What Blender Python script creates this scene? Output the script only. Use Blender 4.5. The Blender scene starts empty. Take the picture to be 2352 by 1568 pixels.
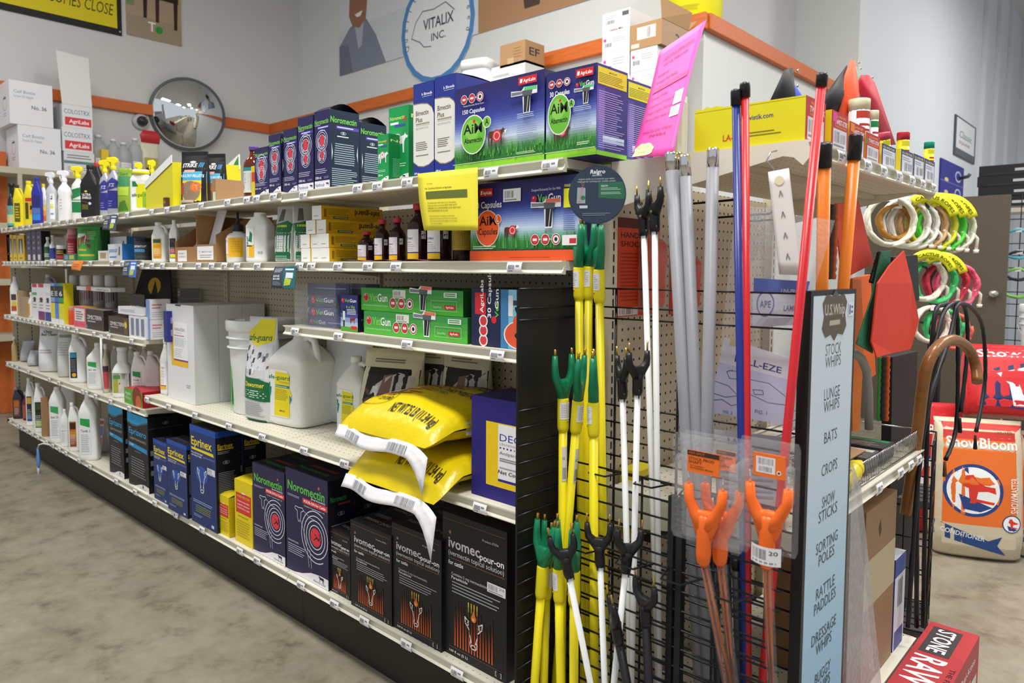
import bpy, math, random
from mathutils import Vector, Matrix
random.seed(7)
SC = bpy.context.scene
COL = SC.collection
pi = math.pi
# ------------------------------------------------------------------ camera
YAW, PITCH, ROLL = (math.radians(a) for a in (42.757, 3.656, 0.305))
F, PX, PY = 1659.1, 1176.0, 722.1
CAM = Vector((0.985, -1.253, 1.25))
_f = Vector((-math.sin(YAW)*math.cos(PITCH), math.cos(YAW)*math.cos(PITCH), -math.sin(PITCH)))
_r = Vector((math.cos(YAW), math.sin(YAW), 0)); _u = _r.cross(_f)
RT = math.cos(ROLL)*_r + math.sin(ROLL)*_u
UP = -math.sin(ROLL)*_r + math.cos(ROLL)*_u
FW = _f
cam = bpy.data.cameras.new('camera'); camo = bpy.data.objects.new('camera', cam); COL.objects.link(camo)
cam.sensor_width = 36; cam.lens = F/2352*36; cam.shift_y = (PY-784)/2352; cam.clip_start = .02
camo.matrix_world = Matrix(((RT.x, UP.x, -FW.x, CAM.x), (RT.y, UP.y, -FW.y, CAM.y), (RT.z, UP.z, -FW.z, CAM.z), (0, 0, 0, 1)))
cam.dof.use_dof = True; cam.dof.focus_distance = 2.0; cam.dof.aperture_fstop = 5.0
SC.camera = camo
# ------------------------------------------------------------------ light and exposure
SC.view_settings.view_transform = 'Standard'; SC.view_settings.look = 'None'
SC.view_settings.gamma = 1; SC.view_settings.use_curve_mapping = False
SC.view_settings.exposure = 0.32
w = bpy.data.worlds.new('world'); SC.world = w; w.use_nodes = True
w.node_tree.nodes['Background'].inputs[0].default_value = (.93, .96, 1, 1)
w.node_tree.nodes['Background'].inputs[1].default_value = .55
LIGHTS = [(.6, -.9, 4.3, 95), (-2.2, -1.0, 4.3, 60), (.9, 1.6, 4.3, 80), (-2.0, 1.3, 4.3, 45), (-5.0, -1.0, 4.3, 22), (2.8, 3.6, 4.3, 70), (1.6, 7.5, 4.6, 130)]  # last entry: unseen fill lamp, added to brighten the far right wall
for i, (x, y, z, p) in enumerate(LIGHTS):
    l = bpy.data.lights.new('ceiling_and_fill_light', 'AREA'); l.shape = 'RECTANGLE'; l.size = 1.2; l.size_y = .5; l.energy = p
    l.color = (1, .975, .94)
    o = bpy.data.objects.new('ceiling_and_fill_light', l); COL.objects.link(o); o.location = (x, y, z)
# ------------------------------------------------------------------ pixel -> plane helpers (2352 x 1568 frame)
def xat(u, y, z):
    k = (u-PX)/F; a = RT - k*FW
    return CAM.x - ((y-CAM.y)*a.y + (z-CAM.z)*a.z)/a.x
def yat(u, x, z):
    k = (u-PX)/F; a = RT - k*FW
    return CAM.y - ((x-CAM.x)*a.x + (z-CAM.z)*a.z)/a.y
def zat(v, x, y):
    k = -(v-PY)/F; a = UP - k*FW
    return CAM.z - ((x-CAM.x)*a.x + (y-CAM.y)*a.y)/a.z
def on(u, v, ax, val):
    d = FW + RT*((u-PX)/F) - UP*((v-PY)/F)
    return CAM + d*((val-CAM[ax])/d[ax])
def dep(p): return (Vector(p)-CAM).dot(FW)
# ------------------------------------------------------------------ materials
def lin(h):
    h = h.lstrip('#')
    c = [int(h[i:i+2], 16)/255 for i in (0, 2, 4)]
    return tuple(x/12.92 if x <= .04045 else ((x+.055)/1.055)**2.4 for x in c)+(1,)
MC = {}
def M(c, r=.5, m=0.0, tr=0.0, kind=''):
    if not isinstance(c, str): return c
    key = (c, r, m, tr, kind)
    if key in MC: return MC[key]
    mt = bpy.data.materials.new('paint_'+c.lstrip('#')+kind); mt.use_nodes = True
    nt = mt.node_tree; b = nt.nodes['Principled BSDF']
    b.inputs['Base Color'].default_value = lin(c); b.inputs['Roughness'].default_value = r; b.inputs['Metallic'].default_value = m; b.inputs['Specular IOR Level'].default_value = .35
    if kind == 'film':      # thin clear plastic film
        t = nt.nodes.new('ShaderNodeBsdfTransparent'); g = nt.nodes.new('ShaderNodeMixShader')
        n = nt.nodes.new('ShaderNodeTexNoise'); n.inputs['Scale'].default_value = 25
        bp = nt.nodes.new('ShaderNodeBump'); bp.inputs['Strength'].default_value = .5; bp.inputs['Distance'].default_value = .01
        nt.links.new(n.outputs[0], bp.inputs['Height']); nt.links.new(bp.outputs[0], b.inputs['Normal'])
        g.inputs[0].default_value = tr
        nt.links.new(t.outputs[0], g.inputs[1]); nt.links.new(b.outputs[0], g.inputs[2])
        nt.links.new(g.outputs[0], nt.nodes['Material Output'].inputs[0])
    elif kind == 'cloudy':  # translucent bottle plastic
        b.inputs['Transmission Weight'].default_value = tr; b.inputs['IOR'].default_value = 1.2
    elif kind in ('crinkle', 'wood', 'card', 'cloth', 'plaster'):
        tc = nt.nodes.new('ShaderNodeTexCoord'); n = nt.nodes.new('ShaderNodeTexNoise'); mp = nt.nodes.new('ShaderNodeMapping')
        nt.links.new(tc.outputs['Object'], mp.inputs[0]); nt.links.new(mp.outputs[0], n.inputs['Vector'])
        sc, st, ds, cv = {'crinkle': (14, .55, .012, .0), 'wood': (9, .25, .004, .22), 'card': (60, .1, .002, .06), 'cloth': (30, .25, .004, .05), 'plaster': (90, .15, .003, .03)}[kind]
        n.inputs['Scale'].default_value = sc; n.inputs['Detail'].default_value = 4
        if kind == 'wood': mp.inputs['Scale'].default_value = (1, 8, 8)
        bp = nt.nodes.new('ShaderNodeBump'); bp.inputs['Strength'].default_value = st; bp.inputs['Distance'].default_value = ds
        nt.links.new(n.outputs[0], bp.inputs['Height']); nt.links.new(bp.outputs[0], b.inputs['Normal'])
        if cv:
            mx = nt.nodes.new('ShaderNodeMix'); mx.data_type = 'RGBA'; c0 = lin(c)
            mx.inputs[6].default_value = tuple(max(0, x*(1-cv*1.6)) for x in c0[:3])+(1,); mx.inputs[7].default_value = tuple(min(1, x*(1+cv)) for x in c0[:3])+(1,)
            nt.links.new(n.outputs[0], mx.inputs[0]); nt.links.new(mx.outputs[2], b.inputs['Base Color'])
    MC[key] = mt
    return mt
def pegmat(name, c, au, av, pitch=.0254, hole=.0035, offs=(0, 0)):
    mt = bpy.data.materials.new(name); mt.use_nodes = True; nt = mt.node_tree; N = nt.nodes; L = nt.links
    b = N['Principled BSDF']; b.inputs['Roughness'].default_value = .5
    tc = N.new('ShaderNodeTexCoord'); sp = N.new('ShaderNodeSeparateXYZ'); L.new(tc.outputs['Object'], sp.inputs[0])
    def m(op, a, bb=None):
        n = N.new('ShaderNodeMath'); n.operation = op
        for i, x in enumerate((a, bb)):
            if x is None: continue
            if isinstance(x, (int, float)): n.inputs[i].default_value = x
            else: L.new(x, n.inputs[i])
        return n.outputs[0]
    ds = []
    for k, ax in enumerate((au, av)):
        f = m('FRACT', m('ADD', m('DIVIDE', sp.outputs[ax], pitch), 100+offs[k])); ds.append(m('MULTIPLY', m('SUBTRACT', f, .5), pitch))
    d = m('SQRT', m('ADD', m('MULTIPLY', ds[0], ds[0]), m('MULTIPLY', ds[1], ds[1])))
    t = m('LESS_THAN', d, hole)
    mx = N.new('ShaderNodeMix'); mx.data_type = 'RGBA'; mx.inputs[6].default_value = lin(c); mx.inputs[7].default_value = (.006, .005, .004, 1)
    L.new(t, mx.inputs[0]); L.new(mx.outputs[2], b.inputs['Base Color'])
    return mt
# ------------------------------------------------------------------ mesh collector
class G:
    def __init__(s): s.v = []; s.f = []; s.mi = []; s.ms = []; s.sm = []
    def m(s, mat):
        mat = M(mat)
        if mat not in s.ms: s.ms.append(mat)
        return s.ms.index(mat)
    def add(s, vs, fs, mat, smooth=False):
        o = len(s.v); s.v += [tuple(p) for p in vs]; i = s.m(mat)
        for f in fs: s.f.append([k+o for k in f]); s.mi.append(i); s.sm.append(smooth)
        return s
    def box(s, x0, y0, z0, x1, y1, z1, mat):
        return s.add([(x0,y0,z0),(x1,y0,z0),(x1,y1,z0),(x0,y1,z0),(x0,y0,z1),(x1,y0,z1),(x1,y1,z1),(x0,y1,z1)],
                     [(0,3,2,1),(4,5,6,7),(0,1,5,4),(1,2,6,5),(2,3,7,6),(3,0,4,7)], mat)
    def tube(s, path, r, mat, n=8, caps=True, smooth=True):
        P = [Vector(p) for p in path]; rs = r if isinstance(r, (list, tuple)) else [r]*len(P)
        vs = []; fs = []; prev = None
        for i, p in enumerate(P):
            t = (P[min(i+1, len(P)-1)]-P[max(i-1, 0)]).normalized()
            if prev is None:
                a = Vector((0, 0, 1)) if abs(t.z) < .9 else Vector((1, 0, 0)); a = t.cross(a).normalized()
            else: a = (prev - t*prev.dot(t)).normalized()
            prev = a; b = t.cross(a)
            for k in range(n):
                q = 2*pi*k/n; vs.append(p + (a*math.cos(q)+b*math.sin(q))*rs[i])
        for i in range(len(P)-1):
            for k in range(n): k2 = (k+1) % n; fs.append((i*n+k, i*n+k2, (i+1)*n+k2, (i+1)*n+k))
        s.add(vs, fs, mat, smooth)
        if caps:
            o = len(s.v)-len(vs); i = s.m(mat)
            s.f.append([o+k for k in range(n)][::-1]); s.f.append([o+(len(P)-1)*n+k for k in range(n)]); s.mi += [i, i]; s.sm += [False, False]
        return s
    def lathe(s, prof, mat, c=(0, 0, 0), n=20, smooth=True):
        vs = []; fs = []
        for r, z in prof:
            for k in range(n): q = 2*pi*k/n; vs.append((c[0]+r*math.cos(q), c[1]+r*math.sin(q), c[2]+z))
        for i in range(len(prof)-1):
            for k in range(n): k2 = (k+1) % n; fs.append((i*n+k, i*n+k2, (i+1)*n+k2, (i+1)*n+k))
        fs.append(list(range(n))[::-1]); fs.append([(len(prof)-1)*n+k for k in range(n)])
        return s.add(vs, fs, mat, smooth)
    def loft(s, secs, mat, c=(0, 0, 0), n=24, smooth=True):
        """secs: (z, halfwidth, halfdepth, squareness[, dx, dy])"""
        vs = []; fs = []
        for q in secs:
            z, hw, hd, e = q[:4]; dx = q[4] if len(q) > 4 else 0; dy = q[5] if len(q) > 5 else 0
            for k in range(n):
                t = 2*pi*(k+.5)/n; a = math.cos(t); b = math.sin(t)
                vs.append((c[0]+dx+hw*math.copysign(abs(a)**(2/e), a), c[1]+dy+hd*math.copysign(abs(b)**(2/e), b), c[2]+z))
        for i in range(len(secs)-1):
            for k in range(n): k2 = (k+1) % n; fs.append((i*n+k, i*n+k2, (i+1)*n+k2, (i+1)*n+k))
        fs.append(list(range(n))[::-1]); fs.append([(len(secs)-1)*n+k for k in range(n)])
        return s.add(vs, fs, mat, smooth)
    def surf(s, fn, nu, nv, mat, smooth=True):
        vs = [fn(i/nu, j/nv) for j in range(nv+1) for i in range(nu+1)]
        fs = [(j*(nu+1)+i, j*(nu+1)+i+1, (j+1)*(nu+1)+i+1, (j+1)*(nu+1)+i) for j in range(nv) for i in range(nu)]
        return s.add(vs, fs, mat, smooth)
    def prism(s, prof, x0, x1, mat, ax=0):
        """extrude a closed 2-D profile along axis ax"""
        n = len(prof); vs = []
        for x in (x0, x1):
            for a, b in prof: vs.append(((x, a, b), (a, x, b), (a, b, x))[ax])
        fs = [(k, (k+1) % n, n+(k+1) % n, n+k) for k in range(n)]+[list(range(n))[::-1], [n+k for k in range(n)]]
        return s.add(vs, fs, mat)
    def ball(s, c, r, mat, sx=1, sy=1, sz=1, n=14):
        return s.lathe([(max(1e-4, r*math.sin(pi*i/8)), -r*math.cos(pi*i/8)) for i in range(9)], mat, (0, 0, 0), n) if False else s._ball(c, r, mat, sx, sy, sz, n)
    def _ball(s, c, r, mat, sx, sy, sz, n):
        vs = []; m = 8
        for i in range(m+1):
            for k in range(n):
                q = pi*i/m; t = 2*pi*k/n
                vs.append((c[0]+sx*r*math.sin(q)*math.cos(t), c[1]+sy*r*math.sin(q)*math.sin(t), c[2]+sz*r*math.cos(q)))
        return s.add(vs, [(i*n+k, i*n+(k+1) % n, (i+1)*n+(k+1) % n, (i+1)*n+k)[::-1] for i in range(m) for k in range(n)], mat, True)
    def build(s, name, parent=None, loc=None, bevel=0, solid=0, sub=0):
        me = bpy.data.meshes.new(name); me.from_pydata(s.v, [], s.f)
        for m in s.ms: me.materials.append(m)
        me.polygons.foreach_set('material_index', s.mi); me.polygons.foreach_set('use_smooth', s.sm); me.update()
        o = bpy.data.objects.new(name, me); COL.objects.link(o)
        if parent: o.parent = parent
        if loc is not None: o.location = loc
        if solid: d = o.modifiers.new('s', 'SOLIDIFY'); d.thickness = solid; d.offset = 0
        if sub: d = o.modifiers.new('b', 'SUBSURF'); d.levels = d.render_levels = sub
        if bevel: d = o.modifiers.new('b', 'BEVEL'); d.width = bevel; d.segments = 2; d.limit_method = 'ANGLE'
        return o
def thing(name, label, cat, loc=(0, 0, 0), rz=0, group=None, rot=None):
    o = bpy.data.objects.new(name, None); COL.objects.link(o); o.empty_display_size = .02
    o.location = loc; o.rotation_euler = rot or (0, 0, rz); return tag(o, label, cat, group)
def tag(o, label, cat, group=None):
    o['label'] = label; o['category'] = cat
    if group: o['group'] = group
    return o
def struct(o): o['kind'] = 'structure'; return o
def copy_tree(o, parent=None):
    c = o.copy(); COL.objects.link(c)
    if parent: c.parent = parent
    for ch in list(o.children): copy_tree(ch, c)
    return c
# ------------------------------------------------------------------ printing on surfaces
TC = {}
def tmesh(t, bold=0, shear=0):
    bold = min(bold, .017); k = (t, bold, shear)
    if k not in TC:
        cu = bpy.data.curves.new('t', 'FONT'); cu.body = t; cu.size = 1; cu.resolution_u = 2; cu.offset = bold; cu.shear = shear
        cu.dimensions = '2D'; cu.fill_mode = 'FRONT'
        o = bpy.data.objects.new('t', cu); me = bpy.data.meshes.new_from_object(o)
        vs = [(v.co.x, v.co.y) for v in me.vertices]; fs = [list(p.vertices) for p in me.polygons]
        bpy.data.objects.remove(o); bpy.data.curves.remove(cu); bpy.data.meshes.remove(me)
        if vs:
            x0 = min(v[0] for v in vs); x1 = max(v[0] for v in vs)
            vs = [(a-x0, b) for a, b in vs]; TC[k] = (vs, fs, x1-x0)
        else: TC[k] = ([], [], 1)
    return TC[k]
def clip(pts, ax, val, sg):
    out = []
    for k in range(len(pts)):
        a, b = pts[k], pts[(k+1) % len(pts)]; da = sg*(a[ax]-val); db = sg*(b[ax]-val)
        if da >= 0: out.append(a)
        if (da >= 0) != (db >= 0): t = da/(da-db); out.append((a[0]+(b[0]-a[0])*t, a[1]+(b[1]-a[1])*t))
    return out
class P:
    """flat print on a face; u, v are fractions of the face, fn(u_m, v_m, lift) -> local point"""
    def __init__(s, w, h, fn, seg=1): s.w = w; s.h = h; s.fn = fn; s.seg = seg; s.g = G(); s.l = 1
    def L(s): s.l += 1; return s.l*.00004+.00025
    def poly(s, pts, c, L=None):
        L = L or s.L()
        if s.seg > 1:      # follow a curved surface: cut the shape along a grid
            n = 8; m = max(4, min(16, int(n*s.h/s.w)))
            for i in range(n):
                A = clip(clip(pts, 0, i/n, 1), 0, (i+1)/n, -1)
                if len(A) < 3: continue
                for j in range(m):
                    B = clip(clip(A, 1, j/m, 1), 1, (j+1)/m, -1)
                    if len(B) > 2: s.g.add([s.fn(a*s.w, b*s.h, L) for a, b in B], [list(range(len(B)))], c)
            return s
        s.g.add([s.fn(a*s.w, b*s.h, L) for a, b in pts], [list(range(len(pts)))], c); return s
    def rect(s, u0, v0, u1, v1, c, L=None):
        L = L or s.L(); n = max(1, math.ceil(s.seg*(u1-u0))) if s.seg > 1 else 1; m = max(1, math.ceil(12*(v1-v0))) if s.seg > 1 else 1
        vs = [s.fn((u0+(u1-u0)*i/n)*s.w, (v0+(v1-v0)*j/m)*s.h, L) for j in range(m+1) for i in range(n+1)]
        s.g.add(vs, [(j*(n+1)+i, j*(n+1)+i+1, (j+1)*(n+1)+i+1, (j+1)*(n+1)+i) for j in range(m) for i in range(n)], c); return s
    def grad(s, u0, v0, u1, v1, cs):
        if len(cs) > 4:
            k = 30; C = [[int(c[i:i+2], 16) for i in (1, 3, 5)] for c in cs]; out = []
            for i in range(k):
                t = i/(k-1)*(len(C)-1); j = min(int(t), len(C)-2); out.append('#%02x%02x%02x' % tuple(int(C[j][q]+(C[j+1][q]-C[j][q])*(t-j)) for q in range(3)))
            cs = out
        n = len(cs); L = s.L()
        for i, c in enumerate(cs): s.rect(u0, v0+(v1-v0)*i/n, u1, v0+(v1-v0)*(i+1)/n, c, L)
        return s
    def circ(s, u, v, r, c, ry=None, n=20):
        """r as a fraction of the width; round unless ry (fraction of height) is given"""
        ry = ry or r*s.w/s.h
        return s.poly([(u+r*math.cos(2*pi*k/n), v+ry*math.sin(2*pi*k/n)) for k in range(n)], c)
    def ring(s, u, v, r, t, c, a0=0, a1=360, n=22, ry=None):
        ry = ry or r*s.w/s.h; L = s.L(); vs = []
        for k in range(n+1):
            q = math.radians(a0+(a1-a0)*k/n)
            for f in (1, 1-t/r): vs.append(s.fn((u+f*r*math.cos(q))*s.w, (v+f*ry*math.sin(q))*s.h, L))
        s.g.add(vs, [(2*k, 2*k+2, 2*k+3, 2*k+1) for k in range(n)], c); return s
    def line(s, pts, t, c, closed=False):
        """stroke, t in metres"""
        Q = [Vector((a*s.w, b*s.h)) for a, b in pts]; L = s.L()
        if closed: Q.append(Q[0])
        for a, b in zip(Q, Q[1:]):
            d = b-a
            if d.length < 1e-6: continue
            d.normalize(); e = Vector((-d.y, d.x))*t/2; d = d*t*.3
            s.g.add([s.fn(p.x, p.y, L) for p in (a-d-e, b+d-e, b+d+e, a-d+e)], [(0, 1, 2, 3)], c)
        return s
    def text(s, t, u, v, size, c, w=None, bold=.012, shear=0, al='l', rot=0):
        """size: cap height as a fraction of face height; w: total width as a fraction of face width"""
        vs, fs, W = tmesh(t, bold, shear); L = s.L(); k = size*s.h/.7; kx = k if not w else w*s.w/W
        ox = {'l': 0, 'c': -W/2, 'r': -W}[al]; ca, sa = math.cos(math.radians(rot)), math.sin(math.radians(rot)); out = []
        for a, b in vs:
            X = (a+ox)*kx; Y = b*k; out.append(s.fn(u*s.w+X*ca-Y*sa, v*s.h+X*sa+Y*ca, L))
        s.g.add(out, fs, c); return s
    def lines(s, u0, v0, u1, v1, n, c, fill=.5, rag=.25):
        L = s.L(); h = (v1-v0)/n
        for i in range(n):
            e = u1-(u1-u0)*random.random()*rag
            s.rect(u0, v0+h*(i+.25), e, v0+h*(i+.25+fill), c, L)
        return s
    def bars(s, u0, v0, u1, v1, c='#26262a', n=16):
        L = s.L(); x = u0; d = (u1-u0)/n
        for i in range(n):
            t = d*random.choice((.25, .4, .6)); s.rect(x, v0, x+t, v1, c, L); x += d
        return s
    def sticker(s, u0, v0, u1, v1, c='#f1f0f2', n=12, txt=None):
        s.rect(u0, v0, u1, v1, c); du = u1-u0; dv = v1-v0
        s.bars(u0+.08*du, v0+.3*dv, u0+.6*du, v0+.85*dv, '#55555c', n)
        s.lines(u0+.08*du, v0+.06*dv, u0+.9*du, v0+.24*dv, 1, '#8a8a90')
        if txt: s.text(txt, u0+.66*du, v0+.6*dv, .22*dv, '#44444a', w=.26*du)
        return s
    def done(s, parent, name='printed_label'):
        return s.g.build(name, parent)
def front(w, h, x=0, y=0, z=0): return P(w, h, lambda a, b, L: (x+a, y-L, z+b))
def side(w, h, x=0, y=0, z=0): return P(w, h, lambda a, b, L: (x+L, y+a, z+b))
def top(w, h, z, x=0, y=0): return P(w, h, lambda a, b, L: (x+a, y+b, z+L))
def sheet(pts_fn): return pts_fn
# ================================================================== the room
FLOORM = bpy.data.materials.new('worn_concrete'); FLOORM.use_nodes = True
def _floor():
    nt = FLOORM.node_tree; N = nt.nodes; L = nt.links; b = N['Principled BSDF']; b.inputs['Roughness'].default_value = .42
    tc = N.new('ShaderNodeTexCoord')
    def noise(s, d=6, r=.6):
        n = N.new('ShaderNodeTexNoise'); n.inputs['Scale'].default_value = s; n.inputs['Detail'].default_value = d; n.inputs['Roughness'].default_value = r
        L.new(tc.outputs['Object'], n.inputs['Vector']); return n
    def ramp(src, stops):
        r = N.new('ShaderNodeValToRGB'); L.new(src, r.inputs[0]); e = r.color_ramp.elements
        for i, (p, c) in enumerate(stops):
            q = e[i] if i < 2 else e.new(p); q.position = p; q.color = lin(c)
        return r.outputs[0]
    n1 = noise(1.6, 8, .68); n2 = noise(7, 8, .7); n3 = noise(40, 3)
    c1 = ramp(n1.outputs[0], [(.3, '#7f796c'), (.5, '#98917f'), (.7, '#a39d90')])
    c2 = ramp(n2.outputs[0], [(.30, '#8a8274'), (.46, '#e9e6e0'), (.6, '#ffffff')])
    mx = N.new('ShaderNodeMix'); mx.data_type = 'RGBA'; mx.blend_type = 'MULTIPLY'; mx.inputs[0].default_value = .75
    L.new(c1, mx.inputs[6]); L.new(c2, mx.inputs[7])
    L.new(mx.outputs[2], b.inputs['Base Color'])
    bp = N.new('ShaderNodeBump'); bp.inputs['Strength'].default_value = .08; bp.inputs['Distance'].default_value = .004
    L.new(n3.outputs[0], bp.inputs['Height']); L.new(bp.outputs[0], b.inputs['Normal'])
_floor()
WALLM = M('#c9c9c9', .7, kind='plaster'); WALLM2 = M('#d3d5d4', .7, kind='plaster'); WALLB = M('#cdd3da', .65, kind='plaster')
ORNG = M('#c9672a', .5, kind='wood')
XL, YB, XC, ZT = -6.4, 2.84, -1.22, 2.80       # left wall, back wall, outer corner of the low wall, its top
def sbox(name, a, mat): return struct(G().box(*a, mat).build(name))
sbox('floor', (-9, -6, -.1, 6, 14, 0), FLOORM)
sbox('ceiling', (-9, -3.2, 5.2, 6, 14, 5.3), M('#d8d8d4', .8, kind='plaster'))
sbox('wall_left', (XL-.15, -6, 0, XL, YB+.6, 5.2), WALLM)
sbox('wall_back', (XL, YB, 0, XC, YB+.34, ZT-.005), WALLM2)                       # low wall carrying the ledge
sbox('wall_right', (XC-.2, YB+.341, 0, XC, 5.13, ZT-.005), WALLM2)
sbox('wall_upper', (XL, YB+.36, ZT-.2, XC-.36, YB+.5, 5.2), WALLM2)
sbox('wall_upper_right', (XC-.5, YB+.501, ZT-.2, XC-.36, 5.13, 5.2), WALLM)
sbox('wall_column', (XC-.5, 5.131, 0, -1.05, 5.3, 5.2), WALLM2)
sbox('wall_far', (-1.2, 5.301, 0, -1.05, 13, 5.2), WALLB)
sbox('wall_end', (-1.049, 12.9, 0, 6, 13, 5.2), WALLB)
# orange timber cap: three lengths
g = G().box(XL+.001, 0-6, ZT-.1, XL+.045, YB-.045, ZT, ORNG); struct(g.build('trim_1', bevel=.006))
g = G().box(XL+.001, YB-.045, ZT-.1, XC+.03, YB-.001, ZT, ORNG); struct(g.build('trim_2', bevel=.006))
g = G().box(XC+.001, YB-.001, ZT-.1, XC+.045, 5.13, ZT, ORNG); struct(g.build('trim_3', bevel=.006))
g = G().box(XL+.002, .25, 0, XL+.12, .36, 2.2, ORNG); struct(g.build('trim_4', bevel=.006))
g = G().box(XL+.002, -1.6, 2.1, XL+.10, .249, 2.2, ORNG); struct(g.build('trim_5', bevel=.006))
# ================================================================== shelving run (four 48 in. sections)
BEIGE = M('#dfdccb', .42); BEIGE2 = M('#c8c1aa', .5); KICK = M('#2a221e', .5); PEG = pegmat('pegboard_beige', '#b9ae95', 0, 2)
SEC = [-4.876, -3.657, -2.438, -1.219, -.02]
DEP = .40
run = thing('store_shelving', 'long beige metal store shelving run with price channels, stocked with animal medicine', 'shelving', (0, 0, 0))
def slots(g, x, y, z0, z1):
    z = z0
    while z < z1: g.box(x-.002, y-.0006, z, x+.002, y, z+.017, '#15120f'); z += .0254
for i in range(4):
    g = G().box(SEC[i]+.016, DEP, .2, SEC[i+1]-.016, DEP+.008, 1.46, PEG); g.build('pegboard_panel', run)
for x in SEC:
    g = G().box(x-.015, DEP-.012, .02, x+.015, DEP+.03, 1.5, BEIGE2); slots(g, x, DEP-.012, .25, 1.45); g.build('upright_post', run)
def lipprof(z): return [(0, z-.031), (-.003, z-.028), (-.001, z-.0255), (.004, z-.021), (.007, z-.013), (.003, z-.005), (-.002, z-.004), (-.002, z), (.012, z), (.012, z-.031)]
def pricetag(parent, x, y, z, ax=0, w=.047):
    """a paper price ticket bowed into the channel; ax 0: runs along x, 1: along y"""
    g = G(); h = .026
    def fn(u, v, L=0):
        a = (u-.5)*w; d = -.0035-.006*math.sin(pi*(.15+.75*v))-L
        return (x+a, y+d, z-.0295+h*v) if ax == 0 else (x-d, y+a, z-.0295+h*v)
    g.surf(fn, 1, 4, '#f4f3f5')
    rnd = random.Random(int(x*1000+z*100+y*7)); q = .1
    while q < .52:
        t = rnd.choice((.012, .02, .03)); g.surf(lambda u, v, q=q, t=t: fn(q+t*u, .36+.4*v, .0003), 1, 2, '#6a6a70'); q += t+rnd.choice((.014, .022))
    g.surf(lambda u, v: fn(.6+.24*u, .58+.16*v, .0003), 1, 1, '#7d7d84'); g.surf(lambda u, v: fn(.1+.3*u, .17+.08*v, .0003), 1, 1, '#8a8a90')
    o = g.build('price_tag', parent); return o
SHMAT = pegmat('shelf_perforated', '#dcd8c6', 0, 1, .0254, .0024)
def shelf(x0, x1, z, us, d=DEP):
    g = G(); g.prism(lipprof(z), x0+.002, x1-.002, BEIGE); g.box(x0+.002, .0121, z-.022, x1-.002, d-.013, z-.001, SHMAT)
    for x in (x0+.006, x1-.009):   # tapered brackets
        g.prism([(.03, z-.0225), (d-.0135, z-.0225), (d-.0135, z-.05)], x, x+.003, BEIGE2)
    o = g.build('shelf', run)
    for u in us:
        x = xat(u, 0, z-.015)
        if x0-.001 < x < x1: pricetag(o, min(max(x+.02, x0+.025), x1-.025), 0, z)
    return o
T_TOP = [5, 15, 27, 40, 54, 68, 96, 116, 136, 155, 172, 197, 218, 232, 268, 292, 348, 383, 419, 461, 521, 565, 587, 626, 694, 817, 862, 929, 1119, 1252]
T_R2 = [4, 11, 18, 25, 33, 41, 49, 58, 67, 77, 89, 97, 104, 118, 128, 149, 208, 256, 281, 326, 349, 373, 413, 455, 485, 514, 543, 589, 685, 712, 772, 840, 904, 1172]
T_L3 = [13, 23, 37, 47, 57, 66, 76, 85, 93, 102, 111, 128, 140, 148, 157, 177, 216, 250, 302]
T_V = [675, 773, 929, 1133]
T_L4 = [18, 29, 40, 66, 114, 136, 190, 199, 220, 254, 297]
T_R4 = [337, 387, 447, 524, 600, 695, 787, 1094]
T_B = [25, 42, 50, 63, 75, 88, 108, 122, 137, 152, 182, 207, 267, 310, 355, 403, 463, 549, 588, 688, 764, 832, 927, 1042]
ZTOP, ZTOPL, Z2, Z2L, ZV, ZL3, Z4, ZL4, ZB = 1.494, 1.500, 1.268, 1.279, 1.056, .92, .668, .598, .208
for i in range(4):
    x0, x1 = SEC[i], SEC[i+1]
    shelf(x0, x1, ZTOP if i == 3 else ZTOPL, T_TOP)
    shelf(x0, x1, Z2 if i >= 2 else Z2L, T_R2)
    if i < 2: shelf(x0, x1, ZL3, T_L3)
    if i == 3: shelf(x0, x1, ZV, T_V)
    shelf(x0, x1, Z4 if i >= 2 else ZL4, T_R4 if i >= 2 else T_L4)
    shelf(x0, x1, ZB, T_B)
    G().box(x0+.001, .06, .0, x1-.001, .075, ZB-.032, KICK).build('kick_plate', run)
G().box(-.016, .015, .0, -.002, DEP, ZB-.033, KICK).build('kick_plate', run)
G().box(SEC[0]-.012, -.003, ZB-.034, SEC[0]+.001, .02, ZB+.002, M('#14110f', .5)).build('end_cap', run)
g = G(); g.box(SEC[0]-.022, .05, .2, SEC[0]-.0165, DEP-.02, 1.235, BEIGE2)
for y in (.075, .16): 
    z = .3
    while z < 1.22: g.box(SEC[0]-.0164, y, z, SEC[0]-.0160, y+.005, z+.017, '#15120f'); z += .0254
g.build('end_panel', run)
# far side of the double run
g = G().box(SEC[0]+.016, DEP+.05, .02, SEC[4]-.016, DEP+.058, 1.46, BEIGE2); g.build('rear_panel', run)
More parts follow.
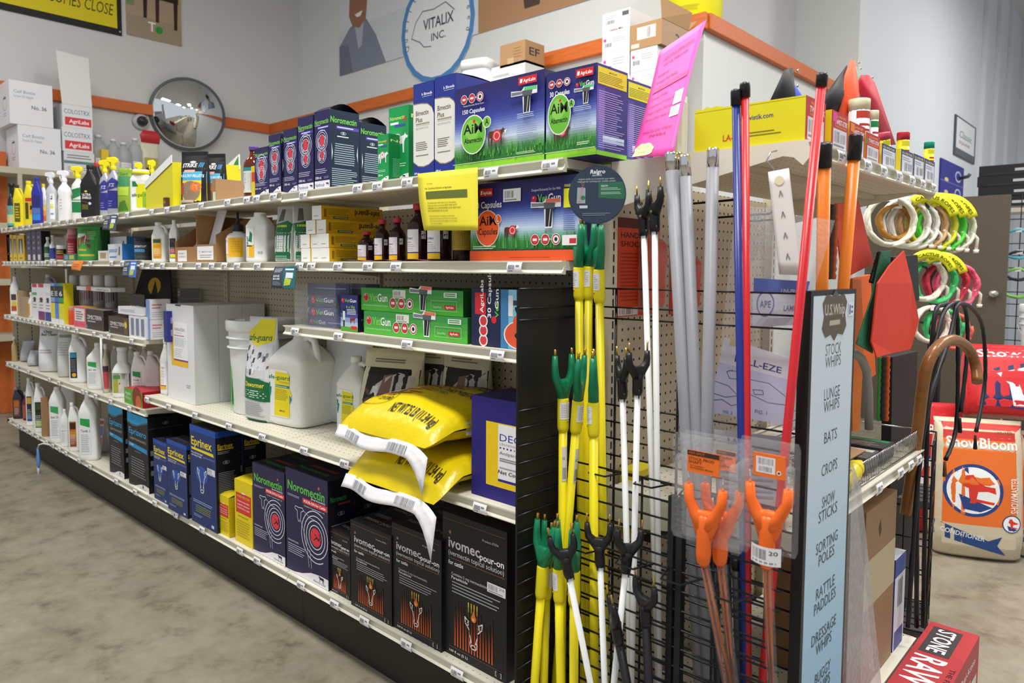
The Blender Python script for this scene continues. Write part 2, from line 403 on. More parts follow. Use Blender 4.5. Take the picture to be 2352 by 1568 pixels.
# ================================================================== end unit facing right
endu = thing('end_shelving', 'beige pegboard end unit with a top shelf of paint sticks, facing right', 'shelving', (0, 0, 0))
EY0, EY1, EX, EZ = .10, 1.012, .475, 1.489
PEGE = pegmat('pegboard_end', '#c2b79d', 1, 2, .0254, .0036)
G().box(.002, EY0+.03, .12, .010, EY1-.03, 1.46, PEGE).build('pegboard_panel', endu)
for y in (EY0, EY1-.03):
    g = G().box(.0, y, .0, .034, y+.03, 1.485, BEIGE2); z = .25
    while z < 1.45: g.box(.0341, y+.013, z, .0347, y+.018, z+.017, '#15120f'); z += .0254
    g.build('upright_post', endu)
G().box(.0, EY0+.03, .0, .03, EY1-.03, .119, KICK).build('kick_plate', endu)
def eshelf(z, us, y0, tall):
    g = G(); pr = [(EX+(-a), b) for a, b in lipprof(z)]
    g.prism(pr, y0+.002, EY1-.002, BEIGE, ax=1)
    g.box(.036, y0+.004, z-.022, EX-.0121, EY1-.004, z-.001, SHMAT)
    for y in (y0, EY1-.003): g.prism([(.036, z), (EX-.004, z), (EX+.002, z-.03), (EX-.012, z-.046), (EX-.03, z-.03), (EX-.05, z-.026), (.036, z-tall)], y, y+.003, BEIGE, ax=1)
    g.prism([(EX-.17, z-.0225), (EX-.15, z-.0225), (EX-.15, z-.034), (EX-.17, z-.034)], y0+.01, EY1-.01, BEIGE2, ax=1)
    o = g.build('shelf', endu)
    for u in us:
        y = yat(u, EX, z-.015)
        if y0+.02 < y < EY1-.02: pricetag(o, EX, y, z, 1)
    return o
_pr = lipprof
eshelf(EZ, [1857, 1925, 1985, 2022, 2058, 2088, 2113, 2138], EY0, .105)
eshelf(.748, [2013, 2062, 2086, 2105], EY0, .09)
eshelf(.20, [], EY0, .08)
# ================================================================== builders for goods
def hmax(zs, x, h):
    """keep goods under the shelf above"""
    for z, lim in ((ZB, (Z4 if x > SEC[2]-.02 else ZL4)), (Z4, Z2 if x < SEC[3] else ZV), (ZL4, ZL3), (ZL3, Z2L), (ZV, Z2), (Z2, ZTOP), (Z2L, ZTOPL)):
        if abs(zs-z) < 1e-6: return min(h, lim-.034-zs)
    return h
def terp(secs, z):
    if z <= secs[0][0]: return secs[0]
    for a, b in zip(secs, secs[1:]):
        if z <= b[0]:
            t = (z-a[0])/max(1e-6, b[0]-a[0]); A = list(a)+[0]*(6-len(a)); B = list(b)+[0]*(6-len(b))
            return [p+(q-p)*t for p, q in zip(A, B)]
    return secs[-1]
def lp(secs, x0, x1, z0, z1, seg=8):
    """print on the front of a lofted body"""
    def fn(a, b, L):
        z = z0+b; x = x0+a; q = terp(secs, z); hw, hd, e = q[1:4]; dx = q[4] if len(q) > 4 else 0; dy = q[5] if len(q) > 5 else 0
        k = min(1, abs((x-dx)/hw)); return (x, dy-hd*(1-k**e)**(1/e)-L-.0008, z)
    return P(x1-x0, z1-z0, fn, seg)
def cp(r, z0, z1, a0=-70, a1=70, seg=10):
    """print round a cylinder; angles from the front, degrees"""
    A0, A1 = math.radians(a0), math.radians(a1); W = r*(A1-A0)
    def fn(a, b, L):
        t = A0+a/r; return ((r+L+.0005)*math.sin(t), -(r+L+.0005)*math.cos(t), z0+b)
    return P(W, z1-z0, fn, seg)
def carton(name, label, ul, ur, vt, zs, y, d, col, cat='box', group=None, tot=False, vl=None, side_c=None, top_c=None, lid=0, h=None, w=None, rz=0, mat_r=.45, loc=None):
    if loc is None:
        x0 = xat(ul, y, zs); x1 = xat(ur, y+d if tot else y, zs) if w is None else x0+w
        if x1-x0 < .02: x1 = x0+.03
        if h is None: h = hmax(zs, x0, zat(vt, x0, y)-zs)
        w = x1-x0; x0 = max(x0, SEC[0]+.004); loc = (x0, y, zs)
    t = thing(name, label, cat, loc, rz, group)
    g = G(); a, b, c_ = M(col, mat_r), M(side_c or col, mat_r), M(top_c or side_c or col, mat_r)
    g.add([(0,0,0),(w,0,0),(w,d,0),(0,d,0),(0,0,h),(w,0,h),(w,d,h),(0,d,h)], [(0,1,5,4)], a)
    g.add([(0,0,0),(w,0,0),(w,d,0),(0,d,0),(0,0,h),(w,0,h),(w,d,h),(0,d,h)], [(1,2,6,5),(2,3,7,6),(3,0,4,7),(0,3,2,1)], b)
    if lid:   # lid flap bowed upwards
        n = 6; vs = []
        for i in range(n+1):
            q = i/n; z = h+.0005+lid*math.sin(pi*q); vs += [(0.001, d*q, z), (w-.001, d*q, z)]
        g.add(vs, [(2*i, 2*i+1, 2*i+3, 2*i+2) for i in range(n)], c_, True)
        g.add([(0,0,h),(w,0,h),(w,d,h),(0,d,h)], [(0,1,2,3)], M('#0d0c10'))
    else:
        g.add([(0,0,h),(w,0,h),(w,d,h),(0,d,h)], [(0,1,2,3)], c_)
    g.build('carton_body', t)
    t['dims'] = (w, h, d)
    return t, w, h, d
def yz(u, v, z): return on(u, v, 2, z).y
def cowhead(p, u, v, s, c, t=.0022):
    """outline of a horned cow head, s = height as fraction of face height"""
    r = p.h/p.w; k = lambda pts: [(u+a*s*r, v+b*s) for a, b in pts]
    for sg in (-1, 1):
        p.line(k([(sg*.42, .5), (sg*.40, .30), (sg*.22, .12), (sg*.14, -.2), (sg*.17, -.38), (sg*.1, -.5)]), t, c)
        p.line(k([(sg*.42, .5), (sg*.30, .42), (sg*.22, .40), (sg*.30, .32), (sg*.23, .3), (sg*.31, .22), (sg*.22, .12)]), t, c)
        p.line(k([(sg*.17, -.05), (sg*.22, .1), (sg*.10, -.3)]), t*.8, c)
    p.line(k([(-.1, -.5), (.1, -.5), (.13, -.4), (0, -.36), (-.13, -.4)]), t, c, True)
def beast(p, u, v, s, c, flip=1, line=None):
    """standing cow silhouette; s = body length as fraction of face width"""
    r = p.w/p.h*s; pts = [(-.5, .28), (-.44, .36), (.1, .36), (.3, .40), (.36, .50), (.40, .42), (.52, .34), (.5, .26), (.38, .24), (.3, .08), (.3, -.4), (.22, -.4), (.2, .02), (-.22, 0), (-.26, -.4), (-.34, -.4), (-.36, .0), (-.42, .02), (-.44, -.4), (-.5, -.4), (-.52, .1)]
    q = [(u+flip*a*s, v+b*r*.8) for a, b in pts]
    if line: p.line(q, line, c, True)
    else: p.poly(q if flip > 0 else q[::-1], c)
def target(p, u, v, r, n=3, c='#f0f0f4', mid='#d8343c'):
    for i in range(n): p.ring(u, v, r*(1-i*.22), r*.06, c)
    p.circ(u, v, r*.36, mid, ry=r*.55*p.w/p.h)
def agri(p, u, v, w, h):
    p.rect(u, v, u+w, v+h, '#d2232e'); p.poly([(u+.08*w, v+.25*h), (u+.2*w, v+.25*h), (u+.24*w, v+.75*h), (u+.1*w, v+.75*h)], '#ffffff')
    p.text('AgriLabs', u+.27*w, v+.27*h, h*.42, '#ffffff', w=w*.66, bold=.02)
def vetgun(p, u, v, h, w):
    p.circ(u+.09*w, v+h*.45, .09*w, '#d9262c'); p.ring(u+.09*w, v+h*.45, .05*w, .012*w, '#8c1116'); p.circ(u+.07*w, v+h*.62, .025*w, '#f2a0a0')
    p.text('Vet', u+.21*w, v, h, '#6fc843', w=.33*w, bold=.03); p.text('Gun', u+.56*w, v, h, '#f5f5f8', w=.42*w, bold=.035)
def gun(p, u, v, w, acc='#e8735a'):
    r = p.w/p.h*w; k = lambda pts: [(u+a*w, v+b*r) for a, b in pts]
    p.poly(k([(-.02, .36), (1.02, .34), (1.02, .56), (.5, .58), (.4, .48), (-.02, .52)]), '#eceef2')
    p.poly(k([(.44, .4), (.76, .4), (.74, -.2), (.48, -.2)]), '#eceef2')
    p.poly(k([(0, .38), (.5, .38), (.5, .46), (0, .48)]), '#7d8086'); p.poly(k([(.44, .3), (.8, .3), (.84, .46), (.44, .48)]), '#5b5d63')
    p.poly(k([(.5, -.16), (.6, -.16), (.66, .32), (.5, .32)]), '#26272b'); p.poly(k([(.62, -.16), (.7, -.16), (.76, .32), (.68, .32)]), '#26272b')
    p.poly(k([(.5, .48), (1, .46), (1, .56), (.52, .57)]), acc)
def triple(p, u, v, w):
    for i in range(3):
        x = u+w*(.16+.34*i); p.circ(x, v, .14*w, '#f4f1f2'); p.circ(x, v, .115*w, '#d23b40' if i < 2 else '#f1eef0'); p.ring(x, v, .125*w, .03*w, '#b42b30')
        if i < 2: p.rect(x-.07*w, v-.03*w*p.w/p.h, x+.07*w, v+.03*w*p.w/p.h, '#f4e9ea')
        else: p.circ(x, v, .05*w, '#202226')
    p.text('+', u+.3*w, v-.03*w*p.w/p.h, .07*w*p.w/p.h, '#ffffff'); p.text('=', u+.64*w, v-.03*w*p.w/p.h, .07*w*p.w/p.h, '#ffffff')
def eye(p, u, v, s, c):
    p.ring(u, v, s, s*.13, c, ry=s*.5*p.w/p.h); p.ring(u, v, s*.4, s*.14, c); p.circ(u, v, s*.15, c)
def dim(t): return t['dims']
# ------------------------------------------------------------------ bottle kinds
def place(u, zs, y, wpx, vt):
    x = xat(u, y, zs); w = wpx*dep((x, y, zs))/F; x = max(x, SEC[0]+w/2+.004); h = hmax(zs, x, zat(vt, x, y)-zs)
    return x, w, h
def jug(name, label, u, wpx, vt, zs, y, col='#e9eae8', lab=None, rz=.75, cap='#eceeec', handle=True, d=.62, group=None, cat='jug', e=5.5, neck=.17, sh=.66, cap_u=-.3, mt=None):
    """oblong plastic jug; lab(P) prints the front label"""
    x, w, h = place(u, zs, y, wpx, vt); c = abs(math.cos(rz))*1+abs(math.sin(rz))*d; w = w/c if rz else w
    t = thing(name, label, cat, (x, y+w*d*.5, zs), rz, group); mt = mt or M(col, .32)
    hw, hd = w/2, w*d/2; hn = w*neck
    secs = [(0, hw*.90, hd*.88, 4), (h*.02, hw*.98, hd*.97, e), (h*.06, hw, hd, e), (h*.075, hw*.985, hd*.98, e), (h*.5, hw*.985, hd*.98, e), (h*(sh-.02), hw*.985, hd*.98, e), (h*sh, hw, hd, e), (h*(sh+.05), hw*.96, hd*.95, 4),
            (h*(sh+.13), hw*.78, hd*.8, 3.2), (h*(sh+.2), hw*.5, hd*.62, 2.4), (h*(sh+.25), hn*1.15, hn*1.15, 2), (h*.94, hn, hn, 2)] if not handle else \
           [(0, hw*.90, hd*.88, 4), (h*.02, hw*.98, hd*.97, e), (h*.06, hw, hd, e), (h*.075, hw*.985, hd*.98, e), (h*.5, hw*.985, hd*.98, e), (h*(sh-.02), hw*.985, hd*.98, e), (h*sh, hw, hd, e), (h*(sh+.05), hw*.95, hd*.95, 4),
            (h*(sh+.14), hw*.66, hd*.82, 3, hw*cap_u*.6), (h*(sh+.22), hn*1.3, hn*1.3, 2, hw*cap_u), (h*.94, hn, hn, 2, hw*cap_u)]
    g = G(); g.loft(secs, mt); body = g.build('bottle_body', t)
    cx = hw*cap_u if handle else 0
    g = G(); g.lathe([(hn*1.12, h*.925), (hn*1.18, h*.935), (hn*1.18, h*.99), (hn*1.05, h)], M(cap, .35), (cx, 0, 0), 18); g.build('screw_cap', t)
    if handle:
        g = G(); g.tube([(cx+hn*.9, 0, h*.9), (cx+hw*.5, 0, h*.915), (hw*.55, 0, h*.88), (hw*.8, 0, h*(sh+.12)), (hw*.86, 0, h*(sh+.02))], [hd*.24, hd*.26, hd*.28, hd*.3, hd*.34], mt, 10); g.build('handle', t)
    if lab:
        p = lp(secs, -hw*.8, hw*.8, h*.1, h*(sh-.04)); lab(p); p.done(t)
    return t
def spray(name, label, u, wpx, vt, zs, y, col, head, lab=None, rz=.8, group=None, metal=0, d=.6):
    x, w, h = place(u, zs, y, wpx, vt); t = thing(name, label, 'bottle', (x, y+w*.35, zs), rz, group)
    hw, hd = w/2*.9, w*d/2; secs = [(0, hw*.9, hd*.9, 3), (h*.02, hw, hd, 3), (h*.36, hw*.98, hd*.98, 3), (h*.5, hw*.86, hd*.9, 2.8), (h*.58, hw, hd, 3), (h*.66, hw*.85, hd*.85, 2.6), (h*.74, hw*.36, hw*.36, 2), (h*.79, hw*.34, hw*.34, 2)]
    G().loft(secs, M(col, .3, metal)).build('bottle_body', t)
    m = M(head, .35); g = G(); g.lathe([(hw*.42, h*.77), (hw*.42, h*.83), (hw*.3, h*.85)], m, n=14)
    g.prism([(-hw*1.05, h*.93), (-hw*.95, h*.985), (hw*.3, h), (hw*.75, h*.96), (hw*.7, h*.9), (hw*.3, h*.88), (hw*.28, h*.84), (-hw*.28, h*.84), (-hw*.3, h*.9), (-hw*.95, h*.915)], -hw*.28, hw*.28, m, ax=1)
    g.build('trigger_head', t, bevel=.003)
    G().tube([(-hw*.55, 0, h*.91), (-hw*.62, 0, h*.86), (-hw*.45, 0, h*.79)], hw*.13, m, 8).build('trigger', t)
    if lab: p = lp(secs, -hw*.85, hw*.85, h*.05, h*.64); lab(p); p.done(t)
    return t
def lathe_bottle(name, label, u, wpx, vt, zs, y, col, prof, cap, caphex, lab=None, rz=.6, group=None, cat='bottle', r_=.3, kind='', tr=0, lz=(.08, .55), la=(-75, 75), mt=None):
    """prof: (radius fraction, height fraction); cap the same"""
    x, w, h = place(u, zs, y, wpx, vt); R = w/2; t = thing(name, label, cat, (x, y+R, zs), rz, group)
    G().lathe([(a*R, b*h) for a, b in prof], mt or M(col, r_, 0, tr, kind), n=24).build('bottle_body', t)
    G().lathe([(a*R, b*h) for a, b in cap], M(caphex, .35), n=20).build('cap', t, bevel=.0006)
    if lab: p = cp(R*max(a for a, b in prof), lz[0]*h, lz[1]*h, *la); lab(p); p.done(t)
    return t
VIAL = [(.95, 0), (1, .02), (1, .56), (.97, .62), (.8, .7), (.45, .77), (.36, .8), (.36, .9)]; VIALCAP = [(.46, .885), (.5, .9), (.5, .985), (.46, 1)]
CAN = [(.94, 0), (1, .015), (1, .74), (.97, .78), (.8, .8)]; CANCAP = [(.96, .79), (.98, .8), (.98, .97), (.9, 1)]
def pouch(name, label, u, wpx, vt, zs, y, col, d=.07, rz=.5, lab=None, group=None, cat='bag', tilt=0, w=None, h=None, loc=None, kind='crinkle'):
    if loc is None:
        x, w0, h0 = place(u, zs, y, wpx, vt); w = w or w0/max(.4, math.cos(.2)); h = h or h0; loc = (x, y+d/2, zs)
    t = thing(name, label, cat, loc, 0, group, rot=(tilt, 0, rz))
    hw, hd = w/2, d/2
    secs = [(0, hw*.93, hd*.75, 3), (h*.03, hw*.97, hd, 3), (h*.25, hw*.985, hd*1.05, 2.6), (h*.5, hw, hd*.95, 2.4), (h*.72, hw, hd*.6, 2.2), (h*.88, hw, hd*.2, 2), (h*.93, hw, .0022, 2.5), (h, hw, .0018, 2.5)]
    G().loft(secs, M(col, .28, kind=kind), n=28).build('pouch', t)
    if lab: p = lp(secs, -hw*.96, hw*.96, 0, h, 6); lab(p); p.done(t)
    return t
# ================================================================== BASE SHELF, right to left
def ivomec(p, big=1):
    p.line([(.03, .955), (.97, .955)], .0012, '#8a5a3e'); p.text('Product 67656', .64, .885, .016, '#d8d8da', w=.24, bold=0)
    p.text('ivomec', .10, .765, .072, '#d9cfd2', w=.5, bold=.02); p.circ(.125, .868, .02, '#a8745c')
    p.text('pour-on', .60, .755, .045, '#ffffff', w=.36, bold=.045); p.text('(ivermectin topical solution)', .10, .71, .036, '#e4e4e6', w=.86, bold=-.004)
    p.line([(.10, .69), (.97, .69)], .0012, '#a0643c'); p.text('for cattle', .10, .645, .03, '#f0f0f0', w=.24, bold=.03)
    p.text('Contains 5 mg ivermectin/mL', .15, .575, .02, '#c4c4c8', w=.58); p.text('Parasiticide', .15, .548, .02, '#e2e2e4', w=.26, bold=.03)
    p.lines(.16, .45, .92, .54, 4, '#a9a9ae', .34); 
    for i in range(14):
        u = .20+i*.045; p.grad(u, .08, u+.018, .36+.05*math.sin(i), ['#e06a35', '#d55a2c', '#c04a24', '#8a3418', '#4a2012', '#26180f'])
    for i in range(4): u = .42+i*.045; p.grad(u, .33, u+.018, .43, ['#4a3d12', '#a88d26', '#d8b53a'])
    p.circ(.51, .33, .04, '#e8792f'); p.poly([(.475, .335), (.545, .335), (.51, .39)], '#e8792f'); p.circ(.505, .325, .018, '#f6b766')
    cowhead(p, .51, .22, .20, '#f4f0ee', .0032*big); p.line([(.12, .065), (.95, .065)], .001, '#8a5a3e')
    p.text('169 fl oz (5 L)', .12, .028, .017, '#e8e8ea', w=.30); p.rect(.84, .018, .94, .055, '#9a9aa0'); p.circ(.89, .036, .035, '#1c1b1f')
def ivo_top(p): p.text('ivomec pour-on', .1, .35, .2, '#9a8d86', w=.8); p.lines(.1, .7, .5, .9, 3, '#77737a')
IV = [((1017, 1492), (1163, 1558), 1172, 'widest black carton with orange stripes, against the black wire rack panel'),
      ((901, 1436.6), (1014, 1487), 1198, 'black carton with orange stripes, second from the black rack panel'),
      ((806.4, 1387.6), (900, 1430.5), 1192, 'black carton with orange stripes, third from the black rack panel'),
      ((757.8, 1354), (805, 1378), 1211.6, 'shortest and narrowest black carton with orange stripes, beside the navy cartons')]
for i, (bl, br, vt, lb) in enumerate(IV):
    y = yz(*bl, ZB); d = .15 if i == 0 else .105
    t, w, h, d = carton('pour_on_carton', lb, bl[0], br[0], vt, ZB, y, d, '#1a191c', group='black pour-on cartons on the base shelf', side_c='#151417', top_c='#1d1b1f')
    p = front(w, h); ivomec(p, h/.4)
    if i == 0: p.sticker(.72, .565, .99, .63, txt='215')
    p.done(t); p = top(w, d, h); ivo_top(p); p.done(t, 'top_print')
    if i:
        c = copy_tree(t); c.location.y += d+.004; c['label'] = ['', 'black carton standing directly behind the second black carton from the rack', 'black carton standing directly behind the third black carton from the rack', 'small black carton behind the shortest black striped carton'][i]
        c2 = copy_tree(t); c2.location.y += 2*(d+.004); c2['label'] = ['', 'rearmost black carton in the row second from the rack panel', 'rearmost black carton in the row third from the rack panel', 'rearmost small black carton beside the navy cartons'][i]
def noro(p):
    p.text('Noromectin', .05, .80, .085, '#63c24a', w=.88, bold=.022, shear=.05); p.circ(.80, .905, .02, '#e0525a'); p.text('(ivermectin)', .62, .775, .02, '#e9e9f4', w=.32)
    p.rect(.42, .715, .99, .765, '#dc3b42'); p.text('POUR-ON for Cattle', .45, .728, .024, '#ffffff', w=.5, bold=.02); p.text('Contains 5 mg ivermectin / mL', .45, .69, .014, '#d9d8e6', w=.48)
    p.lines(.05, .735, .38, .76, 2, '#9d9bc0')
    for i, r in enumerate((.34, .28, .22, .16)): p.ring(.72, .44, r, .012, '#e6e6f2', 60 if i == 0 else 0, 300 if i == 0 else 360)
    p.circ(.72, .44, .12, '#dd3a44'); p.line([(.68, .41), (.74, .44), (.78, .42), (.82, .45), (.8, .48)], .004, '#3a1420'); p.line([(.70, .47), (.84, .41)], .003, '#3a1420')
    k = [(.24, .66), (.33, .655), (.42, .665), (.44, .64), (.38, .62), (.37, .56), (.345, .525), (.31, .525), (.29, .57), (.29, .62), (.23, .635)]
    p.line(k, .0022, '#e6e6f2', True); p.line([(.44, .645), (.6, .60), (.7, .60)], .0018, '#cfcfe0'); p.line([(.37, .54), (.5, .38), (.54, .22), (.56, .13)], .0018, '#cfcfe0'); p.line([(.58, .3), (.62, .13)], .0018, '#cfcfe0')
    p.text('PARASITICIDE', .05, .30, .014, '#d9d8e6', w=.26); p.lines(.05, .185, .5, .285, 5, '#b9b8d2', .35)
    p.poly([(0, 0), (1, 0), (1, .10), (.8, .10), (.6, .085), (.4, .04), (.2, .015), (0, .01)], '#f3f2f8'); p.text('Norbrook', .66, .02, .022, '#33306a', w=.28, shear=.15); beast(p, .84, .065, .12, '#17161f', -1)
def noro_side(p):
    p.text('Noromectin', .1, .8, .05, '#2f8a3a', w=.6, shear=.05); p.rect(.4, .76, .85, .78, '#7a2a34'); eye(p, .5, .68, .14, '#8d93a0'); p.lines(.12, .2, .9, .6, 14, '#6f7788', .34)
for bl, br, vt, lb, dd in (((659, 1305), (755, 1353), 1071, 'large navy carton with green lettering, left of the black striped cartons', .10), ((583, 1262), (656, 1299), 1059.7, 'smaller navy carton with green lettering, right of the yellow cartons', .10)):
    y = yz(*bl, ZB); t, w, h, d = carton('pour_on_carton', lb, bl[0], br[0], vt, ZB, y, dd, '#27234a', side_c='#141320', top_c='#1b1930', group='navy pour-on cartons on the base shelf')
    p = front(w, h); noro(p); p.done(t); p = side(d, h, w); noro_side(p); p.done(t, 'side_print')
    p = top(w, d, h); p.text('Noromectin', .1, .3, .22, '#2f8a3a', w=.7); p.rect(.2, .65, .8, .8, '#8a3640'); p.done(t, 'top_print')
    c = copy_tree(t); c.location.y += d+.005; c['label'] = lb.replace('carton', 'carton at the back, behind the', 1).replace('left of', 'left of') if 0 else ('navy carton at the back, behind the large green-lettered one' if 'large' in lb else 'navy carton at the back, behind the smaller green-lettered one')
for bl, br, vt, lb, dd in (((541, 1239), (581, 1262), 1098, 'taller yellow carton with a red panel, left of the navy cartons', .12), ((503, 1222), (527, 1236), 1133, 'shorter yellow carton with a red panel, in front of the blue cartons', .07)):
    y = yz(*bl, ZB); t, w, h, d = carton('ivermectin_carton', lb, bl[0], br[0], vt, ZB, y, dd, '#ecd012', side_c='#c9ae12', top_c='#d9c01c', group='yellow cartons on the base shelf', lid=.006)
    t.name = 'yellow_carton'; p = front(w, h); p.rect(.08, .48, .94, .80, '#b82a26'); p.rect(.1, .49, .92, .79, '#dd3a34'); p.text('IVERMECTIN', .14, .73, .035, '#f0b63c', w=.72, bold=.02)
    for i, s in enumerate(('Ivermectin', 'topical solution', 'POUR-ON for Cattle')): p.text(s, .16, .66-.055*i, .025, '#fbeeee', w=.68)
    p.circ(.5, .81, .13, '#ededee', ry=.012); p.text('PARASITICIDE', .18, .42, .018, '#6d5e14', w=.6); p.lines(.1, .1, .9, .38, 7, '#a8931c', .22); p.done(t)
    p = side(d, h, w); p.lines(.15, .1, .85, .75, 14, '#96811a', .28); p.done(t, 'side_print'); p = top(w, d, h+.004); p.rect(.25, .3, .75, .7, '#d8706a'); p.done(t, 'top_print')
def eprinex(p):
    p.rect(0, .94, 1, 1, '#1c4fa8'); p.text('Eprinex', .06, .80, .085, '#f2dc1e', w=.80, bold=.03); p.poly([(.06, .775), (.9, .775), (.94, .745), (.06, .752)], '#f2dc1e')
    p.text('Pour-On for Beef', .06, .715, .018, '#eef0f6', w=.44, bold=.02); p.text('and Dairy Cattle', .06, .69, .018, '#eef0f6', w=.40, bold=.02); p.text('(eprinomectin)', .52, .70, .024, '#9aa6cc', w=.44, bold=-.003)
    p.circ(.46, .52, .24, '#2a57ad', ry=.085); cowhead(p, .46, .46, .24, '#f2f4f8', .0035); p.lines(.1, .215, .92, .25, 2, '#9fb3dd', .4)
    p.lines(.2, .12, .8, .2, 4, '#8b9350', .42, .1); p.lines(.1, .07, .5, .1, 2, '#8ea8d8', .4); p.rect(.8, .03, .9, .06, '#cfd8ec')
    p.sticker(.68, .555, .97, .62, '#e6e7ee', 8)
def eprinex_side(p):
    p.rect(0, .94, 1, 1, '#17408f'); p.text('Eprinex', .08, .83, .045, '#c7a820', w=.62, bold=.03); p.rect(.08, .815, .72, .825, '#c7a820'); p.lines(.08, .775, .65, .805, 2, '#8c8f98', .4); eye(p, .42, .69, .14, '#9a9da6')
    p.lines(.1, .33, .86, .6, 16, '#777a84', .38); p.lines(.1, .05, .86, .29, 14, '#777a84', .38)
for bl, br, vt, lb, dd in (((440.4, 1193.6), (499, 1219), 972.6, 'tall blue carton with yellow lettering, beside the yellow cartons', .10), ((386.5, 1166.8), (431.8, 1191.7), 1006, 'short blue carton with yellow lettering, next to the tall blue one', .08), ((355, 1143), (386, 1165), 1006, 'short blue carton with yellow lettering, next to the black cartons', .08)):
    y = yz(*bl, ZB); t, w, h, d = carton('blue_carton', lb, bl[0], br[0], vt, ZB, y, dd, '#1f3470', side_c='#111118', top_c='#1b1c26', group='blue and yellow cartons on the base shelf')
    p = front(w, h); eprinex(p); p.done(t); p = side(d, h, w); eprinex_side(p); p.done(t, 'side_print'); p = top(w, d, h); p.text('Eprinex', .1, .3, .2, '#3c3f58', w=.6); p.done(t, 'top_print')
    if 'tall' in lb[:6]:
        c = copy_tree(t); c.location.y += d+.01; c['label'] = 'blue carton with dark side panel, directly behind the tall blue carton'
def eprizero(p):
    p.poly([(0, 1), (0, .88), (.25, .85), (.5, .86), (.7, .90), (1, .945), (1, 1)], '#22a0d8'); p.line([(0, .87), (.25, .84), (.5, .85), (.7, .89), (1, .935)], .003, '#7d7f88')
    p.rect(0, .855, 1, .86, '#35343c'); p.text('Eprizero', .08, .72, .085, '#3aa5dc', w=.84, bold=.01); p.text('(eprinomectin)', .12, .645, .04, '#b9b9c0', w=.78, bold=-.006)
    p.poly([(.05, .60), (.95, .575), (.95, .515), (.05, .545)], '#2496cc'); p.text('5 mg/mL', .1, .565, .02, '#e9f4fa', w=.2); p.text('Parasiticide', .35, .49, .014, '#a2a2aa', w=.3); p.lines(.15, .15, .9, .42, 8, '#8d8d95', .3)
    p.poly([(.1, 0), (1, 0), (1, .075), (.8, .085), (.6, .07), (.35, .02)], '#ecebee'); p.circ(.72, .05, .03, '#2b2b30'); p.text('Norbrook', .58, .015, .015, '#44444c', w=.3)
for bl, br, vt, lb in (((296.5, 1109), (343, 1130), 944.4, 'black carton with a bright blue corner, right of its twin'), ((252.5, 1082), (286, 1100), 927, 'black carton with a bright blue corner, left of its twin')):
    y = yz(*bl, ZB); t, w, h, d = carton('black_blue_carton', lb, bl[0], br[0], vt, ZB, y, .2, '#1d1c20', side_c='#121114', top_c='#17161a', group='black and blue cartons on the base shelf')
    p = front(w, h); eprizero(p); p.done(t); p = side(d, h, w); p.rect(0, .85, .8, .86, '#3a3950'); eye(p, .4, .915, .07, '#8a8a92'); p.lines(.05, .2, .12, .6, 3, '#77777e'); p.done(t, 'side_print')
# base shelf jugs
def lab_green(txt, c2='#2f9a48', ink='#3b3f44'):
    def f(p): p.rect(.02, 0, .75, 1, '#e6e7e8'); p.poly([(.05, .8), (.7, .72), (.7, .95), (.05, .98)], c2); p.text(txt, .08, .6, .07, ink, w=.6, bold=.02); p.lines(.08, .05, .7, .55, 10, '#a5a8ac', .4)
    return f
def lab_plain(bg, inks, u0=.08, u1=.8, v0=.0, v1=1):
    def f(p):
        p.rect(u0, v0, u1, v1, bg); n = len(inks); w = u1-u0
        for i, c in enumerate(inks): b = v0+(v1-v0)*(i+.1)/n; p.rect(u0+.06*w, b, u1-.06*w, b+(v1-v0)*.75/n, c)
        p.lines(u0+.1*w, v0+.1, u1-.1*w, v0+.5, 6, '#d8d8da', .25)
    return f
JB = dict(zs=ZB, group='jugs of liquid on the base shelf')
jug('white_jug', 'white oblong jug with a green corner label, nearest the propped leaflet', 194, 46, 905, y=yz(196, 1058, ZB), lab=lab_green('Tonik 1'), rz=.85, handle=False, sh=.7, **JB)
jug('white_jug', 'white handled jug with an orange and brown label on the base shelf', 165, 27, 925, y=yz(166, 1037, ZB), lab=lab_plain('#b5651f', ['#8a4416', '#c98330', '#3a2210']), rz=.9, **JB)
jug('white_jug', 'small white bottle with a grey printed label between two base shelf jugs', 145, 18, 940, y=yz(146, 1026, ZB), lab=lab_green('Care 50', '#d9dadc'), rz=.9, handle=False, **JB)
jug('white_jug', 'white oblong jug with bold black heading, second large jug from the leaflet', 124, 36, 889, y=yz(126, 1018, ZB), lab=lab_green('Inter 20', '#3aa04e'), rz=.9, handle=False, sh=.72, **JB)
carton('brown_carton', 'narrow brown carton between white jugs on the base shelf', 96, 112, 912, ZB, yz(97, 1002, ZB), .07, '#a5825c', tot=True)
jug('white_jug', 'white handled jug with a black and lime green label on the base shelf', 86, 27, 880, y=yz(87, 993, ZB), lab=lab_plain('#1c221c', ['#a8bf62', '#2c3a22', '#3c4a2a']), rz=.9, **JB)
jug('white_jug', 'white handled jug with a black and blue label on the base shelf', 66, 20, 868, y=yz(67, 978, ZB), lab=lab_plain('#20242c', ['#33589a', '#28303a', '#c79a3e']), rz=.9, **JB)
lathe_bottle('red_bottle', 'clear bottle of deep red liquid at the far end of the base shelf', 53, 13, 900, ZB, yz(53, 965, ZB), '#7a1f1c', VIAL, VIALCAP, '#c8c8c8', lab=lambda p: p.rect(0, 0, 1, 1, '#a8563a'))
jug('purple_jug', 'dark purple jug with an orange label at the far end of the base shelf', 36, 24, 890, col='#2e2c3c', cap='#8f8fa0', y=yz(37, 962, ZB), lab=lab_plain('#8c4a22', ['#6a3018', '#b06a28']), rz=.9, **JB)
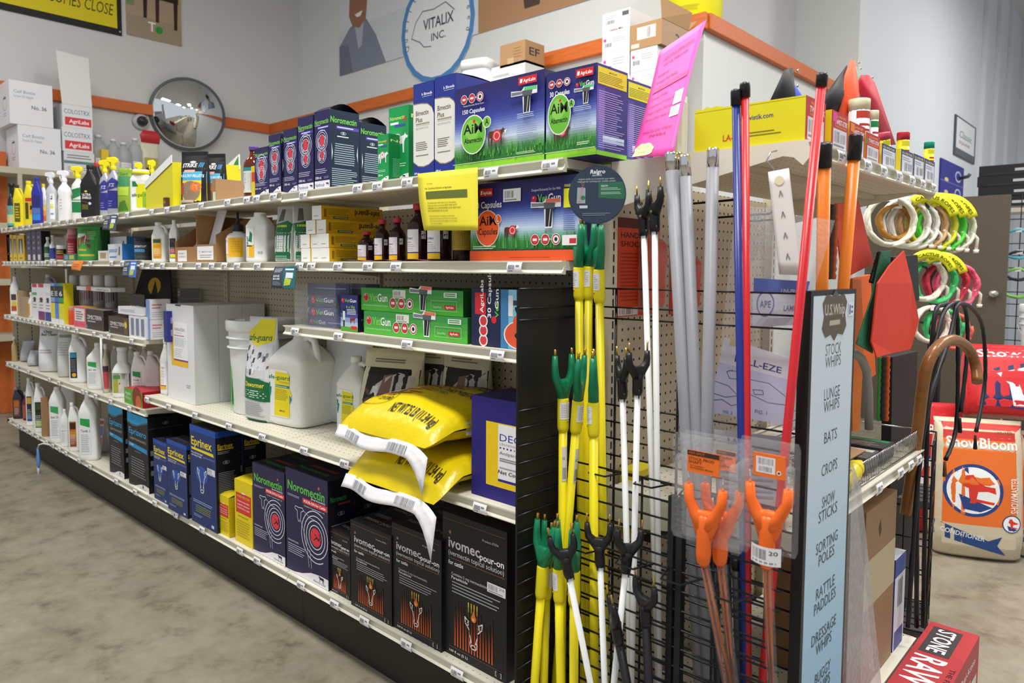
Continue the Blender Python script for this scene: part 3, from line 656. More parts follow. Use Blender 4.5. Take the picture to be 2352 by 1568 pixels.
for i, (u, vt, lb) in enumerate(((150, 860, 'hazy white jug at the back of the base shelf, left one'), (205, 872, 'hazy white jug at the back of the base shelf, middle one'), (262, 905, 'hazy white jug at the back of the base shelf, behind the black cartons'))):
    jug('white_jug', lb, u, 34, vt, y=.25, rz=.9, **JB)
lathe_bottle('clear_bottle', 'clear capped bottle with pale label behind the propped leaflet', 226, 22, 962, ZB, yz(228, 1040, ZB), '#d6d0c6', VIAL, VIALCAP, '#e6e6e6', lab=lambda p: p.rect(0, 0, 1, 1, '#e4dce4'))
x = xat(218, .09, ZB); t = thing('leaflet', 'folded leaflet standing open like a tent on the base shelf', 'leaflet', (x, .05, ZB), .35)
g = G(); g.add([(0, 0, 0), (.11, 0, 0), (.11, .03, .2), (0, .03, .2)], [(0, 1, 2, 3)], '#cfc6d2'); g.build('front_leaf', t, solid=.0008)
g = G(); g.add([(0, .03, .2), (.11, .03, .2), (.12, .09, .003), (0, .09, .003)], [(0, 1, 2, 3)], '#e8e6ee'); g.build('rear_leaf', t, solid=.0008)
p = P(.11, .2, lambda a, b, L: (a, b*.15-L, b+.001)); p.rect(.03, .55, .97, .8, '#7a86b8'); p.rect(.03, .1, .97, .5, '#b98a72'); p.rect(.03, .85, .97, .95, '#c84a4a'); p.done(t)
# blue and white cord tag hanging off the channel
x = xat(118, 0, ZB); t = thing('hanging_tag', 'blue plastic tag on a white cord hanging from the base shelf edge', 'tag', (x, -.012, ZB-.016))
G().tube([(0, 0.004, 0), (-.04, -.02, .004), (-.09, -.03, -.01), (-.115, -.03, -.04)], .004, '#e6ebf2').build('cord', t)
g = G(); g.loft([(-.13, .004, .004, 2), (-.1, .016, .008, 2.5), (-.06, .02, .009, 2.5), (-.03, .012, .006, 2), (0, .006, .005, 2)], '#5b93cf', (-.118, -.03, -.035)); g.build('tag_body', t)
G().loft([(-.07, .004, .004, 2), (-.03, .012, .006, 2), (0, .012, .006, 2)], '#d3dfee', (-.122, -.03, -.14)).build('tag_tip', t)
# ================================================================== ROW 4, right half (z = Z4)
def varaz(p):
    p.poly([(0, .12), (.16, .12), (.16, 1), (.05, .9), (0, .8)], '#efc22e'); p.rect(0, 0, 1, .12, '#efc22e'); p.rect(.16, .12, 1, .98, '#f4f4f6'); p.rect(.16, .12, 1, .155, '#8c2a74')
    p.text('VARAZEN', .22, .78, .07, '#33343c', w=.6, bold=-.005); p.text('(emulsion)', .3, .73, .025, '#8f9096', w=.36, bold=0); p.lines(.2, .66, .8, .7, 1, '#b8747a'); p.lines(.2, .44, .92, .64, 8, '#b4b5ba', .3); p.lines(.2, .2, .7, .4, 5, '#c3c4c8', .3)
jug('white_jug', 'small white bottle with a yellow bordered label, left of the tall white carton', 374, 30, 780, Z4, yz(372, 905, Z4), lab=lambda p: varaz(p), rz=.25, handle=False, d=.7, sh=.62)
y = yz(387, 912, Z4); t, w, h, d = carton('white_carton', 'tall white carton with a yellow bordered label on the second lowest shelf', 387, 449, 697, Z4, y, .105, '#e8e8ea', side_c='#cfcfd0', group='tall white cartons')
p = front(w, h); q = front(w*.62, h*.47, w*.16, 0, h*.36); varaz(q); q.done(t); p.lines(.7, .15, .85, .19, 2, '#a7a7ad'); p.rect(.35, .985, .55, 1, '#3a3a3c'); p.done(t, 'small_print')
for k, s in ((1, 'first'), (2, 'second')):
    c = copy_tree(t); c.location.y += k*(d+.002); c['label'] = 'plain white carton standing %s behind the tall yellow-labelled one' % s
# five gallon pail
def pail(name, label, loc, R, h, cat='bucket', lab=None, lidc='#e6e7e6', col='#eceeec', lid=True, rz=0, handle=True, group=None):
    t = thing(name, label, cat, loc, rz, group); m = M(col, .35)
    prof = [(R*.86, 0), (R*.88, .004), (R*.95, h*.66), (R*.955, h*.70), (R*1.03, h*.702), (R*1.03, h*.715), (R*.96, h*.72), (R*.97, h*.80), (R*1.05, h*.802), (R*1.05, h*.815), (R*.98, h*.82), (R*.985, h*.9), (R*.985, h*.94)]
    G().lathe(prof, m, n=36).build('pail_body', t)
    g = G(); g.lathe([(R*1.03, h*.88), (R*1.06, h*.90), (R*1.06, h*.985), (R*1.04, h), (R*.98, h*1.0), (R*.97, h*.975), (.001, h*.972)], M(lidc, .35), n=36)
    g.build('lid', t)
    for k in range(6):
        a = k*pi/3+.2; g = G(); g.box(-.004, R*.62, h*.973, .004, R*.97, h*.99, M(lidc, .35)); o = g.build('lid_rib', t); o.rotation_euler.z = a
    if lab: p = cp(R*.925, h*.06, h*.64, -48, 30, 12); lab(p); p.done(t)
    if handle: G().tube([(R*1.04*math.cos(a), -R*1.04*abs(math.sin(a))-.006, h*.74-.10*math.sin(a)) for a in [pi*i/12 for i in range(13)]], .0025, '#b9bbbd').build('bail_handle', t)
    return t
def greenlab(p):
    p.rect(.0, .0, .62, .97, '#43e23a'); p.text('Rabon 7.76 RG', .03, .9, .03, '#123c14', w=.3, bold=.02); p.text('By Prescription', .03, .86, .025, '#123c14', w=.3, bold=.02)
    for i in range(7): p.lines(.03, .12+.1*i, .56, .19+.1*i, 3, '#238f26', .28)
    p.text('WINDMILL', .2, .07, .03, '#0d2c10', w=.26, bold=.04)
c0 = on(545, 950, 2, Z4); R_ = 168/2*dep((c0.x, c0.y+.13, Z4))/F
pail('pail', 'white lidded pail with a bright green label, between carton and feed pouch', (c0.x, c0.y+R_*.8, Z4), R_*.92, zat(729, c0.x-.1, c0.y+.12)-Z4, lab=greenlab, rz=-.25, handle=False)
def safeg(p, u, v, hgt, w, c='#176a3c'): p.text('safe-guard', u, v, hgt, c, w=w, bold=.02)
# dewormer pouch
def dewlab(p):
    p.poly([(.02, .84), (.45, .98), (.98, .985), (.98, .78), (.5, .72), (.02, .80)], '#e9dd1c'); p.text('safe-guard', .08, .77, .06, '#1c6b35', w=.84, bold=.02, rot=2)
    p.rect(.02, .42, .98, .74, '#d6d6da'); 
    for i in range(26):
        a = random.uniform(.06, .9); b = random.uniform(.44, .68); r = random.uniform(.03, .08); p.poly([(a, b), (a+r, b+.01), (a+r*1.3, b+r*.8), (a+r*.3, b+r*.7)], random.choice(['#8d8d93', '#5a5a60', '#b5b5bb', '#3f4046', '#ececef']))
    p.poly([(.02, .44), (.3, .42), (.7, .42), (.98, .38), (.98, .20), (.02, .22)], '#14693c'); p.line([(.02, .455), (.3, .435), (.7, .435), (.97, .39)], .004, '#eceeee')
    p.text('% Dewormer', .06, .335, .045, '#f0e23a', w=.8, bold=.03); p.lines(.06, .23, .92, .31, 4, '#d5e3d8', .4)
    p.lines(.06, .05, .9, .19, 8, '#8f9096', .3); p.rect(.02, .0, .98, .022, '#14693c')
y = yz(570, 965, Z4); x = xat(575, y, Z4); wv = (611-527)*dep((x, y, Z4))/F
pouch('feed_pouch', 'standing dewormer pouch with yellow top and green band, beside the big white jug', 0, 0, 0, Z4, y, '#dcdde0', d=.10, rz=.1, w=wv*1.28, h=zat(729, x, y)-Z4, loc=(x+.01, y+.055, Z4), lab=dewlab)
# one gallon jugs
def safelab(p):
    p.rect(0, .0, .8, 1, '#eeefec'); p.poly([(.30, .02), (.86, .02), (.86, .35), (.95, .5), (.86, .62), (.86, .94), (.36, .97)], '#f0dc1e'); p.text('safe-guard', .02, .80, .085, '#17793f', w=.86, bold=.02); p.text('(fenbendazole)', .5, .73, .04, '#6e9a3a', w=.38, bold=0)
    p.rect(.36, .63, .86, .685, '#128a7c'); p.text('Dewormer', .38, .642, .03, '#f2f6f2', w=.4, bold=.02); p.lines(.34, .36, .82, .6, 8, '#8d8420', .3)
    for a, b, s in ((.12, .62, .1), (.16, .52, .11), (.13, .42, .09)): p.poly([(a-s*.6, b+s), (a+s*.5, b+s*.9), (a+s*.4, b), (a+s*.1, b-s*.9), (a-s*.3, b-s*.6)], '#15907a')
    p.text('MERCK', .5, .12, .035, '#5a6a30', w=.2); p.poly([(.86, .3), (.95, .42), (.86, .5)], '#2f8fae')
def gal(name, label, u0, u1, vt, bl, cap_side=0, lab=safelab, handle_side=1, rz=.12, **k):
    y = yz(*bl, Z4); x0 = xat(u0, y, Z4); s = dep((x0, y, Z4))/F; wd = (u1-u0)*s/(math.cos(YAW)*.98+math.sin(YAW)*.62); h = hmax(Z4, x0, zat(vt, x0, y)-Z4)
    t = thing(name, label, 'jug', (x0+wd/2, y+wd*.42, Z4), rz); m = M('#e9e9e4', .3); hw, hd = wd/2, wd*.42
    secs = [(0, hw*.9, hd*.9, 4), (h*.015, hw*.99, hd*.99, 6), (h*.05, hw, hd, 7), (h*.08, hw*.985, hd*.98, 7), (h*.62, hw*.985, hd*.98, 7), (h*.64, hw, hd, 7), (h*.69, hw*.97, hd*.96, 5), (h*.8, hw*.62, hd*.75, 3, cap_side*hw*.3), (h*.88, hw*.3, hw*.3, 2, cap_side*hw*.5), (h*.93, hw*.24, hw*.24, 2, cap_side*hw*.5)]
    G().loft(secs, m, n=32).build('bottle_body', t); cx = cap_side*hw*.5
    G().lathe([(hw*.27, h*.925), (hw*.28, h*.93), (hw*.28, h*.99), (hw*.26, h)], M('#efefec', .35), (cx, 0, 0), 20).build('screw_cap', t)
    sg = handle_side; G().tube([(cx+sg*hw*.2, 0, h*.88), (cx+sg*hw*.45, 0, h*.91), (sg*hw*.72, 0, h*.87), (sg*hw*.86, 0, h*.74), (sg*hw*.86, 0, h*.66)], [hw*.14, hw*.13, hw*.12, hw*.13, hw*.15], m, 10).build('handle', t)
    p = lp(secs, -hw*.93, hw*.6, h*.09, h*.58, 6); lab(p); p.done(t); return t
gal('dewormer_jug', 'large white square jug with a yellow label under the upper right shelf', 612, 759, 752, (613, 968), 0)
gal('dewormer_jug', 'white handled jug with a yellow label, left of the yellow feed bags', 769.5, 872, 818, (770, 990), -.5)
# goat feed bags
def goatlab(lower=False):
    def f(p):
        p.poly([(0, .42), (1, .42), (.97, .0), (.03, .0)], '#ecd51a'); p.rect(.0, .42, 1, .80, '#1d1c20'); p.poly([(.25, .44), (.9, .44), (.95, .72), (.7, .76), (.5, .70), (.3, .6)], '#bdb8ba'); p.poly([(.42, .52), (.62, .55), (.6, .74), (.46, .72)], '#7d5c54'); p.poly([(.30, .46), (.42, .5), (.40, .62), (.31, .6)], '#e2e0e2'); p.poly([(.14, .44), (.3, .44), (.26, .56), (.16, .58)], '#5b4038')
        p.rect(.0, .42, 1, .44, '#2a3468'); p.text('POSITIVE PELLET', .1, .34, .05, '#27326a', w=.8, bold=.02, shear=.15); p.lines(.2, .85, .8, .9, 2, '#7d7a6a')
        p.circ(.85, .44, .09, '#26356a')
    return f
y = .13; x = xat(902, y, Z4)
pouch('goat_feed_bag', 'upright goat feed bag with a black photo panel, behind the lying yellow bags', 0, 0, 0, Z4, y, '#d6d2b4', d=.13, rz=.30, w=.235, h=.315, loc=(xat(893, .2, Z4), .20, Z4), lab=goatlab(), tilt=-.13)
pouch('goat_feed_bag', 'goat feed bag at the back of the shelf, right of the upright one', 0, 0, 0, Z4, y, '#cfcbae', d=.10, rz=.2, w=.2, h=.33, loc=(xat(985, .33, Z4), .335, Z4), lab=goatlab())
pouch('goat_feed_bag', 'goat feed bag at the back of the shelf, above the lying yellow bags', 0, 0, 0, Z4, y, '#cfcbae', d=.10, rz=.1, w=.2, h=.33, loc=(xat(1070, .33, Z4), .335, Z4), lab=goatlab())
# two plump bags lying on the shelf, seams hanging over the lip
def lying_bag(label, z0, x0, x1, y0, y1, th, sag, nm, seam_drop, twist=0):
    t = thing('feed_bag', label, 'bag', (0, 0, 0), 0, 'yellow feed bags lying on the shelf'); W = x1-x0
    def prof(v): return min(1, (math.sin(pi*min(1, max(0, v))**.75))**.55 if 0 < v < 1 else 0)
    def pt(u, v, s):
        q = math.sin(pi*min(max(u, 0), 1))**.42 if 0 < u < 1 else 0
        e = prof(v*.93+.0); xx = x0+W*(.5+(u-.5)*(1-.06*(1-e)))
        zz = z0+th*.40+s*th*.5*q*e*(1.12 if s > 0 else .8); wr = .006*math.sin(9*u+5*v)*math.sin(7*v+3*u)*e*(s > 0)
        dr = sag*max(0, (.2-v)/.2)**1.2
        return (xx+twist*(v-.5)*.1, y0+(y1-y0)*v, zz+wr-dr)
    yel = M('#e3ca10', .3, kind='crinkle'); g = G()
    for s in (1, -1):
        g.surf((lambda u, v, s=s: pt(u, v, s)) if s > 0 else (lambda u, v, s=s: pt(1-u, v, s)), 30, 30, yel)
    g.build('bag_skin', t)
    # print on the upper skin
    P_ = P(W, y1-y0, lambda a, b, L: tuple(Vector(pt(a/W, b/(y1-y0), 1))+Vector((0, 0, L+.002))), 6)
    p = P_; p.ring(.22, .19, .18, .006, '#6a5a10', ry=.08); p.text('POSITIVE PELLET', .10, .18, .04, '#4a4416', w=.12, shear=.1); p.text('GOAT', .28, .20, .035, '#2c2a18', w=.08); p.text('DEWORMER', .24, .155, .035, '#2c2a18', w=.14)
    p.text(nm, .46, .085, .06, '#2b2818', w=.46, bold=.02)
    if z0 > Z4+.05:
        p.text('POSITIVE PELLET', .12, .66, .11, '#2a3672', w=.78, bold=.03, shear=.15); p.text('GOAT', .36, .56, .07, '#3a3f55', w=.26, bold=0); p.text('DEWORMER', .22, .45, .08, '#3a3f55', w=.6, bold=0); p.text('MEDICATED', .38, .39, .04, '#3a3f55', w=.25, bold=0)
        for i in range(6): p.lines(.2+.1*(i % 3), .22+.028*i, .36+.1*(i % 3), .24+.028*i, 1, '#c05a18', .7)
        p.sticker(.16, .27, .30, .34); p.poly([(0.02, .80), (.3, .82), (.7, .82), (.98, .8), (.98, .84), (.7, .86), (.3, .86), (.02, .84)], '#26305c'); p.poly([(.04, .84), (.96, .82), (.94, .97), (.06, .97)], '#8d8286'); p.poly([(.3, .86), (.8, .87), (.7, .96), (.4, .95)], '#d8d2d2'); p.poly([(.1, .86), (.3, .87), (.35, .95), (.12, .95)], '#5a4238')
        p.circ(.93, .66, .06, '#26305c')
    else: p.sticker(.45, .16, .62, .21)
    p.done(t)
    # side panel logo
    g = G(); g.add([(x1+.001-.012, y0+.13, z0+.04), (x1+.001-.006, y0+.21, z0+.04), (x1-.006, y0+.21, z0+.075), (x1-.012, y0+.13, z0+.075)], [(0, 1, 2, 3)], '#dfe4ea'); g.build('side_logo', t, solid=.001)
    # white sewn seam strip
    def seam(u, v):
        a, b, c = pt(u*.999+.0005, 0.0, 1); k = max(0, u-.86)/.14
        return (a+(.02*k), b-.018*v-.02*(1-v)*0+.004*math.sin(14*u)-.012*k, c-.034*v*(1+.5*k)+.006*math.sin(9*u+1)-seam_drop*k*k*(.4+v))
    G().surf(seam, 30, 3, M('#ecebee', .5, kind='crinkle')).build('sewn_seam', t, solid=.002)
    q = P(W, .03, lambda a, b, L: tuple(Vector(seam(a/W, 1-b/.03))+Vector((0, -.003, 0)))); q.bars(.12, .2, .3, .8, '#8f8f96', 14); q.bars(.62, .2, .85, .8, '#8f8f96', 18); q.done(t, 'seam_print')
    return t
bx0 = xat(790, -.02, Z4); bx1 = xat(1092, .2, Z4+.05)
lying_bag('lower yellow feed bag lying under its twin, white seam drooping over the shelf edge', Z4+.004, xat(790, -.085, .64), min(xat(1003, -.085, .62), xat(1083, .03, Z4)-.004), -.085, .375, .10, .052, 'NET WT 25 LB (11.34 kg)', .055)
lying_bag('upper yellow feed bag lying on its twin, with blue lettering and a goat picture', Z4+.099, xat(781, -.075, .735), xat(992, -.075, .725), -.075, .385, .14, .03, 'NET WT 25 LB (11.34 kg)', .04, .3)
# boxed pour-on in violet
y = yz(1083, 1132, Z4); t, w, h, d = carton('violet_carton', 'violet carton with white and yellow panel, against the black rack panel', 1083, 0, 906, Z4, y, .15, '#231c78', w=-.075-xat(1083, y, Z4), side_c='#191458', top_c='#1d1866')
p = front(w, h); p.rect(.2, .14, 1, .77, '#f0ca18'); p.rect(.36, .22, 1, .76, '#f1f0f2'); p.rect(.36, .20, 1, .225, '#2a2488'); p.text('DECTOMAX', .38, .60, .07, '#4a46a0', w=.8, bold=.004); p.text('(doramectin)', .38, .56, .025, '#a2a2ac', w=.3)
for i in range(8): p.rect(.38+.045*i, .525, .40+.045*i, .54, '#2f2a80' if i < 4 else '#9a9cc0')
p.text('Pour-On', .76, .50, .045, '#2f2a80', w=.3, bold=.01, shear=.2); p.text('Antiparasitic', .38, .47, .03, '#6a6a74', w=.32, bold=0); p.lines(.38, .40, .9, .44, 2, '#6e6e76', .4); p.lines(.38, .33, .72, .35, 1, '#9a9aa2'); p.text('Net Contents: 1 liter', .36, .28, .035, '#2b2b30', w=.62, bold=.012, shear=.15)
for i in range(5):
    for j in range(2): p.rect(.92+.05*j, .75+.03*i, .94+.05*j, .765+.03*i, '#d8d6f0')
p.done(t); p = top(w, d, h); p.text('DECTOMAX', .1, .4, .3, '#4b47a0', w=.8); p.done(t, 'top_print')
# clear bag of white cloth behind the jugs
pouch('clear_bag', 'crumpled clear plastic bag behind the two white jugs', 0, 0, 0, Z4, .3, '#cfd2d2', d=.12, rz=.3, w=.22, h=.33, loc=(xat(800, .31, Z4), .32, Z4))
# acrylic divider at the end of the run
G().box(-.062, -.012, Z4-.16, -.060, .12, Z4+.14, M('#e3e8ea', .1, 0, .22, 'film')).build('shelf_divider', run)
# ================================================================== GUN SHELF (z = ZV)
y = .02
x0 = xat(677, y, ZV); x1 = xat(772, y, ZV); h = zat(649, x0, y)-ZV; w = x1-x0; d = .07
t = thing('blister_pack', 'clear blister pack of blue cylinders at the left end of the gun shelf', 'pack', (x0, y, ZV))
g = G(); g.box(.001, .05, .002, w-.001, .055, h-.002, M('#22286a', .4)); g.build('backing_card', t)
for i, zz in enumerate((.30, .58)):
    g = G(); g.tube([(w*.26, .028, h*zz+.01), (w*.94, .028, h*zz+.01)], h*.10, M('#26307c', .3), 16); g.build('cylinder', t)
    G().tube([(w*.17, .028, h*zz+.01), (w*.255, .028, h*zz+.01)], [h*.06, h*.09], M('#a9adb6', .25, .8), 14).build('valve', t)
    p = front(w*.6, h*.2, w*.32, .028-h*.10, h*(zz-.06)); vetgun(p, .02, .3, .5, .9); p.done(t)
p = front(w, h, 0, .05); p.rect(0, 0, 1, .2, '#273a92'); vetgun(p, .05, .05, .09, .4); p.lines(.5, .07, .95, .11, 1, '#a9b4dd', .6); p.lines(.2, .86, .96, .9, 1, '#aab3d8'); p.rect(.03, .25, .12, .8, '#2a3f4a'); p.done(t)
g = G(); g.box(0, 0, 0, w, .0595, h, M('#eef3f6', .08, 0, .16, 'film')); g.build('clear_shell', t)
c = copy_tree(t); c.location = (x0+.03, y+.09, ZV); c['label'] = 'clear blister pack standing right behind the front one on the gun shelf'
t, w, h, d = carton('cartridge_box', 'small navy box of cartridges between the blister pack and green boxes', 783, 822, 676, ZV, .02, .06, '#2a2a70', side_c='#17182e')
p = front(w, h); p.grad(0, 0, 1, .5, ['#5aa02e', '#b9c6e0', '#8f9fd0', '#4a5098']); vetgun(p, .06, .80, .09, .88); p.text('6 x 25g', .34, .64, .07, '#8ed04a', w=.5, bold=.03); p.lines(.38, .46, .92, .62, 4, '#d5d8ee', .45, .1); p.rect(.16, .12, .24, .6, '#1a1a22'); p.rect(.14, .3, .27, .55, '#d8efd2'); beast(p, .72, .3, .3, '#8a2a2a'); p.rect(.62, .06, .94, .15, '#d2332e'); p.done(t)
p = side(d, h, w); p.rect(.2, .3, .8, .35, '#3a6a4a'); p.ring(.5, .2, .2, .03, '#4a7a5a'); p.done(t, 'side_print')
def vgreen(p):
    p.grad(0, 0, 1, 1, ['#55b83c', '#4fae40', '#46a046', '#3d9448']); p.circ(.055, .58, .028, '#cfd8cc'); p.circ(.055, .58, .026, '#d92a2e'); p.line([(.03, .58), (.08, .58)], .0012, '#7a1418'); p.line([(.055, .42), (.055, .74)], .0012, '#7a1418'); p.circ(.048, .68, .007, '#f3a9a9')
    p.text('Vet', .095, .42, .34, '#85d653', w=.085, bold=.03); p.text('Gun', .182, .42, .34, '#f4f6f4', w=.105, bold=.035); p.text('An Innovative Insecticide Delivery System', .03, .2, .09, '#c8ecc2', w=.26, bold=0)
    triple(p, .305, .38, .25); p.sticker(.345, .60, .475, .95, '#e3e0d8', 9); gun(p, .52, .38, .2); p.rect(.835, .72, .95, .92, '#d8ecd8'); p.lines(.845, .75, .94, .9, 2, '#3f7a44', .5)
    p.line([(.72, .18), (.72, .58), (.95, .58), (.95, .18)], .0009, '#c5e6c0', True); p.rect(.84, .26, .935, .42, '#d2242c'); p.text('AgriLabs', .852, .30, .08, '#ffffff', w=.07); p.text('SmartVet', .74, .28, .1, '#c9efc0', w=.075, bold=0)
t, w, h, d = carton('launcher_box', 'lower of two stacked long green boxes on the gun shelf', 836.4, 1074, 713, ZV, .02, .19, '#49a540', side_c='#245c28', top_c='#2f7a34', group='long green boxes'); hh = h*.92
p = front(w, h); vgreen(p); p.done(t)
c = copy_tree(t); c.location = (xat(830, .03, ZV+h), .03, ZV+h+.001); c['label'] = 'upper of two stacked long green boxes on the gun shelf'
t, w, h, d = carton('capsule_box', 'navy and sky blue box lying on its side at the gun shelf right end', 1083, 0, 662, ZV, .02, .16, '#1c2448', w=-.075-xat(1083, .02, ZV), side_c='#151a34', top_c='#10142a')
p = front(w, h); p.grad(.45, .0, 1, 1, ['#5cb8dc', '#79c6e6', '#8fd2ec']); p.rect(.40, 0, .5, 1, '#3f7fb4'); p.rect(.05, .55, .2, .93, '#d2282e'); p.text('AgriLabs', .165, .58, .08, '#ffffff', w=.32, rot=90); p.text('30 Capsules', .27, .50, .085, '#f2f2f6', w=.5, rot=90, bold=.02); p.text('Vet', .37, .50, .085, '#6fc843', w=.15, rot=90, bold=.03); p.text('Gun', .37, .66, .085, '#f5f5f8', w=.19, rot=90, bold=.03)
p.circ(.31, .47, .035, '#d9262c'); p.circ(.64, .24, .2, '#f6efe8', ry=.24); p.circ(.64, .24, .185, '#e4573a', ry=.225); p.text('AiM', .66, .10, .14, '#1e1a1c', w=.34, rot=90, bold=.03); p.text('Capsules', .77, .08, .1, '#1e1a1c', w=.4, rot=90, bold=.02); p.circ(.62, .47, .06, '#e4573a'); p.text('L', .65, .455, .07, '#f8efe8', w=.04, rot=90)
p.rect(.5, .55, .56, .9, '#e8ecef'); p.rect(.56, .74, .68, .82, '#3a3c44'); p.lines(.72, .5, .98, .88, 9, '#3f6f92', .35); p.circ(.92, .27, .12, '#b8383c'); p.ring(.92, .27, .07, .02, '#e0c8c8')
for i in range(3): p.circ(.17, .1+.17*i, .055, '#d23b40'); p.ring(.17, .1+.17*i, .06, .015, '#f1e6e6')
p.done(t)
# goods on the shelf behind, in the gap between the left and right sections (z of the fourth row is far below: these stand on the left third row)
# ================================================================== ROW 2, right half (z = Z2)
Y2 = .035
def bx(name, label, ul, ur, vt, zs, d, col, pr=None, y=Y2, sp=None, **k):
    t, w, h, d = carton(name, label, ul, ur, vt, zs, y, d, col, **k)
    if pr: p = front(w, h); pr(p); p.done(t)
    if sp: p = side(d, h, w); sp(p); p.done(t, 'side_print')
    return t
jug('white_jug', 'white handled jug with an orange yellow label, left of the cardboard bin', 359, 46, 510, Z2, Y2, lab=lab_plain('#f2b41c', ['#c88a14', '#f2b41c', '#d79a16', '#2e5a50'], .1, .85, 0, .95), rz=.45, d=.6)
jug('white_jug', 'white bottle with black label and yellow base, touching the cardboard bin', 395, 26, 505, Z2, Y2, lab=lab_plain('#232126', ['#e8d21a', '#c8342c', '#2a282c', '#3a383c'], .05, .95, 0, .9), rz=.5, handle=False)
x0, xm, x1 = xat(403, Y2, Z2), xat(452, Y2, Z2), xat(497, Y2, Z2); h = zat(493, xm, Y2)-Z2
t = thing('cardboard_bin', 'brown cardboard display bin with two compartments and white slips', 'box', (x0, Y2, Z2)); W = x1-x0; mx_ = xm-x0; cb = M('#a3794c', .7, kind='card')
g = G(); g.box(0, .24, 0, W, .244, h*.9, cb); g.box(0, 0, 0, W, .24, .003, cb); g.build('bin_back', t)
for nm, xx, hh in (('bin_side', 0, .45), ('bin_divider', mx_, 1.0), ('bin_side', W-.004, .55)): G().prism([(.0, 0), (.24, 0), (.24, h*.98), (.10, h*.98) if hh > .9 else (.12, h*.9), (.0, h*hh)], xx, xx+.004, cb).build(nm, t)
G().box(.004, 0, .003, mx_-.0005, .003, h*.33, cb).build('bin_front', t); G().box(mx_+.0045, 0, .003, W-.004, .003, h*.37, cb).build('bin_front', t)
p = front(W, h); p.rect(.07, .02, .3, .26, '#ecebee'); p.text('PROBIOT', .09, .17, .04, '#7a6f74', w=.16); p.text('ACIDOPHILUS', .09, .10, .04, '#7a6f74', w=.18); p.rect(.56, .05, .94, .33, '#f0eff1'); p.text('T-1 MEDICATED', .6, .2, .03, '#7d7478', w=.3); p.lines(.62, .08, .9, .17, 2, '#a29a9e', .4); p.done(t)
t = tag(G().add([(0, 0, 0), (.07, .0, 0), (.075, .06, .2), (-.005, .06, .2)], [(0, 1, 2, 3)], '#e9e8ec').add([(.0, .0575, .175), (.06, .0575, .175), (.062, .0588, .195), (-.002, .0588, .195)], [(0, 1, 2, 3)], '#2a2f4a').build('syringe_sachet', loc=(xm+.012, Y2+.03, Z2+.015), solid=.003), 'white printed sachet leaning in the right half of the cardboard bin', 'sachet')
t['label'] = 'white printed sachet leaning in the right half of the cardboard bin'
tag(G().add([(0, 0, 0), (.02, .0, 0), (.045, .12, .14), (.02, .12, .14)], [(0, 1, 2, 3)], '#e8e6ea').add([(0.004, -.001, .0), (.009, -.001, 0), (.03, .119, .14), (.024, .119, .14)], [(0, 1, 2, 3)], '#c23a3a').build('paper_tube', loc=(x0+.035, Y2+.02, Z2+.02), solid=.003), 'red striped white slip in the left half of the cardboard bin', 'slip')
# bottle with black pump
def yel_lab(p): p.rect(0, 0, .55, 1, '#f0eff0'); p.rect(.45, .0, 1, 1, '#efb81c'); p.rect(0, 0, 1, .12, '#efb81c'); p.rect(0, .12, .5, .15, '#b03a3a'); p.text('VARAZEN', .05, .78, .09, '#3a3a40', w=.36, bold=0); p.lines(.6, .25, .95, .85, 7, '#c8941a', .3)
t = lathe_bottle('pump_bottle', 'white round bottle with yellow label and black dropper pump', 523, 52, 480, Z2, Y2, '#ececea', [(.95, 0), (1, .02), (1, .44), (.94, .52), (.7, .57), (.42, .585), (.42, .62)], [(.46, .61), (.5, .62), (.5, .74), (.3, .76), (.14, .8), (.09, 1)], '#1c1b1e', lab=yel_lab, lz=(.1, .48), la=(-85, 70), rz=.3)
t = jug('white_jug', 'large white square bottle with green and yellow label beside the pump bottle', 580, 70, 487, Z2, Y2, lab=lambda p: (p.rect(0, 0, .42, 1, '#eef0ee'), p.poly([(0, 0), (.42, 0), (.42, .45), (.3, .4), (.0, .42)], '#f0b820'), p.poly([(.1, .55), (.3, .5), (.34, .8), (.2, .9), (.16, .7)], '#1d8a5a'), p.rect(0, .36, .3, .41, '#2a6a44'), p.text('safe-guard', .1, .42, .09, '#26424a', w=.42, rot=90), p.bars(.62, .1, .9, .2, '#8d8d92')), handle=False, rz=.5, sh=.72, e=7, neck=.2, d=.72)
# green pouches
def gpouch(p):
    p.poly([(.0, .02), (1, .02), (1, .66), (.7, .74), (.4, .70), (0, .68)], '#12683a'); p.poly([(.03, .68), (.4, .70), (.7, .74), (.97, .68), (.97, 1), (.03, 1)], '#a9aca6'); p.poly([(.2, .72), (.5, .74), (.45, .95), (.25, .95)], '#5d5a54'); p.rect(.18, .62, .7, .66, '#b9c83a'); p.line([(.1, .16), (.1, .54), (.5, .58), (.9, .54), (.9, .16)], .0025, '#dfe6e0', True); p.rect(.12, .18, .86, .52, '#ccd2ce'); p.lines(.16, .22, .8, .5, 7, '#7f8a84', .3); p.lines(.1, .05, .8, .12, 2, '#9dc0aa', .4)
pouch('mineral_pouch', 'green and clear standing pouch with a white panel, facing front', 641, 56, 452, Z2, Y2, '#c8cac4', d=.07, rz=.35, lab=gpouch)
pouch('mineral_pouch', 'green standing pouch turned edge on, left of the stacked yellow cartons', 682, 50, 470, Z2, Y2+.02, '#c8cac4', d=.06, rz=1.0, lab=gpouch)
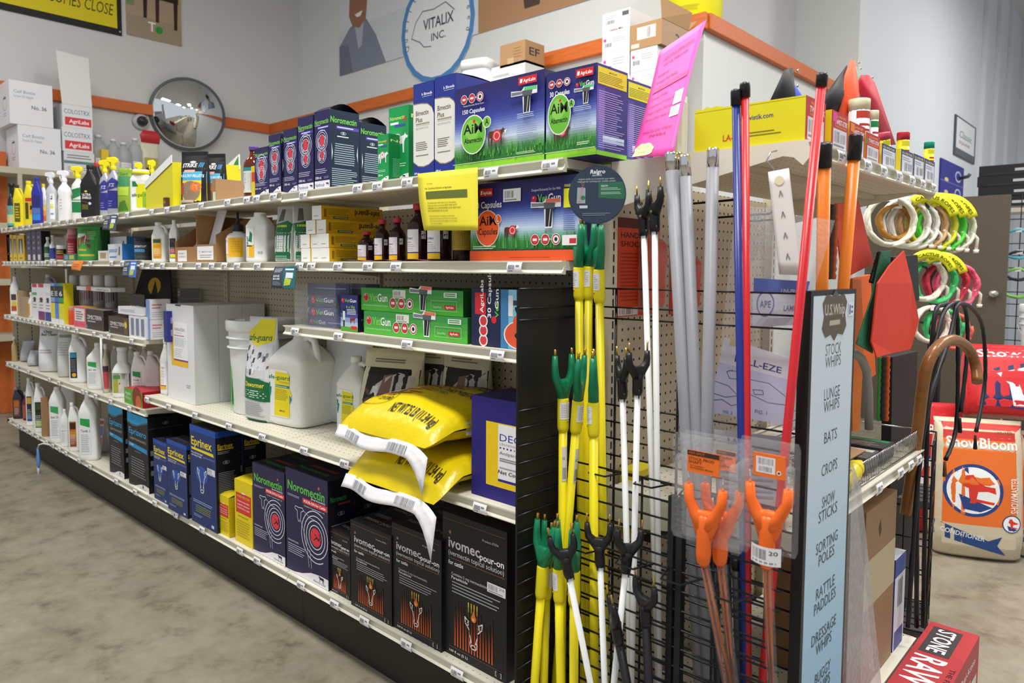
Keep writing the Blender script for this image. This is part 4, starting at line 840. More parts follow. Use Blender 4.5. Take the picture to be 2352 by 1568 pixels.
# stack of nine yellow cartons, white ends outward
def yel_side(p):
    p.text('safe-guard', .95, .78, .4, '#1c1f1a', w=.42, rot=180, bold=.02); p.rect(.18, .1, .42, .26, '#2c6a30'); p.text('Dewormer', .40, .22, .1, '#e8e4b8', w=.2, rot=180); p.lines(.1, .35, .45, .85, 5, '#8f7a14', .35); p.bars(.04, .2, .09, .8, '#3a3416', 8)
xs0, xs1 = xat(692, Y2, Z2), xat(757, Y2, Z2); cw = (xs1-xs0)/3-.001; top3 = zat(472, xat(725, Y2, Z2), Y2)-Z2; ch = top3/4-.001
proto = None
for r, (n, u0) in enumerate(((3, 692), (3, 691), (2, 704), (1, 718))):
    for k in range(n):
        nm = ['bottom', 'second', 'third', 'top'][r]; sd = ['left', 'middle', 'right'][k] if n == 3 else ['left', 'right'][k]
        lb = '%s carton of the %s layer in the stack of yellow cartons' % (sd, nm) if n > 1 else 'single carton on top of the stack of yellow cartons'
        pos = (xat(u0, Y2, Z2)+k*(cw+.001), Y2+.004*(k % 2), Z2+r*(ch+.001))
        if proto is None:
            proto, _, _, _ = carton('yellow_white_carton', lb, 0, 0, 0, Z2, 0, .24, '#ececea', side_c='#d9a90e', top_c='#c99c0e', loc=pos, w=cw, h=ch, group='yellow cartons with white ends')
            p = front(cw, ch); p.lines(.2, .2, .8, .35, 1, '#b9b9bb'); p.done(proto, 'end_print'); p = side(.24, ch, cw); yel_side(p); p.done(proto, 'side_print')
        else: c = copy_tree(proto); c.location = pos; c['label'] = lb
# amber vials
def vial_lab(p): p.rect(.0, .0, .62, 1, '#eeedf2'); p.rect(0, 0, .62, .2, '#f0cd16'); p.rect(0, .2, .62, .24, '#3a3a80'); p.text('DECTOMAX', .04, .66, .07, '#3b3c7c', w=.38, bold=.01); p.text('Injectable', .04, .55, .05, '#6a6a80', w=.3, bold=0); p.lines(.05, .28, .5, .52, 4, '#a6a6b2', .3); p.rect(.72, .68, .9, .95, '#d6d6d8'); beast(p, .81, .8, .13, '#222226')
for i, (u, wv, vt, lb) in enumerate(((826, 40, 531, 'smallest amber vial with a red cap, right of the yellow stack'), (864, 36, 503, 'amber vial with a red cap, second from the yellow stack'), (898, 38, 499, 'amber vial with a red cap, third from the yellow stack'), (942, 50, 466, 'tallest amber vial with a red cap, left of the yellow notice'), (989, 56, 466, 'amber vial partly hidden by the hanging yellow notice'))):
    lathe_bottle('amber_vial', lb, u, wv, vt, Z2, Y2+.01, '#2a1210', VIAL, VIALCAP, '#b02c34', lab=vial_lab, lz=(.04, .55), rz=.55, group='amber vials with red caps', r_=.12)
lathe_bottle('brown_bottle', 'dark brown bottle with a yellow band under the hanging yellow notice', 1046, 46, 470, Z2, Y2+.03, '#20100c', VIAL, VIALCAP, '#2a2226', lab=lambda p: (p.rect(0, 0, 1, 1, '#b89a2a'), p.lines(.2, .1, .8, .9, 8, '#7c681c', .3)), lz=(.2, .56), rz=.4, r_=.15)
G().surf(lambda u, v: (xat(812, Y2, Z2)+u*(xat(1030, Y2, Z2)-xat(812, Y2, Z2)), .012+.2*v, Z2+.003+.002*math.sin(20*u)), 24, 4, '#a85a60').build('shelf_liner', run)
# big capsule carton
def aim(p, L_, col, bg, wide):
    p.circ(.17 if wide else .3, .40, .13 if wide else .27, '#f3f1ee'); p.circ(.17 if wide else .3, .40, .123 if wide else .255, col)
def aim_l(p):
    p.grad(0, .14, 1, 1, ['#2d7a36', '#3c8f40', '#7fb6a8', '#c9d9ee', '#9fb4de', '#6a80c4', '#3f4fa6', '#2b2f82', '#25266e', '#222262', '#20205a'])
    for i in range(60): u = random.random()*.98; p.poly([(u, .16), (u+.012, .16), (u+.006, .34+.05*random.random())], random.choice(['#2f7d35', '#479a3e', '#5aa84a']))
    p.rect(0, 0, 1, .13, '#ea5a24'); agri(p, .10, .83, .13, .1); p.text('150 Capsules', .02, .68, .085, '#f4f4f8', w=.30, bold=.03); p.sticker(.335, .74, .5, .90)
    p.circ(.18, .42, .118, '#f6efe6', ry=.235); p.circ(.18, .42, .112, '#e85c2a', ry=.225); p.text('AiM', .10, .46, .12, '#1d1718', w=.17, bold=.03); p.text('Capsules', .09, .34, .08, '#1d1718', w=.19, bold=.02); p.circ(.285, .53, .033, '#f6efe6'); p.circ(.285, .53, .029, '#e85c2a'); p.text('L', .273, .50, .07, '#f8f0ea', w=.02)
    beast(p, .41, .36, .12, '#5a3428'); p.circ(.425, .38, .035, '#d6323c'); p.ring(.425, .38, .025, .006, '#f0c8c8'); p.poly([(.455, .4), (.49, .41), (.47, .45)], '#f4f4f4')
    p.text('Designed Exclusively For Use With', .60, .84, .03, '#e6e6f2', w=.25, bold=0); vetgun(p, .6, .70, .1, .26); p.text('Work Smarter. Not Harder', .66, .635, .035, '#e6e6f2', w=.19, shear=.3); gun(p, .6, .48, .25)
    triple(p, .59, .255, .27); p.rect(.88, .62, .96, .84, '#e8e51e'); p.text('FRAGILE', .885, .86, .03, '#e8e51e', w=.07); p.lines(.88, .35, .98, .58, 10, '#5a6ab0', .4); p.rect(.87, .18, .99, .30, '#f4f4f4'); p.rect(.93, .2, .985, .26, '#d2333a'); p.lines(.04, .15, .28, .2, 2, '#cfe6cc', .4); p.lines(.4, .03, .8, .05, 1, '#b84418'); 
bx('capsule_carton', 'wide navy carton with an orange disc and base stripe, under the top shelf', 1081, 1330, 425, Z2, .2, '#26266a', aim_l, y=.025, side_c='#1c1d50', top_c='#1a1a48')
# ================================================================== ROW 2, left half (z = Z2L)
def sidegrid(p): p.lines(.1, .1, .9, .9, 8, '#8a7418', .3)
for i, (a, b) in enumerate(((7, 14), (14, 21), (21.5, 30), (31, 40), (41, 57))):
    t = bx('syringe_box', ('%s yellow syringe box with a clear window at the far left end' % ('leftmost', 'second', 'third', 'fourth', 'fifth')[i]), a, b, 538+i*.6, Z2L, .035, '#d8b21c', y=.03, side_c='#8f7412', group='yellow syringe boxes',
           pr=lambda p: (p.rect(.2, .3, .8, .85, '#3a3222'), p.poly([(.3, .3), (.7, .3), (.55, .8), (.45, .8)], '#bdb8b4'), p.rect(.1, .05, .9, .25, '#e0c030'), p.rect(.3, .1, .7, .14, '#6a5612')))
for i, (a, b) in enumerate(((62, 73), (74, 84), (85, 96))):
    bx('purple_box', ('%s tall dark purple box beside the yellow syringe boxes' % ('nearest', 'middle', 'farthest')[i]), a, b, 531, Z2L, .05, '#3f3558', y=.03, side_c='#15131c', group='tall purple boxes', pr=lambda p: (p.rect(.25, .04, .75, .22, '#cfcbd4'), p.lines(.3, .35, .7, .9, 3, '#8d84a8', .4)))
BT = dict(zs=Z2L, y=.03, rz=.8)
lathe_bottle('green_bottle', 'green and white round bottle on the second shelf, left end', 103, 14, 544, col='#dfe0de', prof=VIAL, cap=VIALCAP, caphex='#e8e8e6', lab=lambda p: (p.rect(0, 0, 1, 1, '#2f5c42'), p.circ(.5, .6, .2, '#3f7a58'), p.lines(.1, .2, .9, .5, 3, '#cfd8d0')), lz=(.05, .6), **BT)
lathe_bottle('pump_jar', 'small white bottle with a blue label and tall pump', 115, 13, 540, col='#e6e6ea', prof=[(.9, 0), (1, .02), (1, .6), (.6, .68), (.4, .7)], cap=[(.5, .69), (.5, .76), (.18, .78), (.16, .92), (.5, .93), (.5, 1)], caphex='#dcdce2', lab=lambda p: p.rect(0, 0, 1, 1, '#3a3f8a'), lz=(.08, .5), **BT)
lathe_bottle('white_jar', 'squat white jar with a black and red label', 131, 22, 563, col='#ececec', prof=[(.95, 0), (1, .03), (1, .78), (.9, .82)], cap=[(1.03, .82), (1.03, .98), (.98, 1)], caphex='#f0f0f0', lab=lambda p: (p.rect(0, 0, 1, 1, '#1f1c22'), p.rect(.1, .1, .9, .4, '#b03038'), p.lines(.2, .5, .8, .9, 2, '#c8a23a')), lz=(.08, .76), **BT)
lathe_bottle('red_can', 'red and pink tall bottle beside the horse picture pouch', 157, 22, 524, col='#b8606a', prof=CAN, cap=CANCAP, caphex='#c88a8c', lab=lambda p: (p.rect(0, 0, 1, 1, '#b02a34'), p.lines(.2, .2, .8, .8, 5, '#d8a0a4')), lz=(.04, .68), **BT)
bx('green_box', 'small dark green box in front of the red bottle', 146, 173, 583, Z2L, .05, '#3f6a50', y=.006, pr=lambda p: (p.rect(.1, .2, .4, .8, '#6fa0c0'), p.rect(.5, .2, .9, .8, '#b8c85a')))
def horse(p):
    p.rect(.0, .02, 1, .98, '#3d9a48'); p.text('SAND', .15, .84, .09, '#7a2a22', w=.6, bold=.03); p.rect(.05, .66, .4, .77, '#d6e0d6'); p.poly([(.05, .62), (.4, .72), (.55, .76), (.62, .6), (.7, .45), (.66, .35), (.56, .38), (.42, .5), (.3, .5), (.15, .36), (.05, .4)], '#7c4432'); p.poly([(.42, .72), (.47, .72), (.42, .45), (.38, .5)], '#d8c8b8'); p.rect(.15, .28, .5, .33, '#d9a024'); p.rect(.12, .13, .85, .18, '#d9c030'); p.lines(.5, .6, .9, .85, 5, '#a8d0a8', .3)
pouch('horse_pouch', 'bright green pouch with a brown horse picture on the second shelf', 192, 50, 514, Z2L, .03, '#3f9f4a', d=.06, rz=.8, lab=horse)
pouch('horse_pouch', 'green pouch half hidden behind the one with a horse picture', 222, 36, 518, Z2L, .13, '#2f6a38', d=.06, rz=.8)
def pana(p): p.text('panacur', .08, .5, .28, '#4a8fd0', w=.6, bold=.02); p.rect(.1, .15, .6, .25, '#4f7fd0'); p.poly([(.74, .3), (.84, .3), (.86, .8), (.78, .85)], '#5a5a62')
bx('white_carton', 'small white carton with a brown picture, left of the white and blue ones', 226, 248, 576, Z2L, .06, '#dcd8d4', y=.03, pr=lambda p: p.rect(.2, .2, .8, .8, '#a8926a'))
bx('blue_white_carton', 'white and blue carton with blue lettering, front of the group', 249, 281, 561, Z2L, .10, '#e2e4ea', y=.03, side_c='#2f7fd0', pr=pana)
bx('blue_white_carton', 'white and blue carton standing behind the lower blue lettered one', 254, 292, 545, Z2L, .10, '#dfe2ea', y=.17, side_c='#3f83c4', pr=pana)
lathe_bottle('black_tub', 'round black tub with white and blue lettering on the second shelf', 311, 36, 546, col='#2b2c34', prof=[(.96, 0), (1, .02), (1, .85), (.98, .86)], cap=[(1.03, .86), (1.03, .98), (.97, 1)], caphex='#1a1a1e', lab=lambda p: (p.rect(0, 0, 1, 1, '#34363f'), p.text('panacur', .1, .7, .18, '#e8eaf0', w=.8, bold=.02), p.rect(.1, .42, .8, .6, '#4fa0d8'), p.rect(.05, .05, .95, .2, '#4a4c54')), lz=(.05, .8), la=(-80, 60), **BT)
for i, u in enumerate((268, 290, 316)):
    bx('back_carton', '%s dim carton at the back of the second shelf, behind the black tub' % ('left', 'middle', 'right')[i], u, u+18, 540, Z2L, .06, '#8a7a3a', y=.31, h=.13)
# ================================================================== ROW 3, left half (z = ZL3)
B3 = dict(zs=ZL3, rz=.85)
jug('white_bottle', 'white bottle with a red and yellow label at the far end of the third shelf', 30, 22, 635, ZL3, .03, lab=lambda p: (p.rect(.1, 0, .8, .25, '#b84a3a'), p.rect(.1, .25, .8, .5, '#d8c43a'), p.rect(.1, .55, .8, .85, '#4a3a3c')), rz=.85, handle=False)
for i, (u, vt, c) in enumerate(((48, 630, '#b9b9b5'), (68, 632, '#7d756e'), (92, 648, '#a8a49c'))):
    jug('hazy_bottle', '%s hazy bottle at the back of the third shelf' % ('left', 'middle', 'right')[i], u, 30, vt, ZL3, .24, col=c, rz=.85, group='hazy bottles at the back')
bx('tan_box', 'taller tan box beside the far white bottle on the third shelf', 41, 53, 667, ZL3, .05, '#a58a6c', y=.03, pr=lambda p: p.rect(.1, .1, .35, .9, '#d0a838'))
bx('tan_box', 'shorter tan box, second from the far white bottle', 52, 61, 682, ZL3, .05, '#ad9272', y=.02)
lathe_bottle('white_pot', 'small white bottle with white lid between tan and white boxes', 66, 13, 671, y=.03, col='#e0dfdd', prof=VIAL, cap=VIALCAP, caphex='#f0f0f0', lab=lambda p: (p.rect(0, 0, 1, 1, '#c8a24a'), p.rect(.5, 0, 1, 1, '#e8e6e2')), **B3)
def tub_(c1, c2, c3): return lambda p: (p.rect(.1, .9, .9, 1, c1), p.rect(0, 0, 1, .24, c2), p.rect(.1, .68, .9, .76, c3), p.lines(.15, .3, .85, .62, 4, '#8f8f98', .3), p.rect(.3, .5, .7, .62, '#2d2d33'))
for i, (a, b, c1, c2, c3, lb) in enumerate(((75, 88, '#c0303a', '#e8e6ea', '#4fae5a', 'white tall box with a red top and green stripe'), (89, 104, '#c0303a', '#7a2a6a', '#e6e4e8', 'white tall box with a purple base'), (105, 118, '#d8d6da', '#2c3f8a', '#d8d6da', 'white tall box with a fruit picture and blue base'))):
    bx('white_box', lb, a, b, 651, ZL3, .05, '#e9e7ea', y=.03, pr=tub_(c1, c2, c3), group='tall white boxes on the third shelf')
for i, (a, b, c, s_, lb) in enumerate(((118.5, 127, '#86a8e0', 'E', 'slim box in light blue, black and yellow'), (127.5, 136, '#3f6ac8', 'DE', 'slim box in mid blue with pink stripes'), (136.5, 148, '#2f9a58', '6', 'slim box in green, black and yellow'))):
    bx('slim_box', lb, a, b, 650, ZL3, .05, '#e6d81c' if i != 1 else '#4f86d8', y=.03, pr=lambda p, c=c, s_=s_: (p.rect(0, .5, 1, 1, '#16161c'), p.rect(0, .52, 1, .64, c), p.rect(0, .93, 1, 1, c), p.text(s_, .15, .68, .12, '#e8e8f0', w=.6, bold=.03), p.rect(0, 0, 1, .1, '#e9e9ec')), group='slim supplement boxes')
def canlab(c): return lambda p: (p.rect(0, 0, 1, 1, '#9a9a9c'), p.rect(.05, .0, .7, .5, '#d9822a'), p.poly([(.05, .58), (.8, .68), (.8, .95), (.05, .88)], c), p.lines(.1, .1, .6, .4, 4, '#e9b070', .3))
for i, (u, wv, c, lb) in enumerate(((162, 19, '#6a8a4a', 'grey spray can with a green picture, leftmost of the spray cans'), (187, 28, '#8a3a5a', 'grey spray can with maroon lettering, second from the left'), (217, 27, '#7a2f4f', 'grey spray can with maroon lettering, third from the left'), (244, 26, '#4a2a2a', 'grey spray can with a dark picture, rightmost of the spray cans'))):
    lathe_bottle('spray_can', lb, u, wv, 632, y=.12, col='#a9a9ab', prof=CAN, cap=CANCAP, caphex='#dedcd8', lab=canlab(c), lz=(.06, .72), r_=.25, group='grey spray cans', **B3)
lathe_bottle('orange_can', 'orange and pink tube standing left of the pink carton', 158, 20, 704, y=.03, col='#e2562c', prof=CAN, cap=CANCAP, caphex='#d99a7a', **B3)
bx('pink_carton', 'pink and white carton left of the dark brown cartons', 170, 198, 702, ZL3, .06, '#d8667a', y=.02, side_c='#d9a24a', pr=lambda p: (p.rect(.1, .3, .9, .9, '#ecdfe0'), p.lines(.2, .35, .8, .8, 4, '#8a6a70'), p.rect(.1, .05, .9, .22, '#d8506a')))
def zim(p): p.text('ZIMECTERIN', .08, .5, .2, '#e9e6e4', w=.8, bold=.01); p.lines(.1, .34, .6, .44, 1, '#b9b2ae', .6); p.rect(.02, .05, .07, .2, '#4fa8b8')
bx('dark_brown_carton', 'dark brown carton with pale lettering, left of two on the third shelf', 198, 239, 708, ZL3, .12, '#3a2b28', y=.02, side_c='#2a1f1e', pr=zim, top_c='#8a8482')
bx('dark_brown_carton', 'dark brown carton with pale lettering, right of two on the third shelf', 241, 298, 712, ZL3, .12, '#33262a', y=.06, side_c='#2a2124', top_c='#8a8482', pr=lambda p: (p.text('ZIME', .1, .5, .25, '#e9e6e4', w=.5), p.rect(.02, .05, .08, .3, '#4fa8b8')))
bx('flat_white_carton', 'flat white carton lying on the left dark brown carton', 179, 256, 697, ZL3, .07, '#e2dfdc', y=.04, h=.02, pr=lambda p: (p.rect(.3, 0, .45, 1, '#d8602a'), p.text('vitaCare', .6, .2, .5, '#5a6a8a', w=.35)))
bpy.context.view_layer.update(); COL.objects['flat_white_carton'].location.z = ZL3+.2
bx('brown_paste_box', 'small brown paste box with white lettering under the striped cartons', 250, 295, 740, ZL3, .05, '#4a3a30', y=.012, pr=lambda p: (zim(p), p.rect(.8, .1, .98, .9, '#6a5a3a'), p.circ(.88, .6, .06, '#e8c83a')), h=.085)
bx('white_paste_box', 'white striped paste box beside the small brown one', 297, 336, 742, ZL3, .06, '#e6e6ea', y=.012, h=.10, pr=lambda p: [p.rect(.12+.3*i, .1, .3+.3*i, .9, '#7d86a0') for i in range(3)])
t = bx('white_paste_box', 'white paste box lying flat across the brown and striped ones', 273, 324, 730, ZL3, .06, '#ededf0', y=.014, h=.035, pr=lambda p: p.lines(.1, .3, .9, .7, 2, '#b9b9c4')); t.location.z += .103
bx('dark_paste_box', 'small dark brown box standing behind the flat white paste box', 298, 334, 715, ZL3, .05, '#3a302c', y=.13, pr=zim, h=.19)
t = bx('blue_white_box', 'lower of two stacked white and sky blue boxes on the third shelf', 337, 346, 741, ZL3, .09, '#7f9fd4', y=.02, h=.09, side_c='#ecebee', sp=lambda p: (p.lines(.1, .5, .6, .8, 2, '#d88a90'), p.lines(.1, .1, .8, .4, 3, '#b9b9c4', .3)), group='white and sky blue boxes')
c = copy_tree(t); c.location.z += .0915; c['label'] = 'upper of two stacked white and sky blue boxes on the third shelf'
bx('indigo_box', 'slim indigo box at the right end of the third shelf', 377, 385, 714, ZL3, .05, '#232a78', y=.03, side_c='#2a3180', sp=lambda p: p.lines(.3, .1, .7, .9, 2, '#8a90c8'))
# leaning black board with a horse at sunset
x = xat(330, .28, ZL3); t = thing('display_board', 'black board with a horse against a yellow moon, leaning at the back', 'board', (x-.1, .22, ZL3), 0, rot=(-.12, 0, .35))
g = G(); g.prism([(0, 0), (.36, 0), (.30, .33), (.10, .33)], 0, .006, '#17110f', ax=1); g.build('board', t)
p = front(.36, .33); p.circ(.55, .68, .13, '#d8a51c'); p.poly([(.2, .2), (.8, .2), (.75, .45), (.3, .4)], '#6a1f14'); p.poly([(.42, .3), (.5, .55), (.56, .78), (.62, .6), (.66, .3)], '#120c0a'); p.rect(.05, .03, .1, .09, '#3f9a80'); p.done(t)
for i, (u, v0) in enumerate(((414, .0), (414, .055), (414, .11), (414, .165))):
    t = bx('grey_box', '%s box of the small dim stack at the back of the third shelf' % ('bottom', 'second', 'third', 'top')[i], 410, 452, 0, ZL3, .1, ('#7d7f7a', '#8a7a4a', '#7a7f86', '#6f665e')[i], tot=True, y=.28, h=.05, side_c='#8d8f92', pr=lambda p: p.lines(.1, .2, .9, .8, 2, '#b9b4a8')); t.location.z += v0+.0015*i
# ================================================================== ROW 4, left half (z = ZL4)
lathe_bottle('amber_liquid_bottle', 'clear bottle of amber liquid with white cap at the far end, fourth shelf', 25, 12, 773, ZL4, .03, '#b09a6c', VIAL, VIALCAP, '#ececec', r_=.15)
for i, (u, wv, vt, y_, rx) in enumerate(((45, 26, 784, .06, .3), (60, 24, 806, .03, .2))):
    pouch('foil_bag', '%s crumpled silver foil bag at the far end of the fourth shelf' % ('left', 'right')[i], u, wv, vt, ZL4, y_, '#b9bcc0', d=.1, rz=.8, tilt=-.1, group='foil bags')
pouch('white_bag', 'large shiny white bag with black heading on the fourth shelf', 92, 50, 748, ZL4, .02, '#dfe1e3', d=.14, rz=.85, lab=lambda p: (p.text('Oxy', .2, .84, .05, '#2b2b2f', w=.4, bold=.03), p.text('Bed Clean', .12, .78, .05, '#2b2b2f', w=.7, bold=.03), p.lines(.2, .4, .8, .5, 2, '#b9a9aa')))
pouch('white_bag', 'smaller white bag leaning right of the large white one', 133, 34, 756, ZL4, .03, '#cfd0cd', d=.10, rz=.85, lab=lambda p: (p.rect(.1, .82, .9, .88, '#8a9a82'), p.lines(.15, .45, .85, .75, 6, '#a9aaa6', .3)))
JL = dict(zs=ZL4, group='jugs on the fourth shelf')
jug('white_jug', 'white handled jug with a black, blue and orange label, fourth shelf', 170, 42, 766, y=.03, lab=lambda p: (p.rect(.02, .0, .5, 1, '#22262c'), p.rect(.02, .8, .5, .98, '#2f7fa0'), p.lines(.06, .25, .45, .75, 8, '#7d8084', .35), p.circ(.28, .12, .15, '#e8a83a')), rz=.9, **JL)
jug('white_jug', 'white handled jug with green corners on its label, fourth shelf', 210, 40, 788, y=.02, lab=lab_green('30 36'), rz=.85, cap_u=.3, **JL)
lathe_bottle('red_label_bottle', 'slim clear bottle with a red label beside the hanging price flag', 237, 15, 790, ZL4, .03, '#c9c4a8', VIAL, VIALCAP, '#e9e9e9', lab=lambda p: (p.rect(0, 0, 1, .75, '#c24a50'), p.rect(0, .75, 1, 1, '#4a3438')), r_=.2)
jug('bell_jug', 'bell shaped white jug with a green and yellow sheep booklet', 270, 48, 798, y=.03, lab=lambda p: (p.rect(.0, .78, .5, .98, '#4f8f3a'), p.rect(.0, .0, .62, .76, '#a8a83a'), p.rect(.35, .0, .95, .76, '#c3c1bc'), p.poly([(.35, .2), (.6, .22), (.62, .45), (.5, .5), (.38, .42)], '#d6c8b4'), p.poly([(.38, .42), (.5, .52), (.44, .58)], '#3a2a22')), rz=.8, sh=.5, handle=False, neck=.24, **JL)
jug('white_jug', 'white jug with a green label behind the red and green box', 312, 38, 808, y=.06, lab=lab_green('Tonik 1'), rz=.85, **JL)
jug('white_jug', 'white jug without a visible label beside the small yellow bordered bottle', 343, 40, 806, y=.10, rz=.85, col='#d9d2d0', **JL)
for i, u in enumerate((230, 262, 300, 330)):
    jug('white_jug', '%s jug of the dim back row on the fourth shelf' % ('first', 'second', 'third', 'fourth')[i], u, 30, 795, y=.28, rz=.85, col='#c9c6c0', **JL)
t, w, h, d = carton('red_green_box', 'flat red and green fruit picture box at the right end, fourth shelf', 286, 0, 882, ZL4, .005, .26, '#5fae3a', w=xat(327, .005, ZL4)-xat(286, .005, ZL4), h=.075, side_c='#a31c26', top_c='#c23038')
p = front(w, h); p.text('Apple', .06, .6, .22, '#d8ecc8', w=.32); p.text('Wafers', .06, .3, .2, '#d8ecc8', w=.32); p.circ(.72, .5, .26, '#8a3a2a'); p.circ(.8, .3, .15, '#c86a3a'); p.done(t); p = side(d, h, w); p.text('25', .1, .3, .5, '#e8d8d8', w=.2, bold=.03); p.done(t, 'side_print')
x = xat(240, 0, ZL3); t = thing('price_flag', 'white plastic price flag on a long thin stem hanging from the third shelf', 'tag', (x, -.016, ZL3-.03))
G().box(-.02, -.001, 0, .02, .001, .022, '#eceef0').build('flag_clip', t); G().tube([(0, 0, .002), (.004, -.004, -.12), (.02, -.002, -.27)], [.006, .004, .003], '#e9ebee').build('stem', t)
# ================================================================== TOP SHELF, left half (z = ZTOPL)
def sp_(name, label, u, wpx, vt, col, head, lab, y=.03, **k): return spray(name, label, u, wpx, vt, ZTOPL, y, col, head, lab, group='spray bottles on the top shelf', **k)
def stripes(*cs): return lambda p: [p.rect(0, i/len(cs), 1, (i+1)/len(cs)-.01, c) for i, c in enumerate(cs)]
lathe_bottle('teal_bottle', 'black and teal bottle at the far left end of the top shelf', 18, 20, 420, ZTOPL, .03, '#1d2224', [(.95, 0), (1, .02), (1, .5), (.8, .62), (.5, .78)], [(.5, .76), (.4, .9), (.7, .95), (.6, 1)], '#16181a', lab=lambda p: (p.rect(0, 0, 1, 1, '#3aa8a0'), p.rect(0, .12, 1, .55, '#c8c08a'), p.text('BAR', .2, .68, .2, '#d8404a', w=.6, bold=.03)), lz=(.06, .5))
jug('yellow_jug', 'yellow jug at the far left, nearest the teal bottle', 38, 24, 424, ZTOPL, .03, col='#e2cf16', cap='#2a2a26', lab=lambda p: (p.rect(.1, .05, .8, .9, '#5a5216'), p.lines(.2, .2, .7, .8, 5, '#c8b828', .4)), rz=.85)
jug('yellow_jug', 'yellow jug with a red band below its neck, top shelf', 64, 30, 415, ZTOPL, .03, col='#e4d118', cap='#e4d118', lab=lambda p: (p.rect(.1, .85, .9, 1, '#c8302a'), p.rect(.5, .3, .9, .8, '#e0921c'), p.poly([(.55, .5), (.8, .5), (.8, .65), (.6, .68)], '#1f1c1a'), p.rect(.08, .1, .4, .8, '#4a4416')), rz=.85)
jug('blue_bottle', 'deep blue bottle with a pale blue label, top shelf', 80, 24, 406, ZTOPL, .03, col='#2a2f9a', cap='#2a2f9a', lab=stripes('#2f7fc8', '#4f6ab0', '#26286a', '#26286a'), rz=.85, handle=False)
jug('orange_label_bottle', 'white bottle with a yellow and orange label, behind the grey spray bottle', 97, 18, 422, ZTOPL, .07, cap='#e8d016', lab=stripes('#d86a2a', '#e89a3a', '#e8c83a', '#d8d0c0'), rz=.85, handle=False)
sp_('spray_bottle', 'silver grey slim spray bottle with a white trigger', 110, 26, 394, '#b9bcc4', '#d9dae4', lambda p: (p.rect(.5, .05, 1, .9, '#dfe2e8'), p.rect(.5, .4, .9, .55, '#d9d63a'), p.poly([(.55, .7), (.8, .7), (.75, .85)], '#3a3a42'), p.rect(.55, .2, .9, .25, '#4f86c8')))
sp_('spray_bottle', 'large plain white spray bottle with a white trigger', 138, 32, 390, '#e9e9ec', '#e6e6ee', lambda p: p.lines(.2, .3, .5, .7, 4, '#c8b4b4', .3))
lathe_bottle('grey_bottle', 'dark grey bottle tucked left of the green spray bottle', 153, 14, 440, ZTOPL, .10, '#5a5d60', VIAL, VIALCAP, '#6a6d70', lab=lambda p: p.rect(.2, .3, .8, .6, '#8a7a3a'))
sp_('spray_bottle', 'green and white spray bottle with a yellow trigger', 170, 32, 380, '#dfe2de', '#e6d81a', lambda p: (p.rect(0, .15, 1, .55, '#1f7a42'), p.poly([(0, .55), (1, .7), (1, .95), (0, .85)], '#2a7f48'), p.rect(0, .48, 1, .52, '#d8dcd8')))
jug('black_jug', 'front black jug with white and yellow lettering, top shelf', 197, 46, 378, ZTOPL, .02, col='#19181a', cap='#19181a', lab=lambda p: (p.circ(.36, .83, .1, '#d8b83a', ry=.04), p.text('ULTRA', .08, .66, .09, '#f0eeee', w=.62, bold=.04), p.text('SHIELD', .08, .54, .09, '#f0eeee', w=.66, bold=.04), p.poly([(0, .48), (.8, .36), (.8, .32), (0, .45)], '#7a3a22'), p.circ(.62, .36, .1, '#b8d8e8'), p.rect(.05, .12, .5, .32, '#5a5a1c')), rz=.75, handle=False, sh=.62, e=6)
jug('black_jug', 'black jug with a red cap half hidden behind the front black one', 216, 34, 372, ZTOPL, .12, col='#19181a', cap='#a8303a', lab=lambda p: (p.text('ULTRA', .1, .6, .09, '#e9e6e6', w=.6), p.text('SHIELD', .1, .48, .09, '#e9e6e6', w=.6), p.rect(.1, .1, .8, .35, '#3a2a20')), rz=.75, handle=False)
def ice(p): p.rect(0, .1, 1, .62, '#2a2c80'); p.poly([(0, .62), (1, .72), (1, .9), (.5, 1), (0, .85)], '#34368a'); p.text('ICE', .2, .74, .09, '#e6e8f4', w=.5, bold=.03, shear=.2); p.line([(0, .55), (1, .68)], .002, '#d8daea'); p.line([(0, .43), (1, .47)], .0014, '#c8b870'); p.lines(.1, .15, .5, .35, 3, '#8a8cc0', .3)
sp_('spray_bottle', 'silver and blue spray bottle with yellow trigger, left of its pair', 234, 28, 366, '#b4b8c2', '#e6d81a', ice, metal=.5)
sp_('spray_bottle', 'silver and blue spray bottle with yellow trigger, right of its pair', 252, 32, 359, '#b4b8c2', '#e6d81a', ice, metal=.5, y=.015)
pouch('fly_pouch', 'green leafy pouch between the spray bottles and white jug', 272, 30, 384, ZTOPL, .03, '#7f9a2c', d=.07, rz=.8, lab=lambda p: (p.rect(.05, .6, .95, .82, '#2f7a4a'), p.text('Guard', .15, .84, .07, '#2f7a4a', w=.6, bold=.03), p.poly([(.1, .05), (.9, .08), (.7, .3), (.3, .25)], '#3f6a1c'), p.rect(.1, .4, .9, .58, '#9fb83a')))
jug('dewormer_jug', 'white jug with green and yellow label and wide yellow lid, top shelf', 312, 50, 392, ZTOPL, .02, cap='#e8da1c', lab=lambda p: (p.rect(.35, 0, 1, .9, '#d9d81c'), p.poly([(.1, .8), (.5, .8), (.3, 1), (.1, 1)], '#1f7a42'), p.text('safe-guard', .05, .42, .13, '#1f6a3a', w=.9, bold=.02), p.rect(.75, .0, 1, .6, '#8fb82a')), rz=.75, handle=False, neck=.36, sh=.78, e=6)
for i, (u, vt) in enumerate(((315, 372), (345, 366))):
    sp_('spray_bottle', '%s white spray bottle with a yellow trigger behind the yellow display' % ('left', 'right')[i], u, 22, vt, '#e2e3e0', '#e6d81a', None, y=.3)
